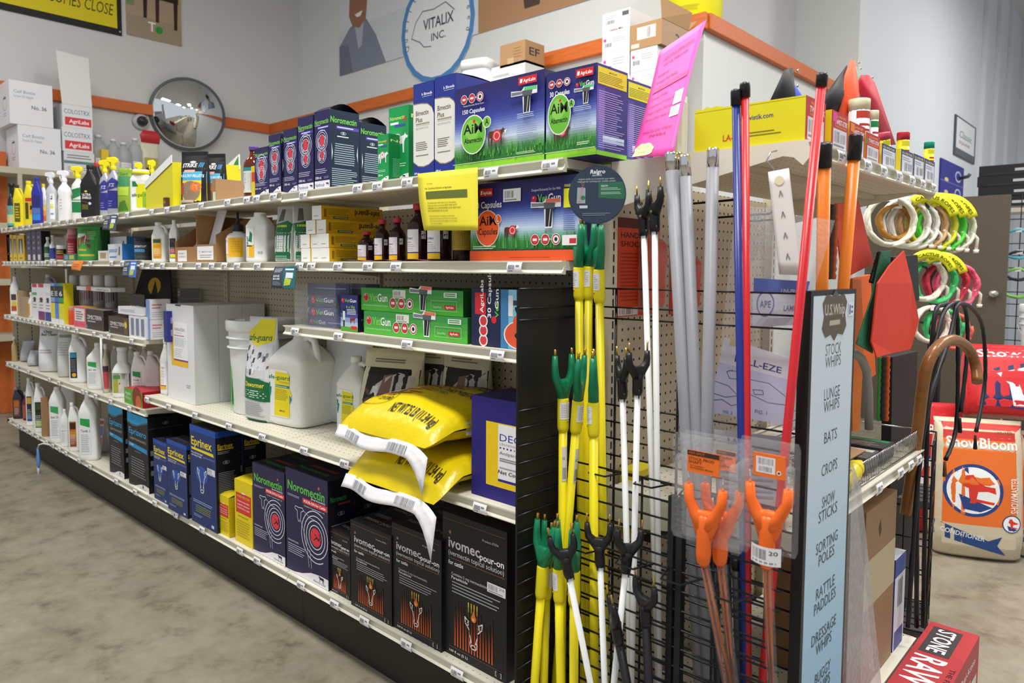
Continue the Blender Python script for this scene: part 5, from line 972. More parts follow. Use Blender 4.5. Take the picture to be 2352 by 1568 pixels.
# yellow display carton with a white slanting header
x0 = xat(336, .02, ZTOPL); x1 = xat(398, .02, ZTOPL); t = thing('display_carton', 'yellow display carton with a slanting white rim and header, top shelf', 'box', (x0, .02, ZTOPL)); W = x1-x0
h0 = zat(428, x0, .02)-ZTOPL; h1 = zat(372, x1, .02)-ZTOPL; ym = M('#dcd21e', .4); g = G()
g.add([(0, 0, 0), (W, 0, 0), (W, 0, h1), (0, 0, h0*.92), (0, .3, 0), (W, .3, 0), (W, .3, h1*1.1), (0, .3, h0)], [(0, 1, 2, 3), (1, 5, 6, 2), (5, 4, 7, 6), (4, 0, 3, 7), (0, 4, 5, 1)], ym); g.build('carton_body', t)
g = G(); g.add([(-.002, -.003, h0*.9), (W, -.003, h1*.98), (W, -.003, h1+.03), (-.002, -.003, h0*.92+.03), (-.002, .0, h0*.9), (W, .0, h1*.98), (W, .0, h1+.03), (-.002, .0, h0*.92+.03)], [(0, 1, 2, 3), (7, 6, 5, 4), (3, 2, 6, 7), (0, 3, 7, 4), (1, 5, 6, 2)], '#eceeea'); g.build('slanted_rim', t)
g = G(); g.prism([(W*.5, h1*1.0), (W*1.02, h1*1.0), (W*1.02, h1*1.36), (W*.55, h1*1.12)], .29, .294, '#e8ebe6', ax=1); g.build('header', t)
p = front(W, h1*1.4, 0, .29); p.poly([(.78, .76), (1.0, .76), (1.0, .94)], '#1f8a4a'); p.done(t)
bx('brown_bait_box', 'low brown box at the foot of the yellow display carton', 375, 399, 451, ZTOPL, .04, '#5a3a26', tot=True, y=-.0+.005, h=.04, pr=lambda p: p.text('Solo', .1, .4, .4, '#d8a83a', w=.7))
def strike(p):
    p.rect(0, .02, 1, .45, '#e6d01c'); p.rect(0, .45, 1, .62, '#4aa8d4'); p.rect(0, .62, 1, 1, '#18181b'); p.text('STRIKE', .1, .70, .075, '#f2f2f4', w=.58, bold=.03, shear=.15); p.text('III', .72, .70, .09, '#3f9fd8', w=.2, bold=.02, shear=.3); p.circ(.5, .80, .12, '#d8d0d6', ry=.02); p.rect(.2, .6, .62, .65, '#e8a8a0'); p.text('POULTRY PELLETS', .06, .51, .05, '#e6f0f6', w=.88, bold=.02)
    p.circ(.48, .25, .36, '#8f7a66', ry=.19); p.poly([(.08, .2), (.2, .18), (.22, .4), (.12, .42)], '#b8322c'); p.circ(.68, .33, .2, '#e8752a', ry=.09); p.lines(.58, .28, .78, .38, 3, '#f2c8a0', .4); p.rect(.05, .04, .6, .09, '#c8b0a0')
pouch('pellet_pouch', 'front black, blue and yellow pellet pouch on the top shelf', 431, 66, 346, ZTOPL, .02, '#1d1d20', d=.07, rz=.6, lab=strike)
pouch('pellet_pouch', 'second black, blue and yellow pellet pouch, behind the front one', 478, 50, 351, ZTOPL, .11, '#1d1d20', d=.07, rz=.6, lab=strike)
bx('kraft_carton', 'open brown carton with a pale green note, left of the brown medicine bottle', 488, 538, 411, ZTOPL, .12, '#a07c58', y=.02, tot=True, pr=lambda p: p.rect(.2, .0, .95, .42, '#c9d8b0'))
def medlab(p): p.rect(0, 0, 1, 1, '#d9dad8'); p.rect(0, .86, 1, 1, '#2f8a8a'); p.lines(.06, .3, .4, .8, 7, '#8f9096', .3); p.lines(.45, .1, .95, .8, 14, '#a9aab0', .3); p.circ(.2, .22, .08, '#7a4fa0')
lathe_bottle('medicine_bottle', 'brown glass medicine bottle with a purple cap on the top shelf', 563, 46, 334, ZTOPL, .03, '#5a2412', [(.95, 0), (1, .015), (1, .6), (.95, .68), (.7, .76), (.42, .83), (.38, .86), (.38, .93)], [(.44, .92), (.46, .925), (.46, .99), (.42, 1)], '#5a3f8a', lab=medlab, lz=(.1, .58), rz=.6, r_=.1, la=(-85, 85))
bx('thin_yellow_box', 'thin yellow and red box between the brown bottle and navy boxes', 578, 586, 382, ZTOPL, .03, '#e2c81c', tot=True, y=.03, pr=lambda p: p.rect(.1, .5, .9, .8, '#d8402a'))
# ================================================================== navy injection boxes (rising to the right)
def inj(p, big):
    p.text('Noromectin', .03, .83, .062, '#7fd04a', w=.92, bold=.025, shear=.08); p.rect(.2, .765, .98, .80, '#4a40a8'); p.lines(.24, .772, .95, .795, 1, '#d8d6f0', .6); p.lines(.05, .81, .5, .825, 1, '#b9b8d8', .6); p.lines(.3, .735, .85, .75, 1, '#c8c6e0', .6)
    for v, s in ((.60, .40), (.415, .30)):
        beast(p, .5, v, s*1.3, '#cfd0e6', 1, .0016)
        target(p, .5, v+.02, s, 3, '#dcdcee', '#d83848')
    p.lines(.04, .2, .9, .27, 3, '#b4b3d2', .4); p.text('1000 mL' if big else '500 mL', .04, .135, .032, '#e9e9f4', w=.42, bold=.02); p.lines(.62, .135, .95, .165, 2, '#8f8ebc', .4)
    if big: p.rect(0, 0, 1, .11, '#eceaf4'); p.text('Norbrook', .04, .035, .045, '#35316e', w=.62, shear=.12); beast(p, .84, .06, .18, '#1a1922', -1)
    else: p.poly([(0, 0), (1, 0), (1, .115), (.8, .11), (.55, .07), (.3, .02), (0, .01)], '#eceaf4'); p.text('Norbrook', .5, .015, .03, '#35316e', w=.45); beast(p, .75, .075, .14, '#1a1922', -1)
def inj_side(p):
    p.text('Noromectin', .03, .84, .075, '#6cc04a', w=.88, bold=.025, shear=.08); p.rect(.22, .765, .98, .805, '#4a44a8'); p.lines(.26, .775, .95, .8, 1, '#c8c6ea', .6); eye(p, .46, .715, .09, '#c8d0d8'); p.lines(.25, .66, .7, .68, 1, '#d8dee4', .6)
    for i in range(10): u = .04*math.sin(i*.5); p.lines(.16-u*.5, .31+.028*i, .84+u*.5, .338+.028*i, 1, '#8fa0b0', .42, .05)
    p.poly([(.06, .36), (.1, .46), (.06, .58)], '#b8c4cc'); p.poly([(.94, .36), (.9, .46), (.94, .58)], '#b8c4cc'); p.lines(.06, .04, .92, .27, 9, '#8fa0b0', .42)
NOR = [(586, 618, 342, .10, 0, 'shortest navy injection box, beside the thin yellow box'), (619, 646, 312, .10, 0, 'navy injection box, second from the thin yellow box'), (653, 684, 300, .10, 0, 'navy injection box, third from the thin yellow box'), (686, 721, 272, .11, 1, 'navy injection box, left of the one showing its eye-marked side')]
for a, b, vt, d, big, lb in NOR:
    z = ZTOPL if a < 648 else ZTOP
    t, w, h, d = carton('injection_box', lb, a, b, vt, z, .025, d, '#231f55', side_c='#0f1a34', top_c='#17163a', group='navy injection boxes on the top shelf'); p = front(w, h); inj(p, big); p.done(t); p = side(d, h, w); inj_side(p); p.done(t, 'side_print')
x0 = xat(724, .02, ZTOP); t, w, h, d = carton('injection_box', 'large navy injection box showing its eye-marked side', 724, 758, 258, ZTOP, .02, .11, '#231f55', side_c='#0d2238', top_c='#141a3a', lid=.022, group='navy injection boxes on the top shelf'); p = front(w, h); inj(p, 1); p.done(t); p = side(d, h, w); inj_side(p); p.done(t, 'side_print')
c = copy_tree(t); c.location = (xat(795, .2, ZTOP), .2, ZTOP); c['label'] = 'large navy injection box behind, left of the green boxes'
# green boxes
def grn(p, s):
    p.text('Noromectin', .06, .83, .05, '#cfe87a', w=.78, bold=.02, shear=.1); p.rect(.08, .77, .5, .8, '#e9f2ec'); p.rect(.3, .735, .85, .765, '#3a50a8'); p.rect(.80, .79, .86, .86, '#d83a3a'); p.rect(.76, .815, .9, .838, '#d83a3a')
    beast(p, .52, .50, .86, '#f1f4f0', 1); p.circ(.44, .56, .2, '#f7f5f4'); target(p, .44, .56, .24, 3, '#8a8a90', '#f0eeee'); p.circ(.44, .57, .05, '#d83a40')
    p.lines(.05, .2, .9, .26, 2, '#bfe4c8', .4); p.text(s, .06, .12, .04, '#f0f6f0', w=.42, bold=.02); p.poly([(0, 0), (1, 0), (1, .11), (.8, .105), (.55, .07), (.25, .02), (0, .01)], '#eef2f4'); p.text('Norbrook', .55, .015, .025, '#35316e', w=.4); beast(p, .76, .07, .14, '#1a1922', -1)
for a, b, vt, d, y_, s, lb in ((894, 939, 250, .09, .06, '500 mL', 'taller green box with a white cow, left of the white and blue boxes'), (868, 893, 311, .07, .02, '250 mL', 'shorter green box with a white cow, in front of the taller one')):
    t, w, h, d = carton('green_injection_box', lb, a, b, vt, ZTOP, y_, d, '#169a4e', side_c='#0f7a3c', top_c='#e9ece8', group='green injection boxes'); p = front(w, h); grn(p, s); p.done(t); p = side(d, h, w); p.text('No', .1, .84, .05, '#cfe87a', w=.7); p.lines(.2, .1, .8, .5, 14, '#6fc08a', .35); p.done(t, 'side_print')
def bim(p):
    p.rect(0, .05, .0, .05, '#22358a'); n = 14
    pts = [(0, .12)]+[(.5+.0*0+ (1.0-.5)*math.sin(pi/2*i/n), .12-.0+.07*(i/n)**2.2-.02*math.sin(pi*i/n)) for i in range(n+1)]
    q = [(0, .16), (.25, .11), (.5, .10), (.75, .115), (1, .16), (1, .66), (.9, .73), (.7, .775), (.4, .79), (0, .795)]
    p.poly(q, '#8f8468'); p.poly([(a, b-.012 if b > .5 else b+.012) for a, b in q], '#e6e4de'); p.text('b Bimeda', .42, .865, .03, '#e9ecf6', w=.5, bold=.02); p.line([(.45, .85), (.9, .85)], .001, '#d9def0')
    p.text('Bimectin', .13, .66, .05, '#6a5d4a', w=.62, bold=.03); p.text('Plus', .13, .59, .05, '#6a5d4a', w=.32, bold=.03); p.lines(.13, .555, .85, .58, 1, '#a39a8a', .6); p.line([(.13, .55), (.8, .55)], .0008, '#b9b2a4'); p.text('INJECTION FOR CATTLE', .13, .51, .022, '#b4aea2', w=.6, bold=0); p.lines(.13, .28, .7, .38, 5, '#6f675c', .35); p.lines(.13, .22, .8, .24, 1, '#8a8378', .5); p.text('1000 mL', .05, .03, .022, '#e9ecf6', w=.25, bold=.02)
for i, (a, b, vt) in enumerate(((950, 997, 196), (999, 1048, 180))):
    t, w, h, d = carton('white_blue_box', '%s of two tall white boxes with deep blue corners' % ('left', 'right')[i], a, b, vt, ZTOP, .02, .14, '#22338f', side_c='#1d2c80', top_c='#24358f', group='tall white and blue boxes', lid=.004); p = front(w, h); bim(p); p.done(t)
# capsule cartons with sky and grass print
def capsule(p, n, wide):
    p.grad(0, .0, 1, .075, ['#86cc2a', '#8fd232']); p.grad(0, .08, 1, 1, ['#2f7f36', '#3c9044', '#7fae8a', '#cfdcf0', '#a9bae0', '#6f82c8', '#4450a4', '#313a90', '#2b3086', '#2a2a78', '#29266e', '#272460'])
    for i in range(150 if wide else 100): u = random.random()*.985; v = .1+.1*random.random(); p.poly([(u, v), (u+.012, v), (u+.006, v+.06+.05*random.random())], random.choice(['#2c7a34', '#4a9a40', '#5fae48', '#79b85a', '#3a8a3c']), L=p.L() if i % 20 == 0 else None)
    p.line([(0, .078), (1, .078)], .0015, '#d8f0b8')
    if wide:
        triple(p, .09, .845, .28); p.text('Precision Insecticide Delivery System', .13, .755, .022, '#d9d9ee', w=.24, bold=0); p.text('150 Capsules', .12, .67, .05, '#f4f4f8', w=.26, bold=.03); ax, ay, ar = .25, .41, .148; agri(p, .75, .87, .19, .085); vetgun(p, .75, .75, .06, .19); gun(p, .68, .62, .26, '#5ad07a'); beast(p, .52, .33, .19, '#5a3428'); p.circ(.52, .35, .05, '#d6323c'); p.ring(.52, .35, .035, .008, '#f0c0c0'); p.poly([(.6, .40), (.63, .41), (.615, .36)], '#eef2f6'); p.lines(.74, .50, .96, .56, 3, '#b9c4e6', .4); p.text('CAUTION', .82, .45, .025, '#8a94b8', w=.08); p.lines(.74, .24, .96, .43, 8, '#8a96c0', .3); p.lines(.06, .11, .4, .15, 2, '#1f5a28', .4); p.lines(.74, .1, .94, .13, 2, '#d8f0c8', .4); cu, cv, cr = .41, .53, .048
    else:
        triple(p, .06, .855, .46); p.text('30 Capsules', .10, .715, .055, '#f4f4f8', w=.40, bold=.03); ax, ay, ar = .30, .50, .235; agri(p, .62, .87, .34, .09); vetgun(p, .62, .765, .055, .36); gun(p, .6, .62, .36, '#5ad07a'); beast(p, .36, .27, .32, '#5a3428'); p.circ(.36, .30, .08, '#d6323c'); p.ring(.36, .3, .055, .013, '#f0c0c0'); p.lines(.58, .5, .94, .56, 3, '#b9c4e6', .4); p.text('CAUTION', .68, .45, .025, '#8a94b8', w=.18); p.lines(.58, .26, .94, .43, 8, '#8a96c0', .3); p.lines(.66, .12, .9, .16, 2, '#d8f0c8', .4); cu, cv, cr = .545, .60, .065
    p.circ(ax, ay, ar, '#f4f7ee', ry=.235); p.circ(ax, ay, ar*.94, '#6cbf3a', ry=.222); p.circ(ax-.1*ar, ay+.06, ar*.6, '#8ad052', ry=.12); p.text('AiM', ax-ar*.78, ay+.015, .115, '#16191a', w=ar*1.5, bold=.035); p.circ(ax+ar*.08, ay+.155, ar*.1, '#d8302c'); p.text('Abamectin', ax-ar*.72, ay-.095, .06, '#16191a', w=ar*1.45, bold=.03)
    p.circ(cu, cv, cr, '#f4f7ee'); p.circ(cu, cv, cr*.86, '#79c544'); p.text('A', cu-cr*.45, cv-.03, .07, '#16191a', w=cr*.9, bold=.03)
def cap_side(p):
    p.rect(.03, .78, .97, .97, '#d8d01c'); p.text('IMPORTANT', .38, .92, .02, '#3a3a10', w=.26, bold=.03); p.lines(.06, .80, .9, .91, 6, '#7d7818', .4); p.grad(0, .0, 1, .05, ['#7fc42c']); p.grad(0, .05, .25, .75, ['#3a4f9a', '#5a5cb0', '#7d6ab8', '#6a58a8', '#463f90'])
    p.lines(.06, .08, .92, .72, 26, '#a49cd8', .36, .35); p.rect(.2, .19, .9, .225, '#c4d4ea'); p.rect(.2, .15, .9, .185, '#a9bce0')
t, w, h, d = carton('capsule_carton', 'widest carton on the top shelf, navy with a green disc and grass', 1045, 1250, 207, ZTOP, .012, .11, '#2a2a70', side_c='#18204a', top_c='#191a40'); p = front(w, h); capsule(p, 150, True); p.done(t); p = side(d, h, w); p.grad(0, 0, 1, .2, ['#3f8f3a', '#2f6f50']); p.done(t, 'side_print')
t, w, h, d = carton('capsule_carton', 'navy carton with a green disc and yellow side warning, beside the pink notice', 1254, 1369, 170, ZTOP, .012, .115, '#2a2a70', side_c='#2f2c78', top_c='#2a1a1c'); p = front(w, h); capsule(p, 30, False); p.done(t); p = side(d, h, w); cap_side(p); p.done(t, 'side_print')
c = copy_tree(t); c.location = (xat(1436, .16, ZTOP)-w, .165, ZTOP); c['label'] = 'navy carton with yellow side warning, behind the one beside the pink notice'
# ------------------------------------------------------------------ hanging papers and shelf talkers
def hang(name, label, cat, pts, y, lean, col, pr, group=None):
    """a sheet whose corners TL, TR, BR, BL are given in the frame on plane y (bottom pushed out by lean)"""
    Q = [on(u, v, 1, y if k < 2 else y-lean) for k, (u, v) in enumerate(pts)]; o = Q[0]
    t = thing(name, label, cat, o, 0, group); q = [p_-o for p_ in Q]
    W = (Q[1]-Q[0]).length; H = (Q[3]-Q[0]).length; nrm = (q[1]).cross(q[3]).normalized(); 
    if nrm.y > 0: nrm = -nrm
    def fn(a, b, L):
        u = a/W; v = 1-b/H; p_ = q[0]*(1-u)*(1-v)+q[1]*u*(1-v)+q[2]*u*v+q[3]*(1-u)*v
        return tuple(p_+nrm*(L+.006*math.sin(pi*v)*math.sin(2.2*u+1)))
    G().surf(lambda a, b: fn(a*W, b*H, 0), 8, 10, M(col, .6)).build('sheet', t, solid=.0006)
    p = P(W, H, lambda a, b, L: fn(a, b, L+.0006), 6); pr(p); p.done(t); return t
def notice(p):
    p.text('2-10-20', .16, .79, .02, '#7d7a2a', w=.1, bold=0); p.text('Per Technical Division at AgriLabs', .13, .70, .03, '#4a4818', w=.46, bold=.005); p.rect(.14, .53, .84, .66, '#5f6a24')
    for i, s in enumerate(('The Abamectin Gel Caps are in the same', 'chemical class as Ivomec BUT ARE NOT', 'LABELED AS A DEWORMER NOR ARE THEY', 'RECOMMENDED AS SUCH!')): p.text(s, .15, .45-.045*i, .024, '#5a581e', w=(.5, .52, .58, .36)[i], bold=.0)
    for i, s in enumerate(('The manufacturer is testing or producing a', 'product for that purpose but there is no information', 'from them at this time available on its release.', 'This may be available.')): p.text(s, .16, .23-.042*i, .02, '#6f6d2a', w=(.46, .5, .5, .22)[i], bold=0)
hang('yellow_notice', 'yellow paper notice hanging over the top shelf edge', 'notice', [(959.5, 399), (1097, 384), (1098, 529), (974, 529)], -.012, .02, '#e9dc3a', notice)
def talker(c1, c2):
    return lambda p: (p.rect(.5, 0, 1, 1, c2), p.lines(.08, .7, .45, .9, 3, '#c8d0d8', .35), p.text('SAVE', .08, .48, .09, '#eef2f4', w=.28, bold=.03), p.text('$4.00', .08, .35, .09, '#eef2f4', w=.3, bold=.03), p.lines(.08, .1, .45, .28, 3, '#9aa4ae', .35), p.poly([(.55, .1), (.8, .15), (.85, .4), (.6, .45)], '#b8c83a'), p.rect(.62, .45, .9, .7, '#d8e2ea'), p.lines(.55, .78, .95, .9, 1, '#d8e8ea', .6))
hang('shelf_talker', 'dark card with a savings offer hanging under the second shelf', 'card', [(632, 612), (681, 611), (677, 663), (623, 660)], -.012, .02, '#3a4452', talker('#3a4452', '#22606a'), 'savings cards on shelf edges')
hang('shelf_talker', 'dark savings card hanging from the left end of the top shelf', 'card', [(246, 494), (270, 492), (266, 530), (235, 527)], -.012, .02, '#39424e', talker('#39424e', '#3a4a58'), 'savings cards on shelf edges')
hang('shelf_talker', 'dark blue savings card hanging near the cardboard bin', 'card', [(290, 600), (315, 599), (312, 637), (280, 635)], -.012, .02, '#34405a', talker('#34405a', '#3f6ac0'), 'savings cards on shelf edges')
hang('orange_tag', 'small orange paper tag stuck on the second shelf edge', 'tag', [(171, 598), (192, 599), (184, 622), (164, 619)], -.012, .012, '#ee8a3c', lambda p: p.lines(.2, .3, .8, .7, 2, '#c86a28'))
# round shelf sign
o = on(1371, 447, 1, -.06); t = thing('round_sign', 'round dark blue sign with a green panel at the top shelf corner', 'sign', o, .45); R_ = 67*dep(o)/F
g = G(); g.tube([(0, .002, 0), (0, 0, 0)], [R_, R_], M('#2f3d52', .35), 40, smooth=False); g.build('disc', t)
p = front(2*R_, 2.4*R_, -R_, 0, -1.2*R_); p.circ(.5, .5, .485, '#2e3c50', n=40); p.poly([(.5+.48*math.cos(a), .5+.40*math.sin(a)) for a in [i*.15-.15 for i in range(5)]]+[(.53, .67), (.53, .46), (.9, .43)], '#2c6a4c'); p.text('Ralgro', .38, .80, .055, '#f0f3f5', w=.26, bold=.03, shear=.15); p.text('(zeranol)', .42, .765, .025, '#c8d2da', w=.16); p.text("Implants enable use to maximize your cattle's", .18, .715, .022, '#c8d2dc', w=.62, bold=0); p.text('weight gain by optimizing their available nutrition', .16, .68, .022, '#c8d2dc', w=.66, bold=0)
p.text('GROW', .57, .61, .025, '#dcebe2', w=.12); p.lines(.57, .56, .92, .6, 2, '#a9cbb8', .4); p.lines(.57, .5, .92, .54, 2, '#a9cbb8', .4); p.poly([(.15, .38), (.3, .38), (.3, .6), (.16, .61)], '#9aa6b0'); p.text('RALGRO', .22, .39, .035, '#c86a6a', w=.36, rot=80); p.circ(.26, .46, .04, '#2f7a4a'); p.rect(.2, .31, .34, .35, '#c8d0d4'); p.lines(.25, .2, .75, .25, 2, '#7d8a9a', .35); p.done(t)
G().tube([(0, .004, R_*.9), (.01, .05, R_*1.0)], .003, '#cfd4d6').build('sign_stem', t)
# pink notice with torn green note: leans against the back stack, curling at the top
A = [on(1452, 362, 1, .03), on(1546, 357, 1, .03), on(1622, 46, 1, .26), on(1515, 118, 1, .22)]
t = thing('pink_notice', 'bright pink paper price notice standing curled on the top shelf corner', 'notice', A[0]); q = [a-A[0] for a in A]; W = q[1].length; H = q[3].length
NR = q[1].cross(q[3]).normalized(); NR = NR if NR.y < 0 else -NR
def pk(u, v, L=0): p_ = q[0]*(1-u)*(1-v)+q[1]*u*(1-v)+q[2]*u*v+q[3]*(1-u)*v; return tuple(p_+NR*(L+.012*math.sin(pi*v)*(u-.3)))
G().surf(lambda u, v: pk(u, v), 8, 16, M('#f04fa8', .5)).build('sheet', t, solid=.0006)
p = P(W, H, lambda a, b, L: pk(a/W, b/H, L+.0008), 6)
for s, u, v, w_ in (('CATTLE IMPLANTS', .18, .86, .66), ('ASK FOR THEM & INFO', .20, .79, .56), ('Revalor-G', .12, .70, .26), ('10 dose Foil Packs', .12, .635, .5), ('Synovex Choice', .10, .49, .40), ('Component w/T 10 dose roll  $13.24', .10, .42, .78), ('Ralgro singles 24.0 roll', .10, .36, .6), ('Encore (Steer Heifer type)', .10, .30, .66), ('Synovex One Grass - 10/Vial cart', .12, .19, .7), ('(Order Full Box of)', .3, .15, .4)): p.text(s, u, v, .024, '#8a2a5c', w=w_, bold=.01 if w_ < .6 else 0, shear=.15)
p.line([(.16, .85), (.88, .85)], .0015, '#8a2a5c'); p.rect(.08, .555, .92, .6, '#b83f86'); p.rect(.72, .36, .92, .46, '#e6dfe6'); p.bars(.76, .38, .88, .44, '#77727c', 9); p.rect(.70, .27, .92, .345, '#e6dfe6'); p.bars(.74, .285, .86, .33, '#77727c', 9)
n = 26; p.poly([(.0+.0, .0)]+[(.02+.24+.23*math.cos(a)*(1+.05*math.sin(9*a)), .055+.052*math.sin(a)*(1+.08*math.sin(7*a))) for a in [2*pi*i/n-1.2 for i in range(n)]][:-6], '#cfe8a0'); p.text('Ralgro is back!!', .08, .065, .02, '#5a7a3a', w=.32, bold=0, shear=.2); p.text('$18.00', .14, .025, .018, '#5a7a3a', w=.16, bold=0, shear=.2); p.done(t)
# ================================================================== wire display rack at the corner
YB1, YB2, YB3 = .05, -.015, -.075
BLK = M('#17171a', .35); BLKW = M('#1f1e22', .25, .4)
rack = thing('whip_rack', 'black wire rack with a black side panel and a tall light blue sign', 'rack', (0, 0, 0))
RX0, RX1 = -.016, .492
G().box(RX0-.006, -.15, .03, RX0-.001, YB1, 1.206, M('#141416', .55)).build('side_panel', rack)
def wire(p0, p1, r=.0021): return G().tube([p0, p1], r, BLKW, 6).build('wire', rack)
zs1 = [zat(v, .1, YB1) for v in (663, 706, 732)]
z = zs1[2]-.19; low = []
while z > .08: low.append(z); z -= .037
for z in zs1+low:
    wire((RX0, YB1, z), (RX1, YB1, z))
for z in zs1+low: wire((RX0+.001, -.15, z), (RX0+.001, YB1, z))
for x in (RX0, xat(1412, YB1, 1.1), .24, RX1-.004): wire((x, YB1+.004, .03), (x, YB1+.004, 1.206), .0028)
z2 = [z-.012 for z in low if z < zat(1018, .06, YB2)]
for z in z2: wire((RX0, YB2, z), (RX1, YB2, z))
for x in (.2, .36): wire((x, YB2+.004, .03), (x, YB2+.004, z2[0]), .0024)
z3 = [z-.006 for z in low if z < zat(1225, .15, YB3)]
for z in z3: wire((.07, YB3, z), (RX1, YB3, z))
for x in (.09, .3): wire((x, YB3+.004, .03), (x, YB3+.004, z3[0]), .0024)
for x in (.09, .2, .3, .4):      # holding loops on the rails
    for zz, y0 in ((z2[0], YB2), (z3[0], YB3)): G().tube([(x, y0, zz), (x+.015, y0-.05, zz), (x+.055, y0-.05, zz), (x+.07, y0, zz)], .002, BLKW, 6, smooth=False).build('loop', rack)
for x in (.30, .318): G().box(x, YB3-.004, .03, x+.012, YB3+.012, z3[0]+.14, BLK).build('upright', rack)
G().box(RX0, -.15, .0, RX1, YB1, .03, BLK).build('base_tray', rack)
# sign
SX = .512; sy0, sy1 = yat(1861, SX, 1.1), yat(1961, SX, 1.1); sz0, sz1 = .05, 1.213
G().box(SX-.021, sy0-.004, sz0, SX, sy1+.004, sz1, M('#0f0f11', .4)).build('sign_frame', rack)
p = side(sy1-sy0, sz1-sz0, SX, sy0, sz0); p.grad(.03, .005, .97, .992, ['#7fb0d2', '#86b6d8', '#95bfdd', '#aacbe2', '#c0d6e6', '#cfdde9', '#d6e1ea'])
def fz(v): return (on(1910, v, 0, SX).z-sz0)/(sz1-sz0)
for s, v in (('STOCK', 803), ('WHIPS', 831), ('LUNGE', 903), ('WHIPS', 931), ('BATS', 1000), ('CROPS', 1071), ('SHOW', 1142), ('STICKS', 1171), ('SORTING', 1237), ('POLES', 1266), ('RATTLE', 1336), ('PADDLES', 1366), ('DRESSAGE', 1430), ('WHIPS', 1458), ('BUGGY', 1520), ('WHIPS', 1548)):
    p.text(s, .50, fz(v)-.008, .0185, '#3a4550', w=.068*len(s)+.02, bold=.0, al='c')
c0 = fz(724); k = .036
p.poly([(.22, c0-k*.55), (.30, c0-k*.95), (.42, c0-k*.85), (.5, c0-k*1.15), (.58, c0-k*.85), (.70, c0-k*.95), (.78, c0-k*.55), (.74, c0), (.78, c0+k*.55), (.70, c0+k*.95), (.58, c0+k*.85), (.5, c0+k*1.15), (.42, c0+k*.85), (.30, c0+k*.95), (.22, c0+k*.55), (.26, c0)], '#5f564a')
p.text('U.S.Whip', .5, c0+.001, .017, '#c9c2b2', w=.46, al='c', bold=.015); p.rect(.38, c0-.016, .62, c0-.008, '#b9b2a2'); p.rect(.82, .955, .95, .978, '#e8edf4'); p.rect(.84, .958, .87, .974, '#2a4a9a'); p.lines(.885, .958, .94, .974, 2, '#5a6a9a'); p.done(rack, 'sign_print')
# ------------------------------------------------------------------ prods
YEL = M('#e9d816', .35); GRN = M('#0f7a52', .3); GOLD = M('#b8934a', .3, .9); BLKP = M('#18181b', .35); WHT = M('#e9ebea', .35)
def axis_thing(name, label, cat, head, base, group=None, spin=0):
    """empty at the foot, local z runs along the shaft"""
    d = Vector(head)-Vector(base); q = d.to_track_quat('Z', 'Y'); t = thing(name, label, cat, base, 0, group)
    t.rotation_mode = 'QUATERNION'; t.rotation_quaternion = q @ __import__('mathutils').Quaternion((0, 0, 1), spin); return t, d.length
def fork(g, mat, z, w, h, thick, tips, pr):
    """Y shaped head: stem, two arms, pins"""
    for s in (-1, 1):
        g.tube([(0, 0, z), (s*w*.22, 0, z+h*.28), (s*w*.46, 0, z+h*.5), (s*w*.5, 0, z+h*.72), (s*w*.5, 0, z+h)], [thick*1.05, thick*1.0, thick*.82, thick*.7, thick*.55], mat, 12)
    g.loft([(z-h*.02, thick*1.1, thick*1.1, 2), (z+h*.2, w*.36, thick*.95, 2.4), (z+h*.36, w*.44, thick*.8, 2.6), (z+h*.44, w*.34, thick*.6, 2.6)], mat)
def prod(label, hu, hv, hy, bu, by, spin=0, bz=.035, base_dy=None):
    hx = xat(hu, hy, 1); hz = zat(hv, hx, hy); hx = xat(hu, hy, hz); hz = zat(hv, hx, hy)
    bxx = xat(bu, by, on(bu, 1568, 1, by).z); b3 = on(bu, 1568, 1, by) if bu else None
    d = Vector((hx, hy, hz))-b3; b0 = b3-d*((b3.z-bz)/d.z) if b3.z > bz else b3
    return axis_thing('livestock_prod', label, 'prod', (hx, hy, hz), b0, None, spin)
def yellow_prod(label, hu, hv, hy, bu, by, spin=0):
    t, L = prod(label, hu, hv, hy, bu, by, spin)
    G().tube([(0, 0, 0), (0, 0, L-.06)], .0092, YEL, 14).build('shaft', t)
    G().lathe([(.0105, L-.072), (.012, L-.066), (.0125, L-.062), (.0125, L-.004), (.0115, L)], YEL, n=18).build('collar', t)
    g = G(); fork(g, GRN, L, .05, .092, .0105, 0, 0); g.build('prong_head', t)
    for s in (-1, 1): G().tube([(s*.025, 0, L+.09), (s*.025, 0, L+.106)], .003, GOLD, 8).build('contact_pin', t)
    G().ball((.002, -.0125, L-.050), .0028, M('#c9b98a', .25, .9), 1, .5, 1).build('rivet', t)
    p = P(.034, .036, lambda a, b, L_: ((.0127+L_)*math.sin((a-.017)/.0126), -(.0127+L_)*math.cos((a-.017)/.0126), L-.045+b), 8); p.rect(0, 0, 1, 1, '#e4e3e6'); p.lines(.08, .1, .95, .92, 8, '#85858c', .35); p.done(t)
    p = P(.012, .075, lambda a, b, L_: ((.0094+L_)*math.sin((a-.006)/.0094-.35), -(.0094+L_)*math.cos((a-.006)/.0094-.35), L-.18+b), 4); p.rect(0, 0, 1, 1, '#dedde2'); p.bars(.1, .06, .9, .4, '#55555c', 10); p.text("22", .5, .62, .06, '#44444c', rot=90); p.done(t, 'price_sticker')
    return t
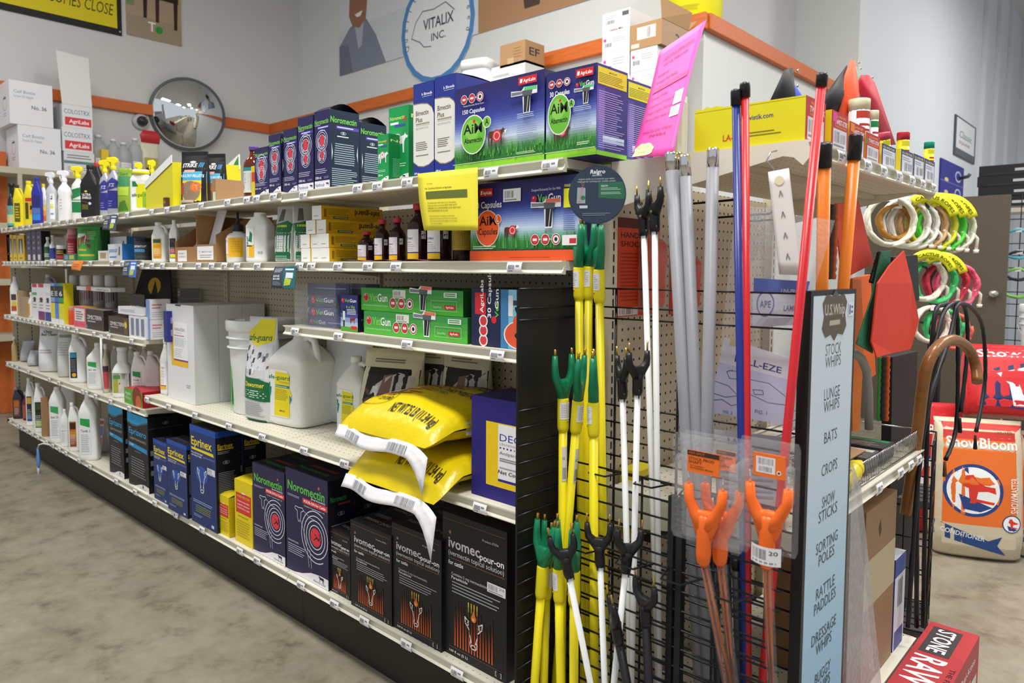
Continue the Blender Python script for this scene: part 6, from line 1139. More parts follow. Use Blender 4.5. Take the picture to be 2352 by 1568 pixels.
def stick_prod(label, hu, hv, hy, bu, by, shaft, spin=0, sc=1):
    t, L = prod(label, hu, hv, hy, bu, by, spin)
    G().tube([(0, 0, 0), (0, 0, L)], .0062 if shaft is WHT else .0085, shaft, 12).build('shaft', t)
    g = G(); g.lathe([(.0085, L-.012), (.0105, L-.004), (.0105, L+.02), (.012, L+.03)], BLKP, n=14); fork(g, BLKP, L+.022, .046*sc, .052, .0095, 0, 0)
    for k in range(3): a = k*2.1; g.tube([(.008*math.cos(a), .008*math.sin(a), L), (.0085*math.cos(a), .0085*math.sin(a), L-.018)], [.003, .0012], BLKP, 6)
    g.build('prong_head', t)
    for s in (-1, 1): G().tube([(s*.023*sc, 0, L+.072), (s*.023*sc, 0, L+.093)], .0019, GOLD, 8).build('contact_pin', t)
    return t
yellow_prod('yellow prod with green fork, left one of the top row', 1329.6, 613, .015, 1338, .02, .6)
yellow_prod('yellow prod with green fork, middle one of the top row', 1352, 611, .03, 1346, .03, 1.1)
yellow_prod('yellow prod with green fork, right one of the top row', 1376, 618, .012, 1390, .02, .55)
yellow_prod('yellow prod with green fork, left one of the middle row', 1293.5, 913, -.05, 1290, -.045, 1.4)
yellow_prod('yellow prod with green fork, middle one of the middle row, tilted', 1328, 918, -.05, 1276, -.04, .55)
yellow_prod('yellow prod with green fork, right one of the middle row', 1363, 922, -.06, 1365, -.06, .6)
yellow_prod('yellow prod with green fork, left front one of the lowest row', 1247, 1297, -.118, 1228, -.118, 1.5)
yellow_prod('yellow prod with green fork, behind the left one of the lowest row', 1256, 1300, -.09, 1249, -.09, 1.0)
yellow_prod('yellow prod with green fork, second from left in the lowest row', 1283, 1303, -.112, 1288, -.112, .7)
yellow_prod('yellow prod with green fork, right one of the lowest row', 1319, 1309, -.115, 1318, -.115, .45)
stick_prod('white shafted prod with black fork, left one of the top row', 1479, 528, .02, 1512, .025, WHT, 1.0)
stick_prod('white shafted prod with black fork, right one of the top row', 1504, 518, .008, 1514, .02, WHT, .5, 1.2)
stick_prod('white shafted prod with black fork, left one of the middle row', 1430, 902, -.04, 1448, -.04, WHT, 1.0)
stick_prod('white shafted prod with black fork, right one of the middle row', 1464.5, 893, -.05, 1450, -.045, WHT, .5, 1.15)
stick_prod('white shafted prod leaning right, its black fork by the lowest yellow prods', 1305, 1312, -.16, 1356, -.13, WHT, 1.5)
stick_prod('white shafted prod with black fork seen edge on, right of the lowest yellow prods', 1378, 1287, -.115, 1389, -.115, WHT, 1.95)
stick_prod('white shafted prod leaning left, black fork seen edge on', 1438, 1301, -.11, 1410, -.12, WHT, 1.95)
stick_prod('all black prod, front one leaning right at the bottom', 1420, 1466, -.135, 1440, -.13, BLKP, .5, 1.2)
stick_prod('all black upright prod at the bottom, beside the wire grid', 1484, 1424, -.115, 1490, -.11, BLKP, .45, 1.2)
# ------------------------------------------------------------------ poles
GREY = M('#85868c', .45); CHR = M('#d0d0d0', .12, 1); NAVY = M('#1b2a78', .3); RED = M('#c02028', .3); ORA = M('#e07a22', .35)
def pole(name, label, tu, tv, ty, bu, bv, by, r, mat, cap, caplen, capr=1.08, bz=.05, ax=1):
    a = on(tu, tv, ax, ty); b = on(bu, bv, ax, by); d = a-b; b0 = b-d*max(0, (b.z-bz)/d.z); t, L = axis_thing(name, label, 'pole', a, b0)
    G().tube([(0, 0, 0), (0, 0, L-caplen)], r, mat, 16).build('shaft', t); G().lathe([(r*capr, L-caplen), (r*capr, L-.004), (r*capr*.85, L)], cap, n=18).build('end_cap', t); return t
pole('sorting_pole', 'grey sorting pole with chrome tip, left one of three', 1541, 350, .005, 1580, 1060, .015, .0125, GREY, CHR, .036, .97)
pole('sorting_pole', 'grey sorting pole with a gold tinted tip, hidden behind the left one', 1554, 351, .025, 1590, 1060, .03, .0125, GREY, M('#c9b48a', .15, 1), .036, .97)
pole('sorting_pole', 'grey sorting pole with chrome tip, middle one of three', 1572.6, 356, .01, 1604, 1060, .015, .0115, GREY, CHR, .042, .97)
pole('sorting_pole', 'grey sorting pole with chrome tip, right one of three', 1638, 340, .0, 1622, 1060, .015, .0115, GREY, CHR, .036, .97)
pole('show_stick', 'dark blue pole with a black cap', 1690, 206, .0, 1703, 1000, .01, .0075, NAVY, BLKP, .028, 1.25)
pole('show_stick', 'red pole with a black cap beside the dark blue pole', 1711, 190, .01, 1715, 1000, .015, .0075, RED, BLKP, .026, 1.25)
pole('show_stick', 'red pole leaning left across the clear bags, black cap at its top', 1889, 168, .0, 1807, 1000, -.0, .0078, RED, BLKP, .022, 1.2)
pole('sorting_pole', 'orange pole with a black cap behind the blue sign, left one', 1894, 327, .497, 1888, 660, .474, .0115, ORA, BLKP, .045, 1.15, .75, 0)
pole('sorting_pole', 'orange pole with a black cap behind the blue sign, right one', 1966, 308, .499, 1937, 660, .474, .0115, ORA, BLKP, .050, 1.15, .75, 0)
for i, (u0, u1, c) in enumerate(((1712, 1718, '#2a2a30'), (1690, 1698, '#25252b'), (1640, 1650, '#26262c'), (1668, 1676, '#222228'))):
    pole('black_whip', '%s black whip handle standing low behind the wire grid' % ('first', 'second', 'third', 'fourth')[i], u0, 1290-8*i, .02, u1, 1560, .025, .008, M(c, .4), BLKP, .02)
# ------------------------------------------------------------------ blister packed prod shafts hung on the front
OR2 = M('#ee6a22', .28)
def film(c='#eef1f4', a=.08): return M(c, .06, 0, a, 'film')
def blister(label, tl, br, y, hx_, card, front_txt, rods, sticker=False, spin=0):
    A = on(tl[0], tl[1], 1, y); B = on(br[0], br[1], 1, y); t = thing('packaged_prod_shaft', label, 'prod', (A.x, y, B.z)); W = B.x-A.x; H = A.z-B.z
    g = G(); g.loft([(0, W*.46, .002, 8), (.01, W*.5, .002, 8), (H-.01, W*.5, .002, 8), (H, W*.46, .002, 8)], film(), (W/2, 0, 0)); g.build('clear_pack', t)
    for sx in (.12, .86): G().loft([(H*.45, .004, .006, 3), (H*.47, .006, .009, 3), (H*.78, .006, .009, 3), (H*.8, .004, .006, 3)], film('#f4f6f8', .14), (W*sx, -.004, 0)).build('moulded_rib', t)
    cx = on(hx_, 1150, 1, y).x-A.x
    c0 = on(card[0], card[1], 1, y); c1 = on(card[2], card[3], 1, y); cw = c1.x-c0.x; chh = c0.z-c1.z
    g = G(); g.box(c0.x-A.x, -.006, c1.z-B.z, c1.x-A.x, -.004, c0.z-B.z, M('#ee7222', .5)); g.build('header_card', t)
    p = front(cw, chh, c0.x-A.x, -.006, c1.z-B.z)
    if front_txt: p.rect(0, .78, 1, 1, '#3a2418'); p.text('HOT-SHOT', .05, .84, .1, '#c8641e', w=.5); p.text('STOCK PROD', .05, .58, .12, '#3a2014', w=.8); p.text('SHAFT', .05, .42, .12, '#3a2014', w=.42); p.text('For Hotshots /', .1, .28, .07, '#4a2814', w=.45); p.text('Rechargeable Models', .1, .18, .07, '#4a2814', w=.72)
    else: p.rect(.1, .16, .7, .86, '#e2dfe0'); p.bars(.16, .52, .64, .8, '#4a4448', 14); p.bars(.2, .22, .6, .44, '#4a4448', 12); p.circ(.82, .26, .07, '#f0e4dc'); p.circ(.82, .26, .04, '#3a2a20')
    p.done(t)
    zc = on(hx_, 1175, 1, y).z-B.z; g = G(); w2 = .032
    for s in (-1, 1): g.tube([(cx, -.010, zc-.03), (cx+s*w2*.55, -.010, zc-.005), (cx+s*w2*.95, -.010, zc+.02), (cx+s*w2, -.010, zc+.045)], [.012, .0105, .0085, .0075], OR2, 12)
    g.loft([(zc-.092, .006, .006, 2), (zc-.085, .0115, .010, 2), (zc-.07, .0135, .011, 2), (zc-.03, .0125, .011, 2), (zc-.012, .013, .009, 2), (zc-.004, .010, .006, 2)], OR2, (cx, -.012, 0)); g.loft([(zc-.045, .014, .008, 2.2), (zc-.02, .024, .008, 2.2), (zc-.003, .027, .007, 2.4), (zc+.004, .018, .005, 2)], OR2, (cx, -.010, 0))
    g.build('prong_head', t)
    for s in (-1, 1): G().tube([(cx+s*w2, -.010, zc+.045), (cx+s*w2, -.010, zc+.066)], [.0022, .0012], M('#cfd0d2', .15, 1), 8).build('contact_pin', t)
    if sticker: p = P(.05, .03, lambda a, b, L: (cx-.025+a, -.024-L+.010*((a-.025)/.025)**2, zc-.082+b), 6); p.sticker(0, 0, 1, 1, '#e6e4e6', 12, '20'); p.done(t, 'price_sticker')
    for k, (ru, rv) in enumerate(rods):
        e = on(ru, rv, 1, y+.02); G().tube([(cx+(k-.5)*.008, -.010, zc-.088), (e.x-A.x, .015, e.z-B.z)], .0028, M('#b5643a', .2, .85), 8).build('copper_rod', t)
    e = on(rods[0][0]+3, rods[0][1], 1, y+.02); G().tube([(cx, -.008, zc-.086), (e.x-A.x, .018, e.z-B.z)], .0085, film('#f4f6f8', .07), 10, caps=False).build('clear_sleeve', t)
    return t
blister('orange forked prod shaft in clear pack with a black topped card', (1546, 990), (1708, 1275), -.125, 1626, (1583, 1030, 1655, 1095), True, [(1668, 1568), (1680, 1568)])
blister('orange forked prod shaft in clear pack with a barcode card', (1700, 998), (1832, 1285), -.115, 1771, (1734, 1035, 1806, 1102), False, [(1772, 1568), (1778, 1568)], True)
blister('orange forked prod shaft in a clear pack, hidden behind the black topped card', (1570, 985), (1722, 1270), -.10, 1664, (1650, 1030, 1692, 1083), True, [(1684, 1568), (1690, 1568)])
# ================================================================== behind the rack: goods on the end unit
def cardpack(label, pts, x, y0f, txt):
    """orange carded pack on the pegboard, facing right; pts = (u left, u right, v top, v bottom)"""
    ul, ur, vt, vb = pts; ya, yb = yat(ul, x, 1.2), yat(ur, x, 1.2); zt, zb = zat(vt, x, ya), zat(vb, x, ya); t = thing('carded_prod', label, 'prod', (x, ya, zb)); W, H = yb-ya, zt-zb
    G().box(-.002, 0, 0, 0, W, H, M('#d9481e', .5)).build('card', t); p = side(W, H); p.rect(0, .9, 1, 1, '#5a1c14')
    if txt: p.text('HANDY', .1, .80, .055, '#3a1410', w=.5); p.text('SHOCK', .1, .71, .055, '#3a1410', w=.5); p.lines(.1, .15, .55, .66, 14, '#a8331a', .35); p.rect(.05, .01, .5, .09, '#e0dada'); p.bars(.08, .02, .4, .08, '#554a4a', 10)
    p.done(t)
    G().loft([(H*.08, .006, W*.18, 3), (H*.12, .014, W*.2, 3), (H*.5, .016, W*.2, 3), (H*.58, .018, W*.24, 3), (H*.74, .016, W*.22, 3), (H*.8, .006, W*.16, 3)], M('#e2401e', .3), (.02, W*.72, 0)).build('handle', t)
    G().loft([(H*.04, .012, W*.26, 4), (H*.06, .02, W*.28, 4), (H*.82, .022, W*.28, 4), (H*.86, .01, W*.24, 4)], film('#f6ece8', .14), (.022, W*.70, 0)).build('clear_bubble', t)
    return t
cardpack('orange carded pack with black lettering hanging left on the end pegboard', (1414, 1513, 498, 728), .014, 0, True)
cardpack('orange carded pack hanging behind the grey poles on the pegboard', (1540, 1590, 560, 722), .014, 0, False)
# hooks on the pegboard
for i, (u, v) in enumerate(((1640, 500), (1690, 510), (1560, 470))):
    y_ = yat(u, .012, 1.3); z_ = zat(v, .012, y_); t = thing('peg_hook', '%s steel peg hook on the end pegboard' % ('lower left', 'right', 'upper left')[i], 'hook', (.011, y_, z_))
    G().tube([(0, 0, 0), (.16, 0, .004), (.17, 0, .012)], .003, BLKW, 8).build('hook_rod', t); G().box(-.0005, -.012, -.02, .001, .012, .015, BLKW).build('back_plate', t)
# hanging strip and bags on the left of the end unit
YG = .085
def quad(name, label, cat, pts, y, col, pr=None, bulge=0, y2=None, filmy=False, group=None):
    Q = [on(u, v, 1, y if k < 2 else (y2 if y2 is not None else y)) for k, (u, v) in enumerate(pts)]; o = Q[0]; t = thing(name, label, cat, o, 0, group); q = [p_-o for p_ in Q]
    W = (q[1]-q[0]).length; H = (q[3]-q[0]).length
    def fn(u, v, L=0, s=1): p_ = q[0]*(1-u)*(1-v)+q[1]*u*(1-v)+q[2]*u*v+q[3]*(1-u)*v; return (p_.x, p_.y-s*bulge*math.sin(pi*u)*max(0, math.sin(pi*v))**.6-L, p_.z)
    m = film(col, .12) if filmy else M(col, .5)
    if bulge:
        g = G(); g.surf(lambda u, v: fn(u, v), 12, 14, m); g.surf(lambda u, v: fn(1-u, v, 0, -.6), 12, 14, m); g.build('film' if filmy else 'sheet', t)
    else: G().surf(lambda u, v: fn(u, v), 6, 8, m).build('film' if filmy else 'sheet', t, solid=.0008)
    if pr: p = P(W, H, lambda a, b, L: fn(a/W, 1-b/H, L+.001), 6 if bulge else 1); pr(p); p.done(t)
    return t
quad('hang_strip', 'clear plastic clip strip hanging from the top end shelf', 'strip', [(1764, 395), (1812, 386), (1840, 632), (1790, 630)], YG-.02, '#e4e4e0', lambda p: [p.line([(.42, .15+.2*i), (.5, .2+.2*i), (.58, .15+.2*i)], .002, '#8a8a86') for i in range(4)]+[p.circ(.5, .9, .22, '#e6e2c0')])
t = thing('wire_hook', 'bent wire hook holding the clip strip under the shelf', 'hook', on(1784, 346, 1, .096)); G().tube([(0, 0, 0), (-.006, -.014, -.004), (-.01, -.02, -.02), (.002, -.018, -.035), (.006, -.016, -.052)], .0016, M('#b5b5b2', .25, .9), 6).build('wire', t)
quad('clear_bag', 'clear bag with a blue logo label, hung right of the red pole', 'bag', [(1722, 478), (1918, 506), (1846, 745), (1722, 752)], YG+.004, '#eef0f4', lambda p: (p.rect(.06, .0, .95, .30, '#d9dae8'), p.rect(.08, .30, .92, .42, '#5f6fb8'), p.ring(.3, .2, .16, .02, '#7f86b4'), p.text('APE', .2, .17, .06, '#7f86b4', w=.2), p.text('UNI-PROT', .55, .3, .04, '#d8dcec', w=.3), p.text('LAMB', .62, .14, .05, '#7a7f9a', w=.2)), bulge=.012, filmy=True)
quad('clear_bag', 'large clear bag behind the bag with the blue logo', 'bag', [(1690, 470), (1800, 480), (1850, 1020), (1632, 1000)], YG+.03, '#e8eaee', None, bulge=.008, filmy=True)
def pulleze(p):
    p.rect(0, 0, 1, 1, '#e2e0ea'); p.rect(0, 0, 1, .68, '#c9c8e2'); p.text('PULL-EZE', .22, .74, .09, '#4a4a8a', w=.68, bold=.017); p.rect(.1, .93, .42, 1.04, '#d8c8a4'); p.bars(.2, .95, .32, 1.02, '#6a5a48', 9)
    p.line([(.16, .60), (.3, .62), (.5, .55), (.75, .56), (1, .42)], .0012, '#5a5a8a'); p.line([(0, .42), (.2, .4), (.35, .30), (.55, .34), (.78, .28), (1, .3)], .0012, '#5a5a8a'); p.line([(.22, .62), (.14, .58), (.2, .5), (.34, .52)], .0012, '#5a5a8a'); p.line([(.55, .42), (.68, .44), (.7, .38), (.58, .36), (.55, .42)], .0012, '#5a5a8a'); p.line([(.0, .26), (.2, .24), (.38, .30)], .0012, '#5a5a8a'); p.line([(0, .16), (.15, .2), (.3, .14), (.42, .2)], .0012, '#5a5a8a'); p.text('FIG. 1', .62, .1, .05, '#5a5a8a', w=.16, bold=0); p.text('FIG. 2', .2, .02, .04, '#5a5a8a', w=.13, bold=0)
quad('calf_puller_bag', 'clear bag holding a white instruction sheet with a line drawing', 'bag', [(1664, 776), (1816, 822), (1800, 975), (1628, 945)], YG-.012, '#e6e5ec', pulleze)
quad('instruction_sheet', 'white printed sheet hanging below the line drawing sheet', 'sheet', [(1640, 985), (1810, 1005), (1800, 1290), (1650, 1290)], YG+.02, '#d2d0dc', lambda p: (p.text('LAMB', .2, .9, .05, '#6a6a8a', w=.3), p.lines(.1, .5, .9, .85, 8, '#a9a8be', .25)))
# yellow and dark packs low on the pegboard
for i, (u, vt, c, lb) in enumerate(((1445, 1080, '#d8c41a', 'yellow pack low on the pegboard behind the left white prods'), (1530, 1085, '#cdb818', 'yellow pack low on the pegboard behind the grey poles'), (1480, 1095, '#2a2a2e', 'dark pack low on the pegboard between yellow ones'), (1700, 1180, '#d0b81a', 'yellow pack low behind the packaged prod shafts'))):
    y_ = yat(u, .04, .8); z_ = zat(vt, .04, y_)
    t, w, h, d = carton('hanging_pack', lb, 0, 0, 0, 0, 0, .09, c, loc=(.0135, y_, z_-.16), w=.05, h=.16, side_c=c); p = side(d, h, w); p.rect(.1, .7, .9, .9, '#2f5a34' if i != 2 else '#8a8a8e'); p.lines(.15, .15, .85, .6, 5, '#7d7016', .35); p.done(t)
# ------------------------------------------------------------------ on the end unit's top shelf
y0 = EY0+.008; x0 = xat(1594, y0, EZ); x1 = min(xat(1850, y0, EZ), .462)
t, w, h, d = carton('display_carton', 'long yellow carton with a torn top edge on the end top shelf', 0, 0, 0, 0, 0, .10, '#e2d91c', loc=(x0, y0, EZ), w=x1-x0, h=zat(258, x0, y0)-EZ, side_c='#b3242c', top_c='#7a6a1c')
p = front(w, h); p.text('www.twistik.com', .36, .62, .11, '#3a4a8a', w=.37, bold=.012); p.text('LA-CO', .28, .2, .15, '#d8402a', w=.2, bold=.017); p.lines(.52, .22, .8, .36, 2, '#7d7a1a', .35)
p.poly([(0, .98), (.02, 1.06), (.08, 1.02), (.12, 1.09), (.15, 1.04), (.22, 1.07), (.28, 1.02), (1, 1.0), (1, .97), (0, .97)], '#e2d91c'); p.done(t)
def twist(p): p.rect(0, 0, 1, 1, '#c22a34'); p.text('ALL-WEATHER', .25, .86, .06, '#e8b43a', w=.6); p.text('TWIST-STIK', .2, .68, .13, '#f4eef0', w=.75, bold=.017, shear=.1); p.rect(.2, .6, .9, .65, '#d8702a'); p.rect(.1, .06, .92, .56, '#dfdde6'); p.bars(.16, .22, .5, .5, '#6a666e', 8); p.bars(.56, .22, .86, .46, '#8a868e', 8); p.lines(.14, .09, .86, .19, 1, '#8a868e', .5)
p = side(d, h, w); twist(p); p.done(t, 'side_print')
def fpack(name, label, ul, ur, vt, d, col, pr, x=.464, group=None, sidec=None):
    ya, yb = yat(ul, x, EZ), yat(ur, x, EZ); h = zat(vt, x, ya)-EZ
    t, w, h, _ = carton(name, label, 0, 0, 0, 0, 0, max(.03, yb-ya-.002), sidec or col, side_c=col, top_c='#2a2a2a', loc=(x-d, ya, EZ), w=d, h=h, group=group); p = side(max(.03, yb-ya-.002), h, d); pr(p); p.done(t); return t
for i, (a, b, v) in enumerate(((1908, 1946, 251), (1949, 1985, 277), (1987, 2019, 302))):
    fpack('stick_carton', ('red stick carton with a pink tag, next to the yellow carton', 'red stick carton with an orange tag, middle of three', 'red stick carton with a green stripe, right of three')[i], a, b, v, .13, '#bf2a34', lambda p, i=i: (twist(p), p.rect(.06, .72, .3, .96, ('#ee3f9a', '#ee8a3a', '#3f9a4a')[i]) if i < 2 else p.rect(0, .6, .1, .8, '#3f9a4a')), group='red stick cartons', sidec='#d8c41c')
def awx(p): p.rect(0, 0, 1, 1, '#2c3a88'); p.text('ALL-WEATHER', .08, .84, .09, '#e2d83a', w=.84); p.rect(.08, .08, .96, .8, '#d9dce6'); p.lines(.14, .58, .8, .74, 2, '#7d86a8', .35); p.bars(.3, .16, .52, .5, '#55555c', 7); p.bars(.58, .2, .9, .5, '#77777e', 8)
for i, (a, b, v) in enumerate(((2024, 2056, 328), (2068, 2096, 341), (2097, 2121, 352), (2122, 2145, 363))):
    fpack('marker_carton', '%s blue and white marker carton on the end top shelf' % ('first', 'second', 'third', 'fourth')[i], a, b, v, .12, '#2c3a88', awx, group='blue and white marker cartons', sidec='#d8c832')
def stick(name, label, u, vt, vb, x, r, bodyc, capc, band, tilt=0):
    y_ = yat(u, x, EZ+.05); zt = zat(vt, x, y_); t = thing(name, label, 'stick', (x, y_, EZ+.002), 0, 'livestock marking sticks', rot=(tilt, 0, 0)); h = zt-EZ
    G().lathe([(r, 0), (r, h*.86)], M(bodyc, .4), n=16).build('stick_body', t); G().lathe([(r*1.06, h*.85), (r*1.06, h*.985), (r, h)], M(capc, .4), n=12).build('cap', t)
    p = P(r*3, h*.84, lambda a, b, L: ((r+L)*math.cos(a/r-1.5), (r+L)*math.sin(a/r-1.5), b), 8); p.rect(0, .86, 1, .98, band); p.lines(.1, .45, .9, .8, 4, '#c23a34' if bodyc[1] == 'e' else '#6a5a1a', .45); p.done(t); return t
stick('marking_stick', 'fat white and red stick with a cream cap', 1970, 231, 290, .39, .024, '#e9e6e4', '#efe6c0', '#c8402c')
stick('marking_stick', 'white stick with a cream cap and green band', 2001, 257, 330, .41, .014, '#e9eae6', '#efe8c4', '#1f8a4a')
stick('marking_stick', 'yellow stick with a pink top leaning among the cartons', 2036, 306, 340, .405, .014, '#e0d628', '#d8506a', '#e0d628', .25)
stick('marking_stick', 'yellow stick with a red top standing between cartons', 2072, 306, 370, .40, .016, '#e2da22', '#c22a3a', '#e2da22')
stick('marking_stick', 'yellow stick with a green top near the far end', 2132, 328, 385, .44, .013, '#e2da22', '#12957a', '#e2da22')
# folded cloth flags standing behind the cartons
def flagcone(label, pts, x, col, tilt=0):
    Q = [on(u, v, 0, x) for u, v in pts]; o = Q[0]; t = thing('flag', label, 'flag', (o.x, o.y, max(EZ+.002, min(q.z for q in Q)))); base = t.location.copy()
    n = len(Q); g = G(); f_ = [Vector((.0, q.y-base.y, max(0.0, q.z-base.z))) for q in Q]; cen = sum(f_, Vector())/n
    zm = max(q.z for q in f_); vs = [tuple(q) for q in f_]+[(-.002-.02*(1-q.z/zm), q.y, q.z) for q in f_]+[(.012, cen.y, cen.z), (-.025, cen.y, cen.z)]
    fs = [(k, (k+1) % n, 2*n) for k in range(n)]+[((k+1) % n+n, k+n, 2*n+1) for k in range(n)]+[(k+n, (k+1) % n+n, (k+1) % n, k) for k in range(n)]
    g.add(vs, fs, M(col, .6, kind='cloth'), True); g.build('cloth', t)
    q = max(f_, key=lambda a: a.z); G().tube([(.008, q.y, q.z-.008), (.011, q.y, q.z-.008)], .003, M('#d8d8d4', .2, .9), 10).build('eyelet', t); return t
flagcone('black folded flag behind the long yellow carton', [(1778, 262), (1806, 160), (1822, 155), (1828, 240), (1830, 262)], .40, '#17171b')
flagcone('blue folded flag behind the long yellow carton', [(1800, 262), (1822, 190), (1852, 232), (1860, 262)], .36, '#2038b0')
flagcone('black pointed flag left of the bright orange one', [(1890, 250), (1920, 195), (1946, 150), (1950, 180), (1946, 262), (1900, 270)], .35, '#1c1b22')
flagcone('bright orange folded flag, tallest on the end top shelf', [(1932, 270), (1938, 205), (1955, 138), (1964, 138), (1972, 190), (1976, 290), (1935, 290)], .36, '#f0542a')
flagcone('green flag edge showing right of the bright orange one', [(1962, 260), (1968, 152), (1976, 190), (1992, 260), (1990, 290), (1964, 290)], .33, '#4a9a80')
flagcone('crimson folded flag sloping down to the right', [(1975, 190), (1980, 172), (1996, 172), (2010, 190), (2058, 332), (2010, 332), (1988, 270)], .34, '#b81a30')
# ------------------------------------------------------------------ hanging flags and tack right of the sign
def panel(name, label, cat, pts, x, col, th=.004, kind='cloth', wav=.006, group=None):
    Q = [on(u, v, 0, x) for u, v in pts]; zb = min(q.z for q in Q); o = Vector((x, Q[0].y, zb)); t = thing(name, label, cat, o, 0, group); n = len(Q)
    q = [(0, a.y-o.y, a.z-zb) for a in Q]; g = G()
    vs = [(wav*math.sin(40*b+25*c), b, c) for a, b, c in q]+[(wav*math.sin(40*b+25*c)-th, b, c) for a, b, c in q]
    g.add(vs, [list(range(n)), list(range(n, 2*n))[::-1]]+[(k+n, (k+1) % n+n, (k+1) % n, k) for k in range(n)], M(col, .6, kind=kind)); g.build('panel', t, bevel=.001); return t
panel('hanging_flag', 'red flag hanging in front of the green one, right of the sign', 'flag', [(2075, 575), (2090, 650), (2107, 735), (2097, 803), (2055, 812), (2018, 821), (2008, 785), (2012, 650), (2040, 610)], .46, '#e8402a')
panel('hanging_flag', 'green flag with a blue hem hanging behind the red one', 'flag', [(2025, 578), (2050, 574), (2040, 612), (2011, 655), (2009, 790), (2010, 812), (1966, 790), (1968, 776), (2000, 680)], .44, '#146a4a')
panel('hanging_flag', 'orange red flag hanging under the top end shelf', 'flag', [(1922, 468), (1978, 460), (2008, 605), (1952, 636), (1928, 622)], .40, '#ea4a30')
for i, (u0, v0, u1, v1, c, x_) in enumerate(((1912, 470, 1904, 640, '#3a3836', .42), (1922, 468, 1914, 640, '#c8683a', .425), (2020, 580, 2000, 650, '#2a2a2c', .43), (2022, 820, 2018, 965, '#3f9a4a', .40), (2031, 820, 2027, 965, '#35302f', .41), (2040, 818, 2036, 965, '#e0602c', .415))):
    a, b = on(u0, v0, 0, x_), on(u1, v1, 0, x_); t = thing('braided_lead', ('black and white braided lead beside the orange poles', 'orange flecked braided lead beside the orange poles', 'black and white lead hanging left of the red flag', 'green braided lead below the red flag', 'dark braided lead below the red flag', 'orange braided lead below the red flag')[i], 'rope', b, 0, 'braided leads')
    d = a-b; G().tube([tuple(d*(k/24)+Vector((.0012*math.sin(k*2.4), .0012*math.cos(k*2.4), 0))) for k in range(25)], [.0052+.0009*(k % 2) for k in range(25)], M(c, .7), 8).build('braid', t)
panel('sorting_paddle', 'orange plastic sorting paddle behind the hanging flags', 'paddle', [(1960, 640), (2000, 630), (2004, 720), (2012, 860), (1998, 870), (1962, 865)], .30, '#ee6a22', .012, '', 0)
panel('sorting_paddle', 'bright orange paddle just right of the blue sign', 'paddle', [(1958, 640), (1978, 640), (1985, 780), (1975, 990), (1958, 990)], .34, '#d9762a', .012, '', 0)
a = on(1996, 985, 0, .40); t = thing('grey_crook', 'grey padded crook arching beside the blue sign', 'crook', a); G().tube([(0, b.y-a.y, b.z-a.z) for b in [on(u, v, 0, .40) for u, v in ((1996, 985), (1995, 900), (1990, 850), (1978, 822), (1962, 810), (1950, 812))]], .011, M('#8d8c88', .5), 12).build('crook', t)
# chrome basket with boxed goods on the lower end shelf
BZ = .7485; by0 = .40; t = thing('wire_basket', 'chrome wire basket on the lower end shelf', 'basket', (EX-.012, by0, BZ)); CHW = M('#a9a9a6', .2, .95); BL = 1.0-by0; BH = .055; BW = .22
for x in (-BW, 0):
    for z in (.003, BH): G().tube([(x, 0, z), (x, BL, z)], .0022, CHW, 6).build('rail', t)
for y in (0, BL):
    for z in (.003, BH): G().tube([(-BW, y, z), (0, y, z)], .0022, CHW, 6).build('rail', t)
n = 46
for k in range(n+1): y = BL*k/n; G().tube([(0, y, .003), (.004, y, BH+.003)], .0011, CHW, 4).build('upright_wire', t)
for k in range(1, 5): G().tube([(-BW*k/5, 0, .003), (-BW*k/5, BL, .003)], .0013, CHW, 4).build('floor_wire', t)
for k in range(8): y = BL*k/8; G().tube([(-BW, y, .0022), (0, y, .0022)], .0013, CHW, 4).build('floor_wire', t)
for k in range(3): G().tube([(-BW, .02, .02+.025*k+BH), (-BW, BL, .02+.025*k+BH)], .0016, CHW, 5).build('rear_rail', t)
for i, (y_, c, c2, lb) in enumerate(((.47, '#7a2f3c', '#3f9a5a', 'maroon and clear pack in the chrome basket'), (.60, '#5a5c60', '#c9c6b8', 'grey pack in the middle of the chrome basket'), (.73, '#3a3b3f', '#1f8a5a', 'dark pack at the far end of the chrome basket'))):
    tt, w, h, d = carton('basket_pack', lb, 0, 0, 0, 0, 0, .10, c, loc=(EX-.16, y_, BZ+.006), w=.13, h=.04, side_c=c); p = top(w, d, h); p.rect(.05, .7, .95, .95, c2); p.lines(.1, .1, .9, .6, 4, '#b9a9a4', .3); p.done(tt)
G().box(EX-.15, .47, BZ+.049, EX-.05, .66, BZ+.052, M('#b5906a', .6)).build('card_sheet'); tag(COL.objects['card_sheet'], 'tan card sheet lying on the packs in the chrome basket', 'card')
b = on(1962, 1078, 0, .455); t = thing('yellow_spout_bottle', 'bottle with a stepped yellow spout poking out beside the sign', 'bottle', (b.x, b.y, b.z), rot=(-1.4, 0, 0))
G().lathe([(.019, 0), (.019, .01), (.015, .012), (.015, .022), (.011, .024), (.011, .034), (.006, .036), (.006, .046)], M('#e8d21a', .35), n=18).build('spout', t); G().lathe([(.02, -.09), (.022, -.08), (.022, -.012), (.018, -.001)], M('#d8c61c', .35), n=18).build('bottle_body', t)
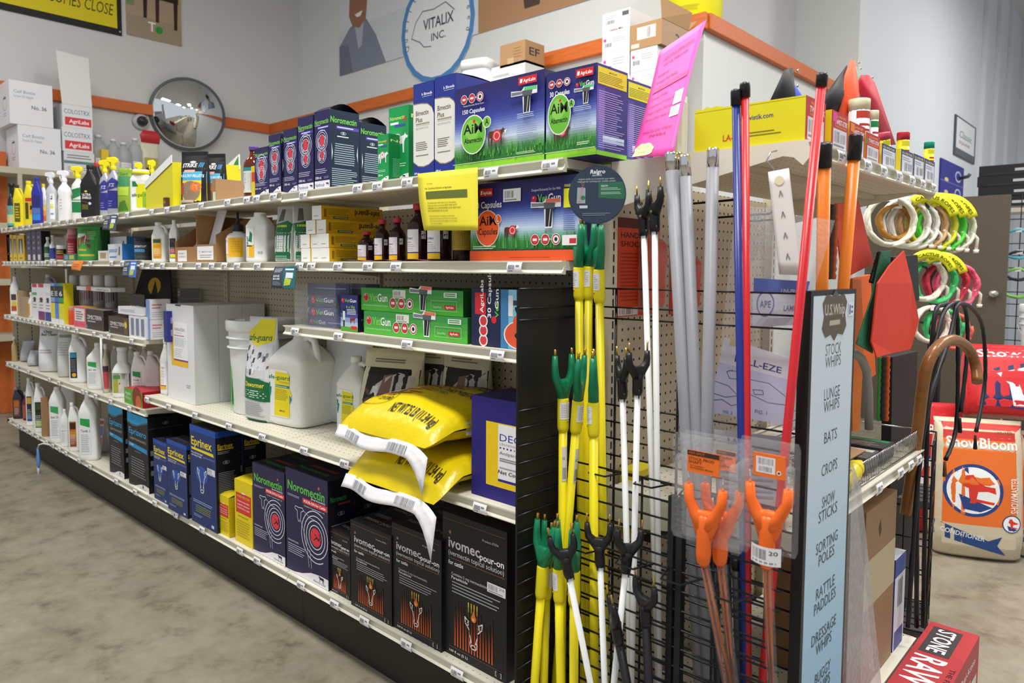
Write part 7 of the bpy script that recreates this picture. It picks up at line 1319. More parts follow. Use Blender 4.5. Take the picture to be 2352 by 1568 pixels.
# cane and black braided leads
a = on(2108, 985, 0, .44); cp_ = [(2080, 1180), (2095, 1080), (2108, 985), (2118, 900), (2130, 838), (2155, 795), (2190, 780), (2222, 798), (2240, 835), (2245, 878)]
pts = [on(u, v, 0, .44+.012*k) for k, (u, v) in enumerate(cp_)]; t = thing('wooden_cane', 'brown wooden show cane with a hooked handle', 'cane', pts[0])
sm = [];
for k in range(len(pts)-1):
    p0, p1, p2, p3 = pts[max(k-1, 0)], pts[k], pts[k+1], pts[min(k+2, len(pts)-1)]
    for q in range(4): s = q/4; sm.append(.5*((2*p1)+(p2-p0)*s+(2*p0-5*p1+4*p2-p3)*s*s+(3*p1-p0-3*p2+p3)*s**3))
sm.append(pts[-1]); G().tube([tuple(q-pts[0]) for q in sm], .0155, M('#8a5a2c', .3, kind='wood'), 14).build('cane', t)
LOOPS = [((2120, 1440), (2130, 980), (2145, 740), (2165, 700), (2195, 712), (2200, 800), (2196, 980), (2170, 1060)), ((2105, 1440), (2112, 1000), (2155, 760), (2180, 702), (2215, 705), (2222, 800), (2205, 960)), ((2085, 1440), (2120, 1000), (2185, 760), (2200, 700), (2235, 710), (2258, 760), (2262, 880), (2240, 1000))]
for i, L_ in enumerate(LOOPS):
    pts = [on(u, v, 0, .45+.01*i) for u, v in L_]; t = thing('black_whip', '%s black braided whip looping over the wire floor rack' % ('left', 'middle', 'right')[i], 'whip', pts[0], 0, 'black braided whips'); sm = []
    for k in range(len(pts)-1):
        p0, p1, p2, p3 = pts[max(k-1, 0)], pts[k], pts[k+1], pts[min(k+2, len(pts)-1)]
        for q in range(8): s = q/8; sm.append(.5*((2*p1)+(p2-p0)*s+(2*p0-5*p1+4*p2-p3)*s*s+(3*p1-p0-3*p2+p3)*s**3))
    G().tube([tuple(q-pts[0]) for q in sm], [.0062+.0012*(k % 2) for k in range(len(sm))], M('#15151a', .45), 8).build('braid', t)
    e = pts[-1]-pts[0]; G().tube([tuple(e), tuple(e+Vector((0, .01, -.05)))], [.004, .007], M('#6a4a2c' if i == 0 else '#17171a', .5), 8).build('tassel', t)
# wire floor rack
t = thing('wire_floor_rack', 'black wire floor rack with grey slatted trays holding whips', 'rack', (.27, 1.36, 0), .18); W_, D_, H_ = .15, .24, .68
def fw(p0, p1, r=.0032): return G().tube([p0, p1], r, BLKW, 6).build('wire', t)
for x in (0, W_/2, W_):
    for y in (0, D_/3, 2*D_/3, D_):
        if x in (0, W_) or y in (0, D_): fw((x, y, .0), (x, y, H_), .0036 if (x in (0, W_) and y in (0, D_)) else .0026)
for k in range(7):
    z = .05+.105*k
    for p0, p1 in (((0, 0, z), (W_, 0, z)), ((W_, 0, z), (W_, D_, z)), ((W_, D_, z), (0, D_, z)), ((0, D_, z), (0, 0, z))): fw(p0, p1, .0028)
for z in (.03, .47):
    for k in range(5): G().box(.004, .006+D_*k/5, z, W_-.004, .006+D_*(k+.88)/5-.006, z+.02, M('#5a5a5c', .6, kind='wood')).build('slat', t)
# cartons on the base shelf of the end unit, red box in front, wrapped sheet
tt, w, h, d = carton('kraft_carton', 'kraft carton standing on the end base shelf under the chrome basket', 0, 0, 0, 0, 0, .26, '#96704e', loc=(.20, .60, .20), w=.25, h=.46, side_c='#8f6b49', top_c='#a07a56'); p = side(d, h, w); p.rect(0, .45, 1, .72, '#b8a888'); p.poly([(.4, .86), (.46, .9), (.5, .84), (.45, .8)], '#3a2a1c'); p.done(tt)
tt, w, h, d = carton('blue_white_carton', 'white and blue barcoded carton under the chrome basket, right of the kraft one', 0, 0, 0, 0, 0, .10, '#3a4a8a', loc=(.33, .875, .20), w=.12, h=.26, side_c='#d4d6de'); p = side(d, h, w); p.rect(0, .8, 1, 1, '#3a4f9a'); p.bars(.3, .45, .8, .75, '#55555c', 9); p.rect(.1, .0, .9, .2, '#4a4a90'); p.done(tt)
tt, w, h, d = carton('red_carton', 'red carton with white lettering on the floor, bottom right corner', 0, 0, 0, 0, 0, .52, '#a3282e', loc=(.482, .63, 0), w=.125, h=.2, side_c='#a82c32', top_c='#b0343a')
def turned(w, d, h): return P(d, w, lambda a, b, L: (w-b, d-a, h+L))
p = P(d, w, lambda a, b, L: (b, d-a, h+L)); p.poly([(.05, .12), (.40, .12), (.40, .72), (.05, .72)], '#3a3436'); p.text('STONE', .07, .25, .36, '#f1ecec', w=.30, bold=.017); p.text('RAW', .44, .12, .62, '#f3eeee', w=.34, bold=.017); p.text('THE FINEST', .5, .84, .1, '#3a1214', w=.3); p.done(tt)
p = side(d, h, w); p.text('Dual-Action', .55, .7, .1, '#f0dede', w=.35); p.text('Filter', .6, .5, .1, '#f0dede', w=.2); p.rect(.8, .2, .95, .5, '#c8d0c8'); p.done(tt, 'side_print')
q = [on(u, v, 0, .508) for u, v in ((1958, 1060), (1978, 1120), (2042, 1568), (1925, 1568))]; tt = thing('wrapped_sheet', 'tall pane of clear plastic wrap leaning behind the blue sign', 'wrap', (.508, q[0].y, .03)); g = G(); o = Vector((.508, q[0].y, .03))
low = [Vector((.505, q[2].y+.04, .03)), Vector((.505, .32, .03))]; V4 = [q[0], q[1], low[0], low[1]]
g.add([tuple(a-o) for a in V4]+[tuple(a-o-Vector((.012, 0, 0))) for a in V4], [(0, 1, 2, 3), (7, 6, 5, 4), (1, 5, 6, 2), (0, 4, 5, 1)], M('#c8cad0', .12, 0, .42, 'film')); g.build('film', tt)
g = G(); g.add([(-.006, V4[3].y-o.y+.03, .05), (-.006, V4[2].y-o.y-.03, .05), (-.006, V4[2].y-o.y-.06, .22), (-.006, V4[3].y-o.y+.06, .24)], [(0, 1, 2, 3)], '#4a5aa0'); g.build('blue_print', tt, solid=.001)
# ================================================================== far right: feed bags, pail, ropes, door, wall signs
def plump(name, label, loc, w, h, d, col, pr, rz=0, tilt=0, lie=False, group=None):
    t = thing(name, label, 'bag', loc, 0, group, rot=(tilt, 0, rz)); hw, hd = w/2, d/2
    secs = [(0, hw*.86, hd*.55, 3), (h*.03, hw*.95, hd*.9, 3), (h*.2, hw, hd, 2.8), (h*.55, hw*.98, hd*.98, 2.8), (h*.8, hw*.95, hd*.8, 2.8), (h*.92, hw*.92, hd*.5, 3), (h*.96, hw*.93, hd*.12, 3), (h, hw*.94, .004, 3)]
    G().loft(secs, M(col, .3, kind='crinkle'), n=32).build('bag_skin', t); p = lp(secs, -hw*.93, hw*.93, h*.02, h*.97, 10); pr(p); p.done(t); return t
def dog(p, u, v, s, c='#d8382a', c2='#eef0f2'):
    p.circ(u, v, s*1.25, '#27407f', n=40); p.circ(u, v, s*1.1, c2, n=36); k = lambda q: [(u+a*s, v+b*s*p.w/p.h) for a, b in q]
    p.poly(k([(-.3, .7), (.0, .75), (.15, .45), (.5, .25), (.9, .2), (.95, -.1), (.6, .0), (.2, -.05), (.1, -.6), (-.15, -.6), (-.2, .1), (-.45, .2)]), c); p.poly(k([(-.6, -.2), (.8, -.75), (.3, -1.0), (-.4, -.9)]), '#27407f'); p.poly(k([(-.1, -.35), (.9, -.5), (.85, -.62), (-.1, -.5)]), c)
def bloom(c1):
    def f(p): p.rect(0, .0, 1, .24, '#cbbfa6'); p.rect(0, .24, 1, .88, c1); p.rect(0, .88, 1, 1, '#c3342c'); p.text('ShowBloom', .12, .82, .075, '#f4efe8', w=.8, bold=.017); p.rect(.66, .90, .92, .98, '#d2b878'); p.text('UMBARGER', .68, .93, .02, '#6a5222', w=.2); dog(p, .42, .50, .27); p.poly([(.0, .25), (.6, .13), (.75, .17), (.70, .1), (.8, .03), (0, .14)], '#27467f'); p.text('CONDITIONER', .06, .17, .035, '#e8ecf2', w=.5, rot=-9); p.text('SHOWMASTER', .93, .35, .05, '#f2e8e0', w=.45, rot=90); dog(p, .86, .27, .09)
    return f
plump('feed_bag', 'upright orange and tan feed bag with a round dog emblem on the floor', (.37, 2.42, 0), .36, .60, .17, '#c9bda4', bloom('#e2702a'), rz=.42, tilt=-.08)
plump('feed_bag', 'second orange feed bag at the right frame edge', (.63, 2.62, 0), .34, .55, .17, '#c9bda4', bloom('#df6a28'), rz=.3)
plump('feed_bag', 'red feed bag standing behind the wire floor rack', (.12, 2.62, 0), .34, .62, .16, '#c8282e', lambda p: (p.text('ShowBloom', .1, .8, .07, '#f4efe8', w=.8, bold=.017), dog(p, .5, .42, .3)), rz=.5)
def redbag(p): p.rect(0, 0, 1, 1, '#cc2a30'); p.text('Showbloom', .1, .80, .12, '#f2ecec', w=.8, bold=.017); p.poly([(.1, .1), (.5, .05), (.95, .1), (.95, .62), (.5, .72), (.15, .6)], '#252c5c'); p.poly([(.25, .55), (.5, .66), (.6, .5), (.8, .42), (.95, .45), (.95, .36), (.6, .38), (.45, .3), (.5, .1), (.38, .1), (.35, .4)], '#e8e6ea'); p.poly([(.42, .45), (.7, .3), (.95, .3), (.95, .22), (.6, .22), (.5, .1)], '#d8343a')
plump('feed_bag', 'red feed bag with a white dog lying across the upright orange bag', (.50, 2.60, .60), .48, .33, .2, '#c8282e', redbag, rz=.36, tilt=-.32)
pail('pail', 'white lidless pail with a warning label at the right frame edge', (.39, 4.35, .62), .15, .42, lab=lambda p: (p.rect(.45, .1, .8, .8, '#c8cacc'), p.ring(.62, .45, .1, .018, '#2a2a2c'), p.line([(.55, .38), (.7, .55)], .004, '#2a2a2c'), p.lines(.48, .12, .78, .3, 3, '#5a5c60')), rz=-.15)
t = tag(G().box(.2, 4.15, 0, .75, 4.6, .615, M('#3a3836', .6)).build('bin_stand', bevel=.01), 'dark stand carrying the white pail at the right edge', 'stand')
# brown steel door leaf standing open
dy = 5.2; d0, d1 = xat(1985, dy, 1.2), xat(2312, dy, 1.2); t = thing('door_leaf', 'dark taupe steel door leaf with a round knob, behind the rope coils', 'door', (d0, dy, 0)); DW = d1-d0; DH = zat(464, d0, dy)
G().box(0, 0, .01, DW, .045, DH, M('#5d5347', .5)).build('door_panel', t, bevel=.003)
kx = xat(2284, dy, 1.08)-d0; G().lathe([(.028, 0), (.028, .008), (.012, .012), (.012, .035), (.027, .045), (.03, .06), (.022, .072)], M('#c8c4ba', .2, .9), n=18).build('door_knob', t); o = [c for c in t.children if c.name.startswith('door_knob')][0]; o.location = (kx, 0, 1.08); o.rotation_euler = (pi/2, 0, 0)
# rope coils on a peg rack
ry = 2.85; t = thing('rope_rack', 'black peg rack post carrying the coiled ropes', 'rack', (.02, ry+.30, 0)); G().box(-.03, 0, 0, .03, .05, 1.62, M('#1a1a1c', .5)).build('post', t)
for z in (1.55, 1.25, .98): G().tube([(-.02, -.0, z), (.05, -.5, z+.02)], .006, M('#1a1a1c', .4), 8).build('peg', t)
G().box(-.12, -.02, .0, .12, .12, .03, M('#1a1a1c', .5)).build('foot', t)
def coil(label, u, v, y, R_, c, n=5, rz=.5, sx=1, card=None, tail=True, thick=.006):
    o = on(u, v, 1, y); t = thing('rope_coil', label, 'rope', o, rz, 'coiled ropes on the rack'); rnd = random.Random(int(u*7+v)); pts = []
    N = 26*n; thick *= 1.5
    for k in range(N+1):
        a = 2*pi*k/26+.3; r = R_*(1+.035*math.sin(k*.37)+.03*rnd.uniform(-1, 1)*0); pts.append((r*math.cos(a)*sx, -.03*(k/N-.5)+.012*math.sin(k*.9), r*math.sin(a)))
    G().tube(pts, thick, M(c, .6), 6).build('coil', t)
    if tail: G().tube([(R_*.9, -.01, -.02), (R_*1.15, -.012, -R_*.45), (R_*1.12, -.012, -R_*.95)], thick*.9, M('#dcd6c6', .7), 6).build('tail', t); G().tube([(R_*1.12, -.012, -R_*.93), (R_*1.12, -.012, -R_*1.08)], [thick*1.5, thick*1.2], M('#efece2', .6), 8).build('knot', t)
    G().box(-.02, -.022, R_*.82, .02, -.018, R_*1.12, M('#e9e6ea', .6)).build('wrap_tag', t)
    if card:
        def arc(u_, v_, L=0): a = math.radians(125-105*u_); r = R_*(1.0+.42*v_); return (r*math.cos(a), -.05-L, r*math.sin(a))
        G().surf(arc, 14, 1, M('#dfe01f', .5)).build('header_card', t, solid=.001); p = P(1, 1, lambda a, b, L: arc(a, b, L+.001), 10); p.text('CACTUS ROPES', .06, .3, .34, '#3a3c14', w=.88, bold=.017); p.done(t)
    return t
for i, (u, v, y_, c, cd) in enumerate(((2045, 508, 2.6, '#d8d6c2', None), (2056, 510, 2.66, '#a8762c', None), (2078, 512, 2.72, '#e2e0d8', None), (2098, 515, 2.76, '#dddad2', None), (2118, 518, 2.80, '#c8a070', 1), (2140, 520, 2.84, '#c9d02c', 1), (2160, 522, 2.88, '#4fd03c', 1), (2182, 524, 2.92, '#d6d4c0', None))):
    coil(('front cream rope coil on the upper peg', 'tan rope coil inside the front cream one', 'white rope coil, third on the upper peg', 'white rope coil with wrapped tags, fourth on the upper peg', 'tan rope coil behind the first yellow header card', 'lime yellow rope coil on the upper peg', 'bright green rope coil on the upper peg', 'rearmost pale rope coil on the upper peg')[i], u, v, y_, .115 if i != 1 else .08, c, 6, .75, card=cd, tail=i > 1)
for i, (u, v, y_, c, cd) in enumerate(((2120, 640, 2.72, '#d6d2c4', 1), (2145, 645, 2.76, '#3fc06a', 1), (2172, 650, 2.82, '#c02a40', None), (2196, 655, 2.86, '#d85a78', None))):
    coil(('cream rope coil with a yellow header card, lower peg', 'green rope coil with a yellow header card, lower peg', 'crimson rope coil on the lower peg', 'pink rope coil on the lower peg')[i], u, v, y_, .10, c, 5, .75, card=cd)
for i, (u, v, c) in enumerate(((2140, 745, '#e0d4c8'), (2165, 752, '#3fae6a'), (2185, 760, '#e06a5a'))): coil(('pale rope coil on the bottom peg', 'green rope coil on the bottom peg', 'coral rope coil on the bottom peg')[i], u, v, 2.72+.05*i, .085, c, 4, .75, tail=False)
# black paddles and panel between flags and ropes
for i, (pts, x_) in enumerate((([(2052, 590), (2108, 585), (2112, 690), (2060, 700)], .30), ([(2050, 820), (2108, 806), (2088, 1395), (2040, 1405)], .32))):
    panel('black_crate', ('black plastic crate panel behind the red flag', 'black plastic crate panel below the red flag')[i], 'crate', pts, x_, '#1b1b1e', .03, '', 0)
# gridwall and cases at the far right
gx, gy = .1, 5.6; t = thing('gridwall', 'black wire gridwall hung with bright goods at the right frame edge', 'rack', (xat(2312, gy, 1.4), gy, 0)); gw = .5
for k in range(7): G().tube([(gw*k/6, 0, .4), (gw*k/6, 0, 1.85)], .004, BLKW, 6).build('wire', t)
for k in range(16): G().tube([(0, .006, .42+.095*k), (gw, .006, .42+.095*k)], .004, BLKW, 6).build('wire', t)
for x in (0, gw): G().box(x-.02, -.15, 0, x+.02, .15, .03, BLK).build('foot', t); G().tube([(x, 0, .02), (x, 0, .42)], .012, BLK, 8).build('leg', t)
for i, (u, v, c, lb) in enumerate(((2338, 560, '#6fc0d8', 'turquoise bundle hanging on the far gridwall'), (2336, 650, '#8ad060', 'lime green halter bundle on the far gridwall'), (2340, 610, '#3a3a44', 'dark bundle between bright ones on the far gridwall'))):
    coil(lb, u, v, gy-.05, .11, c, 5, .2, tail=False)
for i in range(4):
    y_ = 6.2; x_ = xat(2243, y_, 1.9); z_ = zat(478-24*i, x_, y_); tt, w, h, d = carton('black_case', '%s black case in the stack on the far gridwall top' % ('bottom', 'second', 'third', 'top')[i], 0, 0, 0, 0, 0, .3, '#17171b', loc=(x_+.01*(i % 2), y_, z_), w=.62, h=.088, side_c='#141417', group='stacked black cases'); p = front(w, h); p.rect(.42, .35, .58, .6, '#c8c8cc'); p.lines(.1, .1, .9, .25, 1, '#2f2f36', .5); p.done(tt)
x_ = xat(2243, 6.2, 1.9); zc = zat(478, x_, 6.2); G().box(x_-.03, 6.15, zc-.05, x_+.75, 6.55, zc-.002, M('#cfcabb', .5)).build('case_shelf'); o = COL.objects['case_shelf']; tag(o, 'pale shelf board under the stack of black cases', 'shelf')
g = G(); g.box(x_, 6.5, 0, x_+.04, 6.54, zc-.05, BEIGE2); g.box(x_+.68, 6.5, 0, x_+.72, 6.54, zc-.05, BEIGE2); g.build('shelf_legs', o)
# signs on the far right wall
def wsign(name, label, tl, br, pr, col='#e4e6e8', frame=None):
    X = -1.046; a, b = on(tl[0], tl[1], 0, X), on(br[0], br[1], 0, X); t = thing(name, label, 'sign', (X, a.y, b.z)); W, H = b.y-a.y, a.z-b.z
    G().box(0, 0, 0, .012, W, H, M(frame or col, .5)).build('panel', t); p = side(W, H, .012); pr(p); p.done(t)
wsign('framed_sign', 'white framed sign with script lettering on the far wall', (2193, 262), (2236, 378), lambda p: (p.rect(.06, .04, .94, .96, '#d5d9dc'), p.rect(.06, .04, .94, .2, '#5a5e62'), p.text('Classic', .2, .5, .18, '#4a4e52', w=.6, shear=.3, bold=0), p.text('EQUINE', .2, .34, .07, '#8a4a4a', w=.5)), frame='#4a4e52')
wsign('blue_sign', 'deep blue sign with pale ovals on the far wall', (2159, 362), (2208, 476), lambda p: (p.rect(.02, .02, .98, .98, '#2a2c84'), p.circ(.75, .72, .14, '#b8bcd8', ry=.14), p.circ(.75, .72, .1, '#2a2c84', ry=.1), p.circ(.75, .28, .14, '#b8bcd8', ry=.14), p.circ(.75, .28, .1, '#2a2c84', ry=.1), p.circ(.25, .55, .08, '#d0c88a', ry=.05), p.circ(.25, .25, .08, '#d0c88a', ry=.05), p.line([(.0, .5), (1, .5)], .01, '#6a6cb0')), col='#25277a')
t = thing('wall_bracket', 'small dark bracket on the far wall beside the black cases', 'bracket', (-1.05, 8.9, 2.36)); G().tube([(0, 0, 0), (.1, 0, .02), (.12, 0, .05)], .02, M('#4a4c50', .4), 8).build('arm', t); G().box(-.0, -.04, -.1, .01, .04, .1, M('#c8cacc', .5)).build('plate', t)
for i in range(3): struct(G().box(-1.049, 9.9+.9*i, 0, -1.0, 9.98+.9*i, 5.2, WALLB).build('trim_%d' % (6+i)))
# ================================================================== back: overstock on the wall unit
WSZ = 2.31; ws = thing('wall_shelf', 'beige wall shelving behind the run, carrying white overstock cartons', 'shelving', (0, 0, 0))
G().box(-3.1, 2.30, WSZ-.04, -1.3, 2.80, WSZ, BEIGE).build('shelf', ws); G().box(-3.1, 2.79, .0, -1.3, 2.81, WSZ-.04, BEIGE2).build('back_panel', ws)
for x in (-3.1, -2.2, -1.33): G().box(x, 2.74, 0, x+.03, 2.789, WSZ-.041, BEIGE2).build('upright_post', ws)
for z in (.15, .7, 1.25, 1.8): G().box(-3.069, 2.35, z, -1.331, 2.739, z+.03, BEIGE).build('shelf', ws)
def wl(p): p.bars(.12, .45, .45, .62, '#4a4a50', 10); p.lines(.12, .68, .6, .85, 2, '#a9abb0', .3); p.text('Cattlos Mat', .25, .1, .1, '#9a3a4a', w=.5); p.rect(.72, .7, .95, .9, '#5a5c60')
def wl2(p): p.circ(.1, .68, .05, '#d83aa0'); p.bars(.1, .3, .36, .5, '#4a4a50', 10); p.lines(.4, .5, .9, .8, 3, '#b4b6bb', .25)
Y_ = 2.36
def wc(name, label, ul, ur, vt, vb, pr=None, col='#dcdde0', d=.3, side_c=None, y=Y_, **k):
    x0_, x1_ = xat(ul, y, 2.5), xat(ur, y, 2.5); zb = zat(vb, x0_, y); h = zat(vt, x0_, y)-zb; t, w, h, d = carton(name, label, 0, 0, 0, 0, 0, d, col, loc=(x0_, y, zb), w=x1_-x0_, h=h, side_c=side_c or '#c4c5c8', **k)
    if pr: p = front(w, h); pr(p); p.done(t)
    return t
zb = px_ = None
def vz(x, y, z):
    k = Vector((x, y, z))-CAM; return PY-F*k.dot(UP)/k.dot(FW)
x0_ = xat(1384, Y_, 2.4); base_v = vz(x0_, Y_, WSZ)
lv = [base_v, 187, 125, 82, 34]; 
for i in range(4):
    wc('white_carton', '%s white carton of the tall overstock stack with barcodes' % ('bottom', 'second', 'third', 'top')[i], 1383, 1446 if i else 1448, lv[i+1], lv[i]-.3, (wl2, wl2, wl2, wl)[i], group='white overstock cartons', side_c='#d9d6d6')
t = wc('open_brown_carton', 'open brown carton with a shipping label on the overstock stack', 1447, 1519, 60, 117, lambda p: (p.rect(.22, .35, .82, .85, '#dcd8d4'), p.bars(.55, .4, .65, .8, '#4a4a50', 10), p.rect(.04, .05, .3, .22, '#d8d2c8'), p.text('3', .1, .1, .01, '#3a2a1c')), '#b48c60', side_c='#9a7650', top_c='#4a3420'); w, h, d = dim(t)
g = G(); g.add([(w, 0, h), (w, d, h), (w+.02, d, h+.1), (w-.01, 0, h+.12)], [(0, 1, 2, 3)], M('#a8835a', .6)); g.build('flap', t, solid=.004); p = side(d, h, w); p.text('3', .5, .15, .5, '#3a3a40', w=.16, bold=.017); p.done(t, 'side_print')
g = G(); g.add([(0, d, h), (w, d, h), (w, d+.1, h+.08), (0, d+.1, h+.08)], [(0, 1, 2, 3)], M('#a8835a', .6)); g.build('flap', t, solid=.004)
wc('white_carton', 'white carton directly under the open brown one', 1449, 1510, 117.5, 168, wl2, group='white overstock cartons'); wc('white_carton', 'lowest white carton under the open brown one', 1449, 1510, 168.5, base_v-.3, wl2, group='white overstock cartons')
xp = xat(1100, 2.5, WSZ+.1); hp = zat(133, xp, 2.38)-WSZ
t = thing('white_tub', 'square white tub with snap lid and black label above the white and blue boxes', 'tub', (xp, 2.52, WSZ), .25); g = G(); g.loft([(0, .1, .1, 6), (hp*.86, .112, .112, 6)], M('#e6e8e8', .35)); g.build('tub_body', t); G().loft([(hp*.84, .12, .12, 6), (hp*.94, .122, .122, 6), (hp*.99, .116, .116, 6), (hp, .10, .10, 5)], M('#eef0f0', .35)).build('lid', t)
p = front(.14, hp*.6, -.10, -.111, .02); p.rect(0, 0, 1, 1, '#22222c'); p.text('MUSCLE', .1, .4, .2, '#d8d8e0', w=.8); p.rect(.1, .75, .9, .88, '#a83a5a'); p.done(t); G().tube([(-.122, 0, hp*.8), (-.09, -.10, hp*.3), (0, -.13, hp*.2), (.09, -.10, hp*.35), (.122, 0, hp*.8)], .003, '#d0d3d4').build('bail_handle', t)
t = wc('white_carton', 'flat white carton under the small brown carton with a logo', 1124, 1206, 158, vz(xat(1124, 2.5, 2.4), 2.5, WSZ)-.3, lambda p: p.lines(.1, .6, .7, .9, 2, '#b9bbc0', .3), y=2.5, d=.2)
t = wc('brown_carton', 'small brown carton with a black logo on a flat white carton', 1148, 1206, 106, 157.5, lambda p: (p.lines(.55, .3, .9, .8, 4, '#8a6a4a', .25), p.rect(.3, .1, .55, .35, '#c4a884')), '#b08a62', side_c='#a07c56', y=2.5, d=.2); w, h, d = dim(t); p = side(d, h, w); p.text('EF', .2, .4, .34, '#2f3138', w=.55, bold=.017); p.done(t, 'side_print')
# yellow bucket on the ledge
t = pail('yellow_bucket', 'bright yellow bucket standing on the ledge at the wall corner', (on(1594, 30, 1, 3.02).x, 3.03, ZT+.001), .19, .5, col='#e6e01c', lidc='#e6e01c', lab=lambda p: p.lines(.1, .1, .95, .22, 3, '#a39c1c', .3), rz=.3, handle=False)
# ------------------------------------------------------------------ banners
def wallx(name, label, u0, u1, vb, vtop, pr, col, X=XL+.004, cat='banner'):
    a, b = on(u0, vb[0], 0, X), on(u1, vb[1], 0, X); zb = (a.z+b.z)/2; t = thing(name, label, cat, (X, a.y, zb)); W = b.y-a.y; H = vtop-zb
    G().box(0, 0, 0, .006, W, H, M(col, .5)).build('sheet', t); p = side(W, H, .006); pr(p); p.done(t); return W, H
wallx('yellow_banner', 'yellow banner with a black border high on the left wall', -60, 280, (6, 85), 4.6, lambda p: (p.rect(.0, .05, .965, .97, '#d6c40c'), p.rect(.3, .29, .9, .97, '#15150f'), p.text('NOTHING', .02, .155, .085, '#17160c', w=.42, bold=.017, shear=.2), p.text('COMES CLOSE', .47, .14, .085, '#3a3710', w=.47, bold=0, shear=.2), p.circ(.985, .03, .006, '#c8c8c0')), '#15150f')
COL.objects['yellow_banner'].location.z += 0
wallx('photo_poster', 'tan poster of a dark steer hung right of the yellow banner', 291, 417, (82, 104), 4.3, lambda p: (p.grad(0, 0, 1, .45, ['#9a8a74', '#a8927a']), p.rect(0, .45, 1, 1, '#c08a62'), p.rect(0, .32, .14, .6, '#7a8a5a'), p.poly([(.3, .45), (.95, .45), (.95, 1), (.2, 1), (.25, .6)], '#2a1a16'), p.poly([(.3, .22), (.36, .22), (.38, .5), (.3, .5)], '#2a1a16'), p.poly([(.52, .2), (.58, .2), (.6, .5), (.52, .5)], '#3a2018'), p.poly([(.86, .16), (.92, .16), (.94, .5), (.86, .5)], '#2a1a16'), p.text('T', .38, .09, .1, '#e8e6e0', w=.14, bold=.017), p.circ(.58, .12, .07, '#2f8a3a', ry=.04)), '#b08a66', cat='poster')
VY = YB+.354; a = on(781, 175, 1, VY); b = on(1560, 0, 1, VY); t = thing('wall_banner', 'long photo banner with a smiling person and bag lettering on the back wall', 'banner', (a.x, VY, a.z)); W, H = 3.95, 1.35
G().box(0, -.004, 0, W, 0, H, M('#cfd2d6', .5)).build('sheet', t); p = front(W, H, 0, -.004)
p.grad(0, 0, 1, 1, ['#c9ced6', '#d3d7dd', '#c3c8d2']); p.grad(.525, 0, 1, 1, ['#a8805e', '#b08a6a', '#8a6a52', '#6a4f3e'])
p.poly([(0, 0), (.20, .0), (.16, .22), (.12, .36), (.05, .34), (0, .22)], '#7d8698'); p.poly([(.07, .34), (.11, .36), (.10, .18), (.085, .16)], '#a9b2c0'); p.poly([(.045, .42), (.06, .34), (.09, .31), (.118, .36), (.125, .5), (.12, .62), (.05, .62)], '#9a6a56'); p.poly([(.02, .62), (.03, .56), (.15, .60), (.15, .64), (.125, .66), (.12, .85), (.05, .85), (.045, .66)], '#1f1a1c'); p.poly([(.07, .42), (.105, .43), (.095, .395), (.08, .395)], '#f0ece8'); p.poly([(.0, .0), (.06, .0), (.04, .22), (0, .22)], '#6a7284')
p.circ(.388, .13, .127, '#e3e6ea', ry=.37, n=36); p.ring(.388, .13, .127, .014, '#4f86c0', ry=.37); p.text('VITALIX', .342, .13, .07, '#3a3f48', w=.105, bold=.017); p.text('INC.', .37, .045, .05, '#3a3f48', w=.05, bold=.01)
for i, ch in enumerate('Quality Guaranteed'):
    a_ = math.radians(200-12.5*i); p.text(ch, .388+.103*math.cos(a_), .13+.30*math.sin(a_), .04, '#3a3f48', rot=math.degrees(a_)-90, bold=0)
p.line([(.30, .10), (.315, .2), (.34, .26), (.38, .25), (.42, .27), (.45, .2)], .008, '#4a4f58'); p.line([(.30, .10), (.33, .06), (.345, .02), (.37, .01)], .008, '#4a4f58')
p.poly([(.66, .06), (.7, .06), (.74, .8), (.62, .8)], '#4a3a34'); p.poly([(.66, .3), (.9, .34), (.92, .85), (.68, .85)], '#5a4438'); p.done(t)
# convex mirror and camera dome on the left wall
c = on(449, 257, 0, XL+.25); R_ = .345; t = thing('convex_mirror', 'round convex security mirror on the left wall', 'mirror', (XL+.06, c.y, c.z), rot=(0, pi/2+.12, -.25))
prof = [(R_*math.sin(.62*k/10)/math.sin(.62), .16*(math.cos(.62*k/10)-math.cos(.62))/(1-math.cos(.62))) for k in range(10, -1, -1)]; prof[-1] = (.001, prof[-1][1])
G().lathe(prof, M('#e2e6ea', .015, 1), (0, 0, .04), n=48).build('mirror_face', t); G().lathe([(R_, .0), (R_*1.02, .01), (R_*1.02, .045), (R_*.99, .05)], M('#55585c', .4), n=48).build('rim', t); G().tube([(0, 0, -.055), (0, 0, .01)], .03, M('#8a8c90', .4), 10).build('mount', t)
c = on(331, 277, 0, XL+.1); t = thing('camera_dome', 'grey dome security camera on the left wall below the orange trim', 'camera', (XL+.0, c.y, c.z), rot=(0, pi/2, 0)); G().lathe([(.075, .0), (.075, .03), (.06, .04)], M('#b8babd', .4), n=20).build('mount', t); G().ball((.0, 0, .06), .05, M('#2f3034', .1)).build('dome', t)
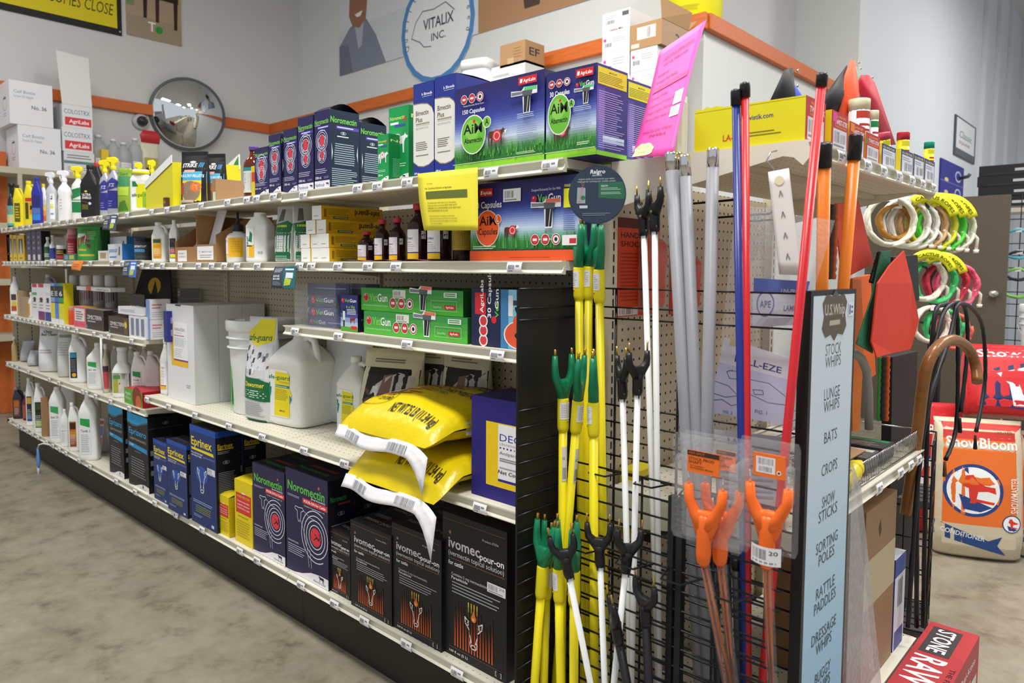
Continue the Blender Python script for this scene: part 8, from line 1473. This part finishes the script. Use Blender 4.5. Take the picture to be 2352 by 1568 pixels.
# beige rack with calf bottle cartons by the left wall
cx = -5.95; z0 = zat(384, cx, yat(40, cx, 2.0)); y0_, y1_ = yat(0, cx, z0)-.25, yat(420, cx, z0)
t = thing('stock_rack', 'beige stock rack by the left wall behind the run', 'shelving', (0, 0, 0)); RK = M('#b5ad98', .5)
for z in (z0, z0-.45, z0-.9, z0-1.35): G().box(XL+.05, y0_, z-.05, cx, y1_, z, RK).build('shelf', t)
for y in (y0_, yat(40, cx, z0), y1_-.03):
    for x in (XL+.05, cx-.03): g = G(); g.box(x, y, 0, x+.03, y+.03, z0-.051, RK); g.build('post', t)
def xfp(name, label, ul, ur, vt, zb, pr, col='#dadbe0', d=.36, x=None, **k):
    x = x or cx-.01; ya, yb = yat(ul, x, zb+.1), yat(ur, x, zb+.1); h = zat(vt, x, ya)-zb; t, w, h, dd = carton(name, label, 0, 0, 0, 0, 0, yb-ya, col, loc=(x-d, ya, zb), w=d, h=h, side_c=col, **k); p = side(dd, h, w); pr(p); p.done(t); return t, zb+h
def calf(p): p.text('Calf Bottle', .1, .72, .07, '#7d7f8a', w=.5, bold=0); p.text('Screw On Nipple', .1, .62, .06, '#8a8c96', w=.45, bold=0); p.text('No. 36', .5, .38, .09, '#4a4c54', w=.35)
t1, zt1 = xfp('white_carton', 'lower of two big white cartons on the stock rack', 43, 141, 285, z0+.001, calf, group='big white cartons', top_c='#c8c9ce')
p = front(.36, zt1-z0); p.ring(.6, .5, .16, .012, '#6a6c74'); p.line([(.5, .62), (.7, .62)], .012, '#3a3c44'); p.lines(.45, .2, .75, .3, 2, '#8a8c94', .3); p.done(t1, 'side_print')
t2 = copy_tree(t1); t2.location.z = zt1+.002; t2.location.y -= .05; t2['label'] = 'upper of two big white cartons on the stock rack'
def col_(p): p.text('COLOSTRX', .06, .60, .2, '#5a6480', w=.86, bold=0); p.rect(.08, .1, .96, .45, '#c8343c'); p.text('AgriLabs', .22, .2, .16, '#f2e8e8', w=.66, bold=.017)
ta, za = xfp('flat_carton', 'white carton with grey bands under the two red labelled ones', 147, 217, 346, z0+.001, lambda p: (p.rect(0, .42, 1, .56, '#5a7a78'), p.lines(.1, .65, .9, .9, 2, '#5a6068', .35), p.lines(.1, .1, .9, .3, 2, '#7a8088', .35)), col='#cfd0d4')
tb, zb_ = xfp('red_label_carton', 'lower white carton with a red label on the stock rack', 143, 213, 290, za+.001, col_, group='white cartons with red labels', col='#d6d7dc')
tc, zc_ = xfp('red_label_carton', 'upper white carton with a red label and raised flap', 143, 212, 237, zb_+.001, col_, group='white cartons with red labels', col='#d6d7dc')
ya, yb = yat(140, cx-.01, zc_), yat(210, cx-.01, zc_); w, h, d = dim(tc); g = G(); g.add([(w, 0, h), (w, d, h), (w-.04, d*.98, h+.42), (w-.04, -.02, h+.44)], [(0, 1, 2, 3)], M('#d4d5d4', .6)); g.build('flap', tc, solid=.005)
for i, (u, vt) in enumerate(((228, 310), (262, 320), (285, 328), (312, 318))):
    y_ = yat(u, cx-.12, z0); h = zat(vt, cx-.12, y_)-z0; t = thing('clear_jug', '%s empty clear bottle on the stock rack' % ('first', 'second', 'third', 'fourth')[i], 'bottle', (cx-.12, y_, z0), 0, 'empty clear bottles'); r = .075-.008*(i % 2)
    G().lathe([(r*.95, .0), (r, .01), (r, h*.68), (r*.6, h*.84), (r*.32, h*.88), (r*.32, h*.95)], M('#b9c0c0', .15, 0, .45, 'film'), n=18).build('bottle_body', t); G().lathe([(r*.36, h*.94), (r*.36, h)], M('#d8dadc', .3), n=14).build('cap', t); p = P(r*1.2, h*.3, lambda a, b, L: ((r+.001+L)*math.cos(a/r-.6), (r+.001+L)*math.sin(a/r-.6), h*.12+b), 6); p.rect(0, 0, 1, 1, '#cfd2d8'); p.lines(.1, .1, .9, .9, 4, '#9a9ca4', .3); p.done(t)
y_ = yat(345, cx-.1, z0); t = thing('red_top_pouch', 'clear pouch with a red top flap on the stock rack', 'bag', (cx-.1, y_, z0), pi/2); h = zat(300, cx-.1, y_)-z0
G().loft([(0, .07, .04, 3), (h*.3, .075, .04, 3), (h*.7, .08, .02, 3), (h*.75, .08, .003, 3)], M('#c8c4b0', .3), (0, 0, 0)).build('pouch', t); G().loft([(h*.75, .08, .004, 3), (h*.9, .09, .02, 3), (h, .06, .006, 3)], M('#b32a34', .4), (0.01, 0, 0)).build('red_top', t); p = front(.12, h*.4, -.06, -.042, .02); p.rect(0, 0, 1, 1, '#a39a4a'); p.rect(.1, 0, .5, .5, '#2a2622'); p.done(t)
tt, _ = xfp('yellow_carton', 'small yellow and black carton standing on the stock rack', 234, 250, 342, z0+.001, lambda p: p.rect(.2, .1, .9, .4, '#3a3622'), col='#d8b41c', d=.1)
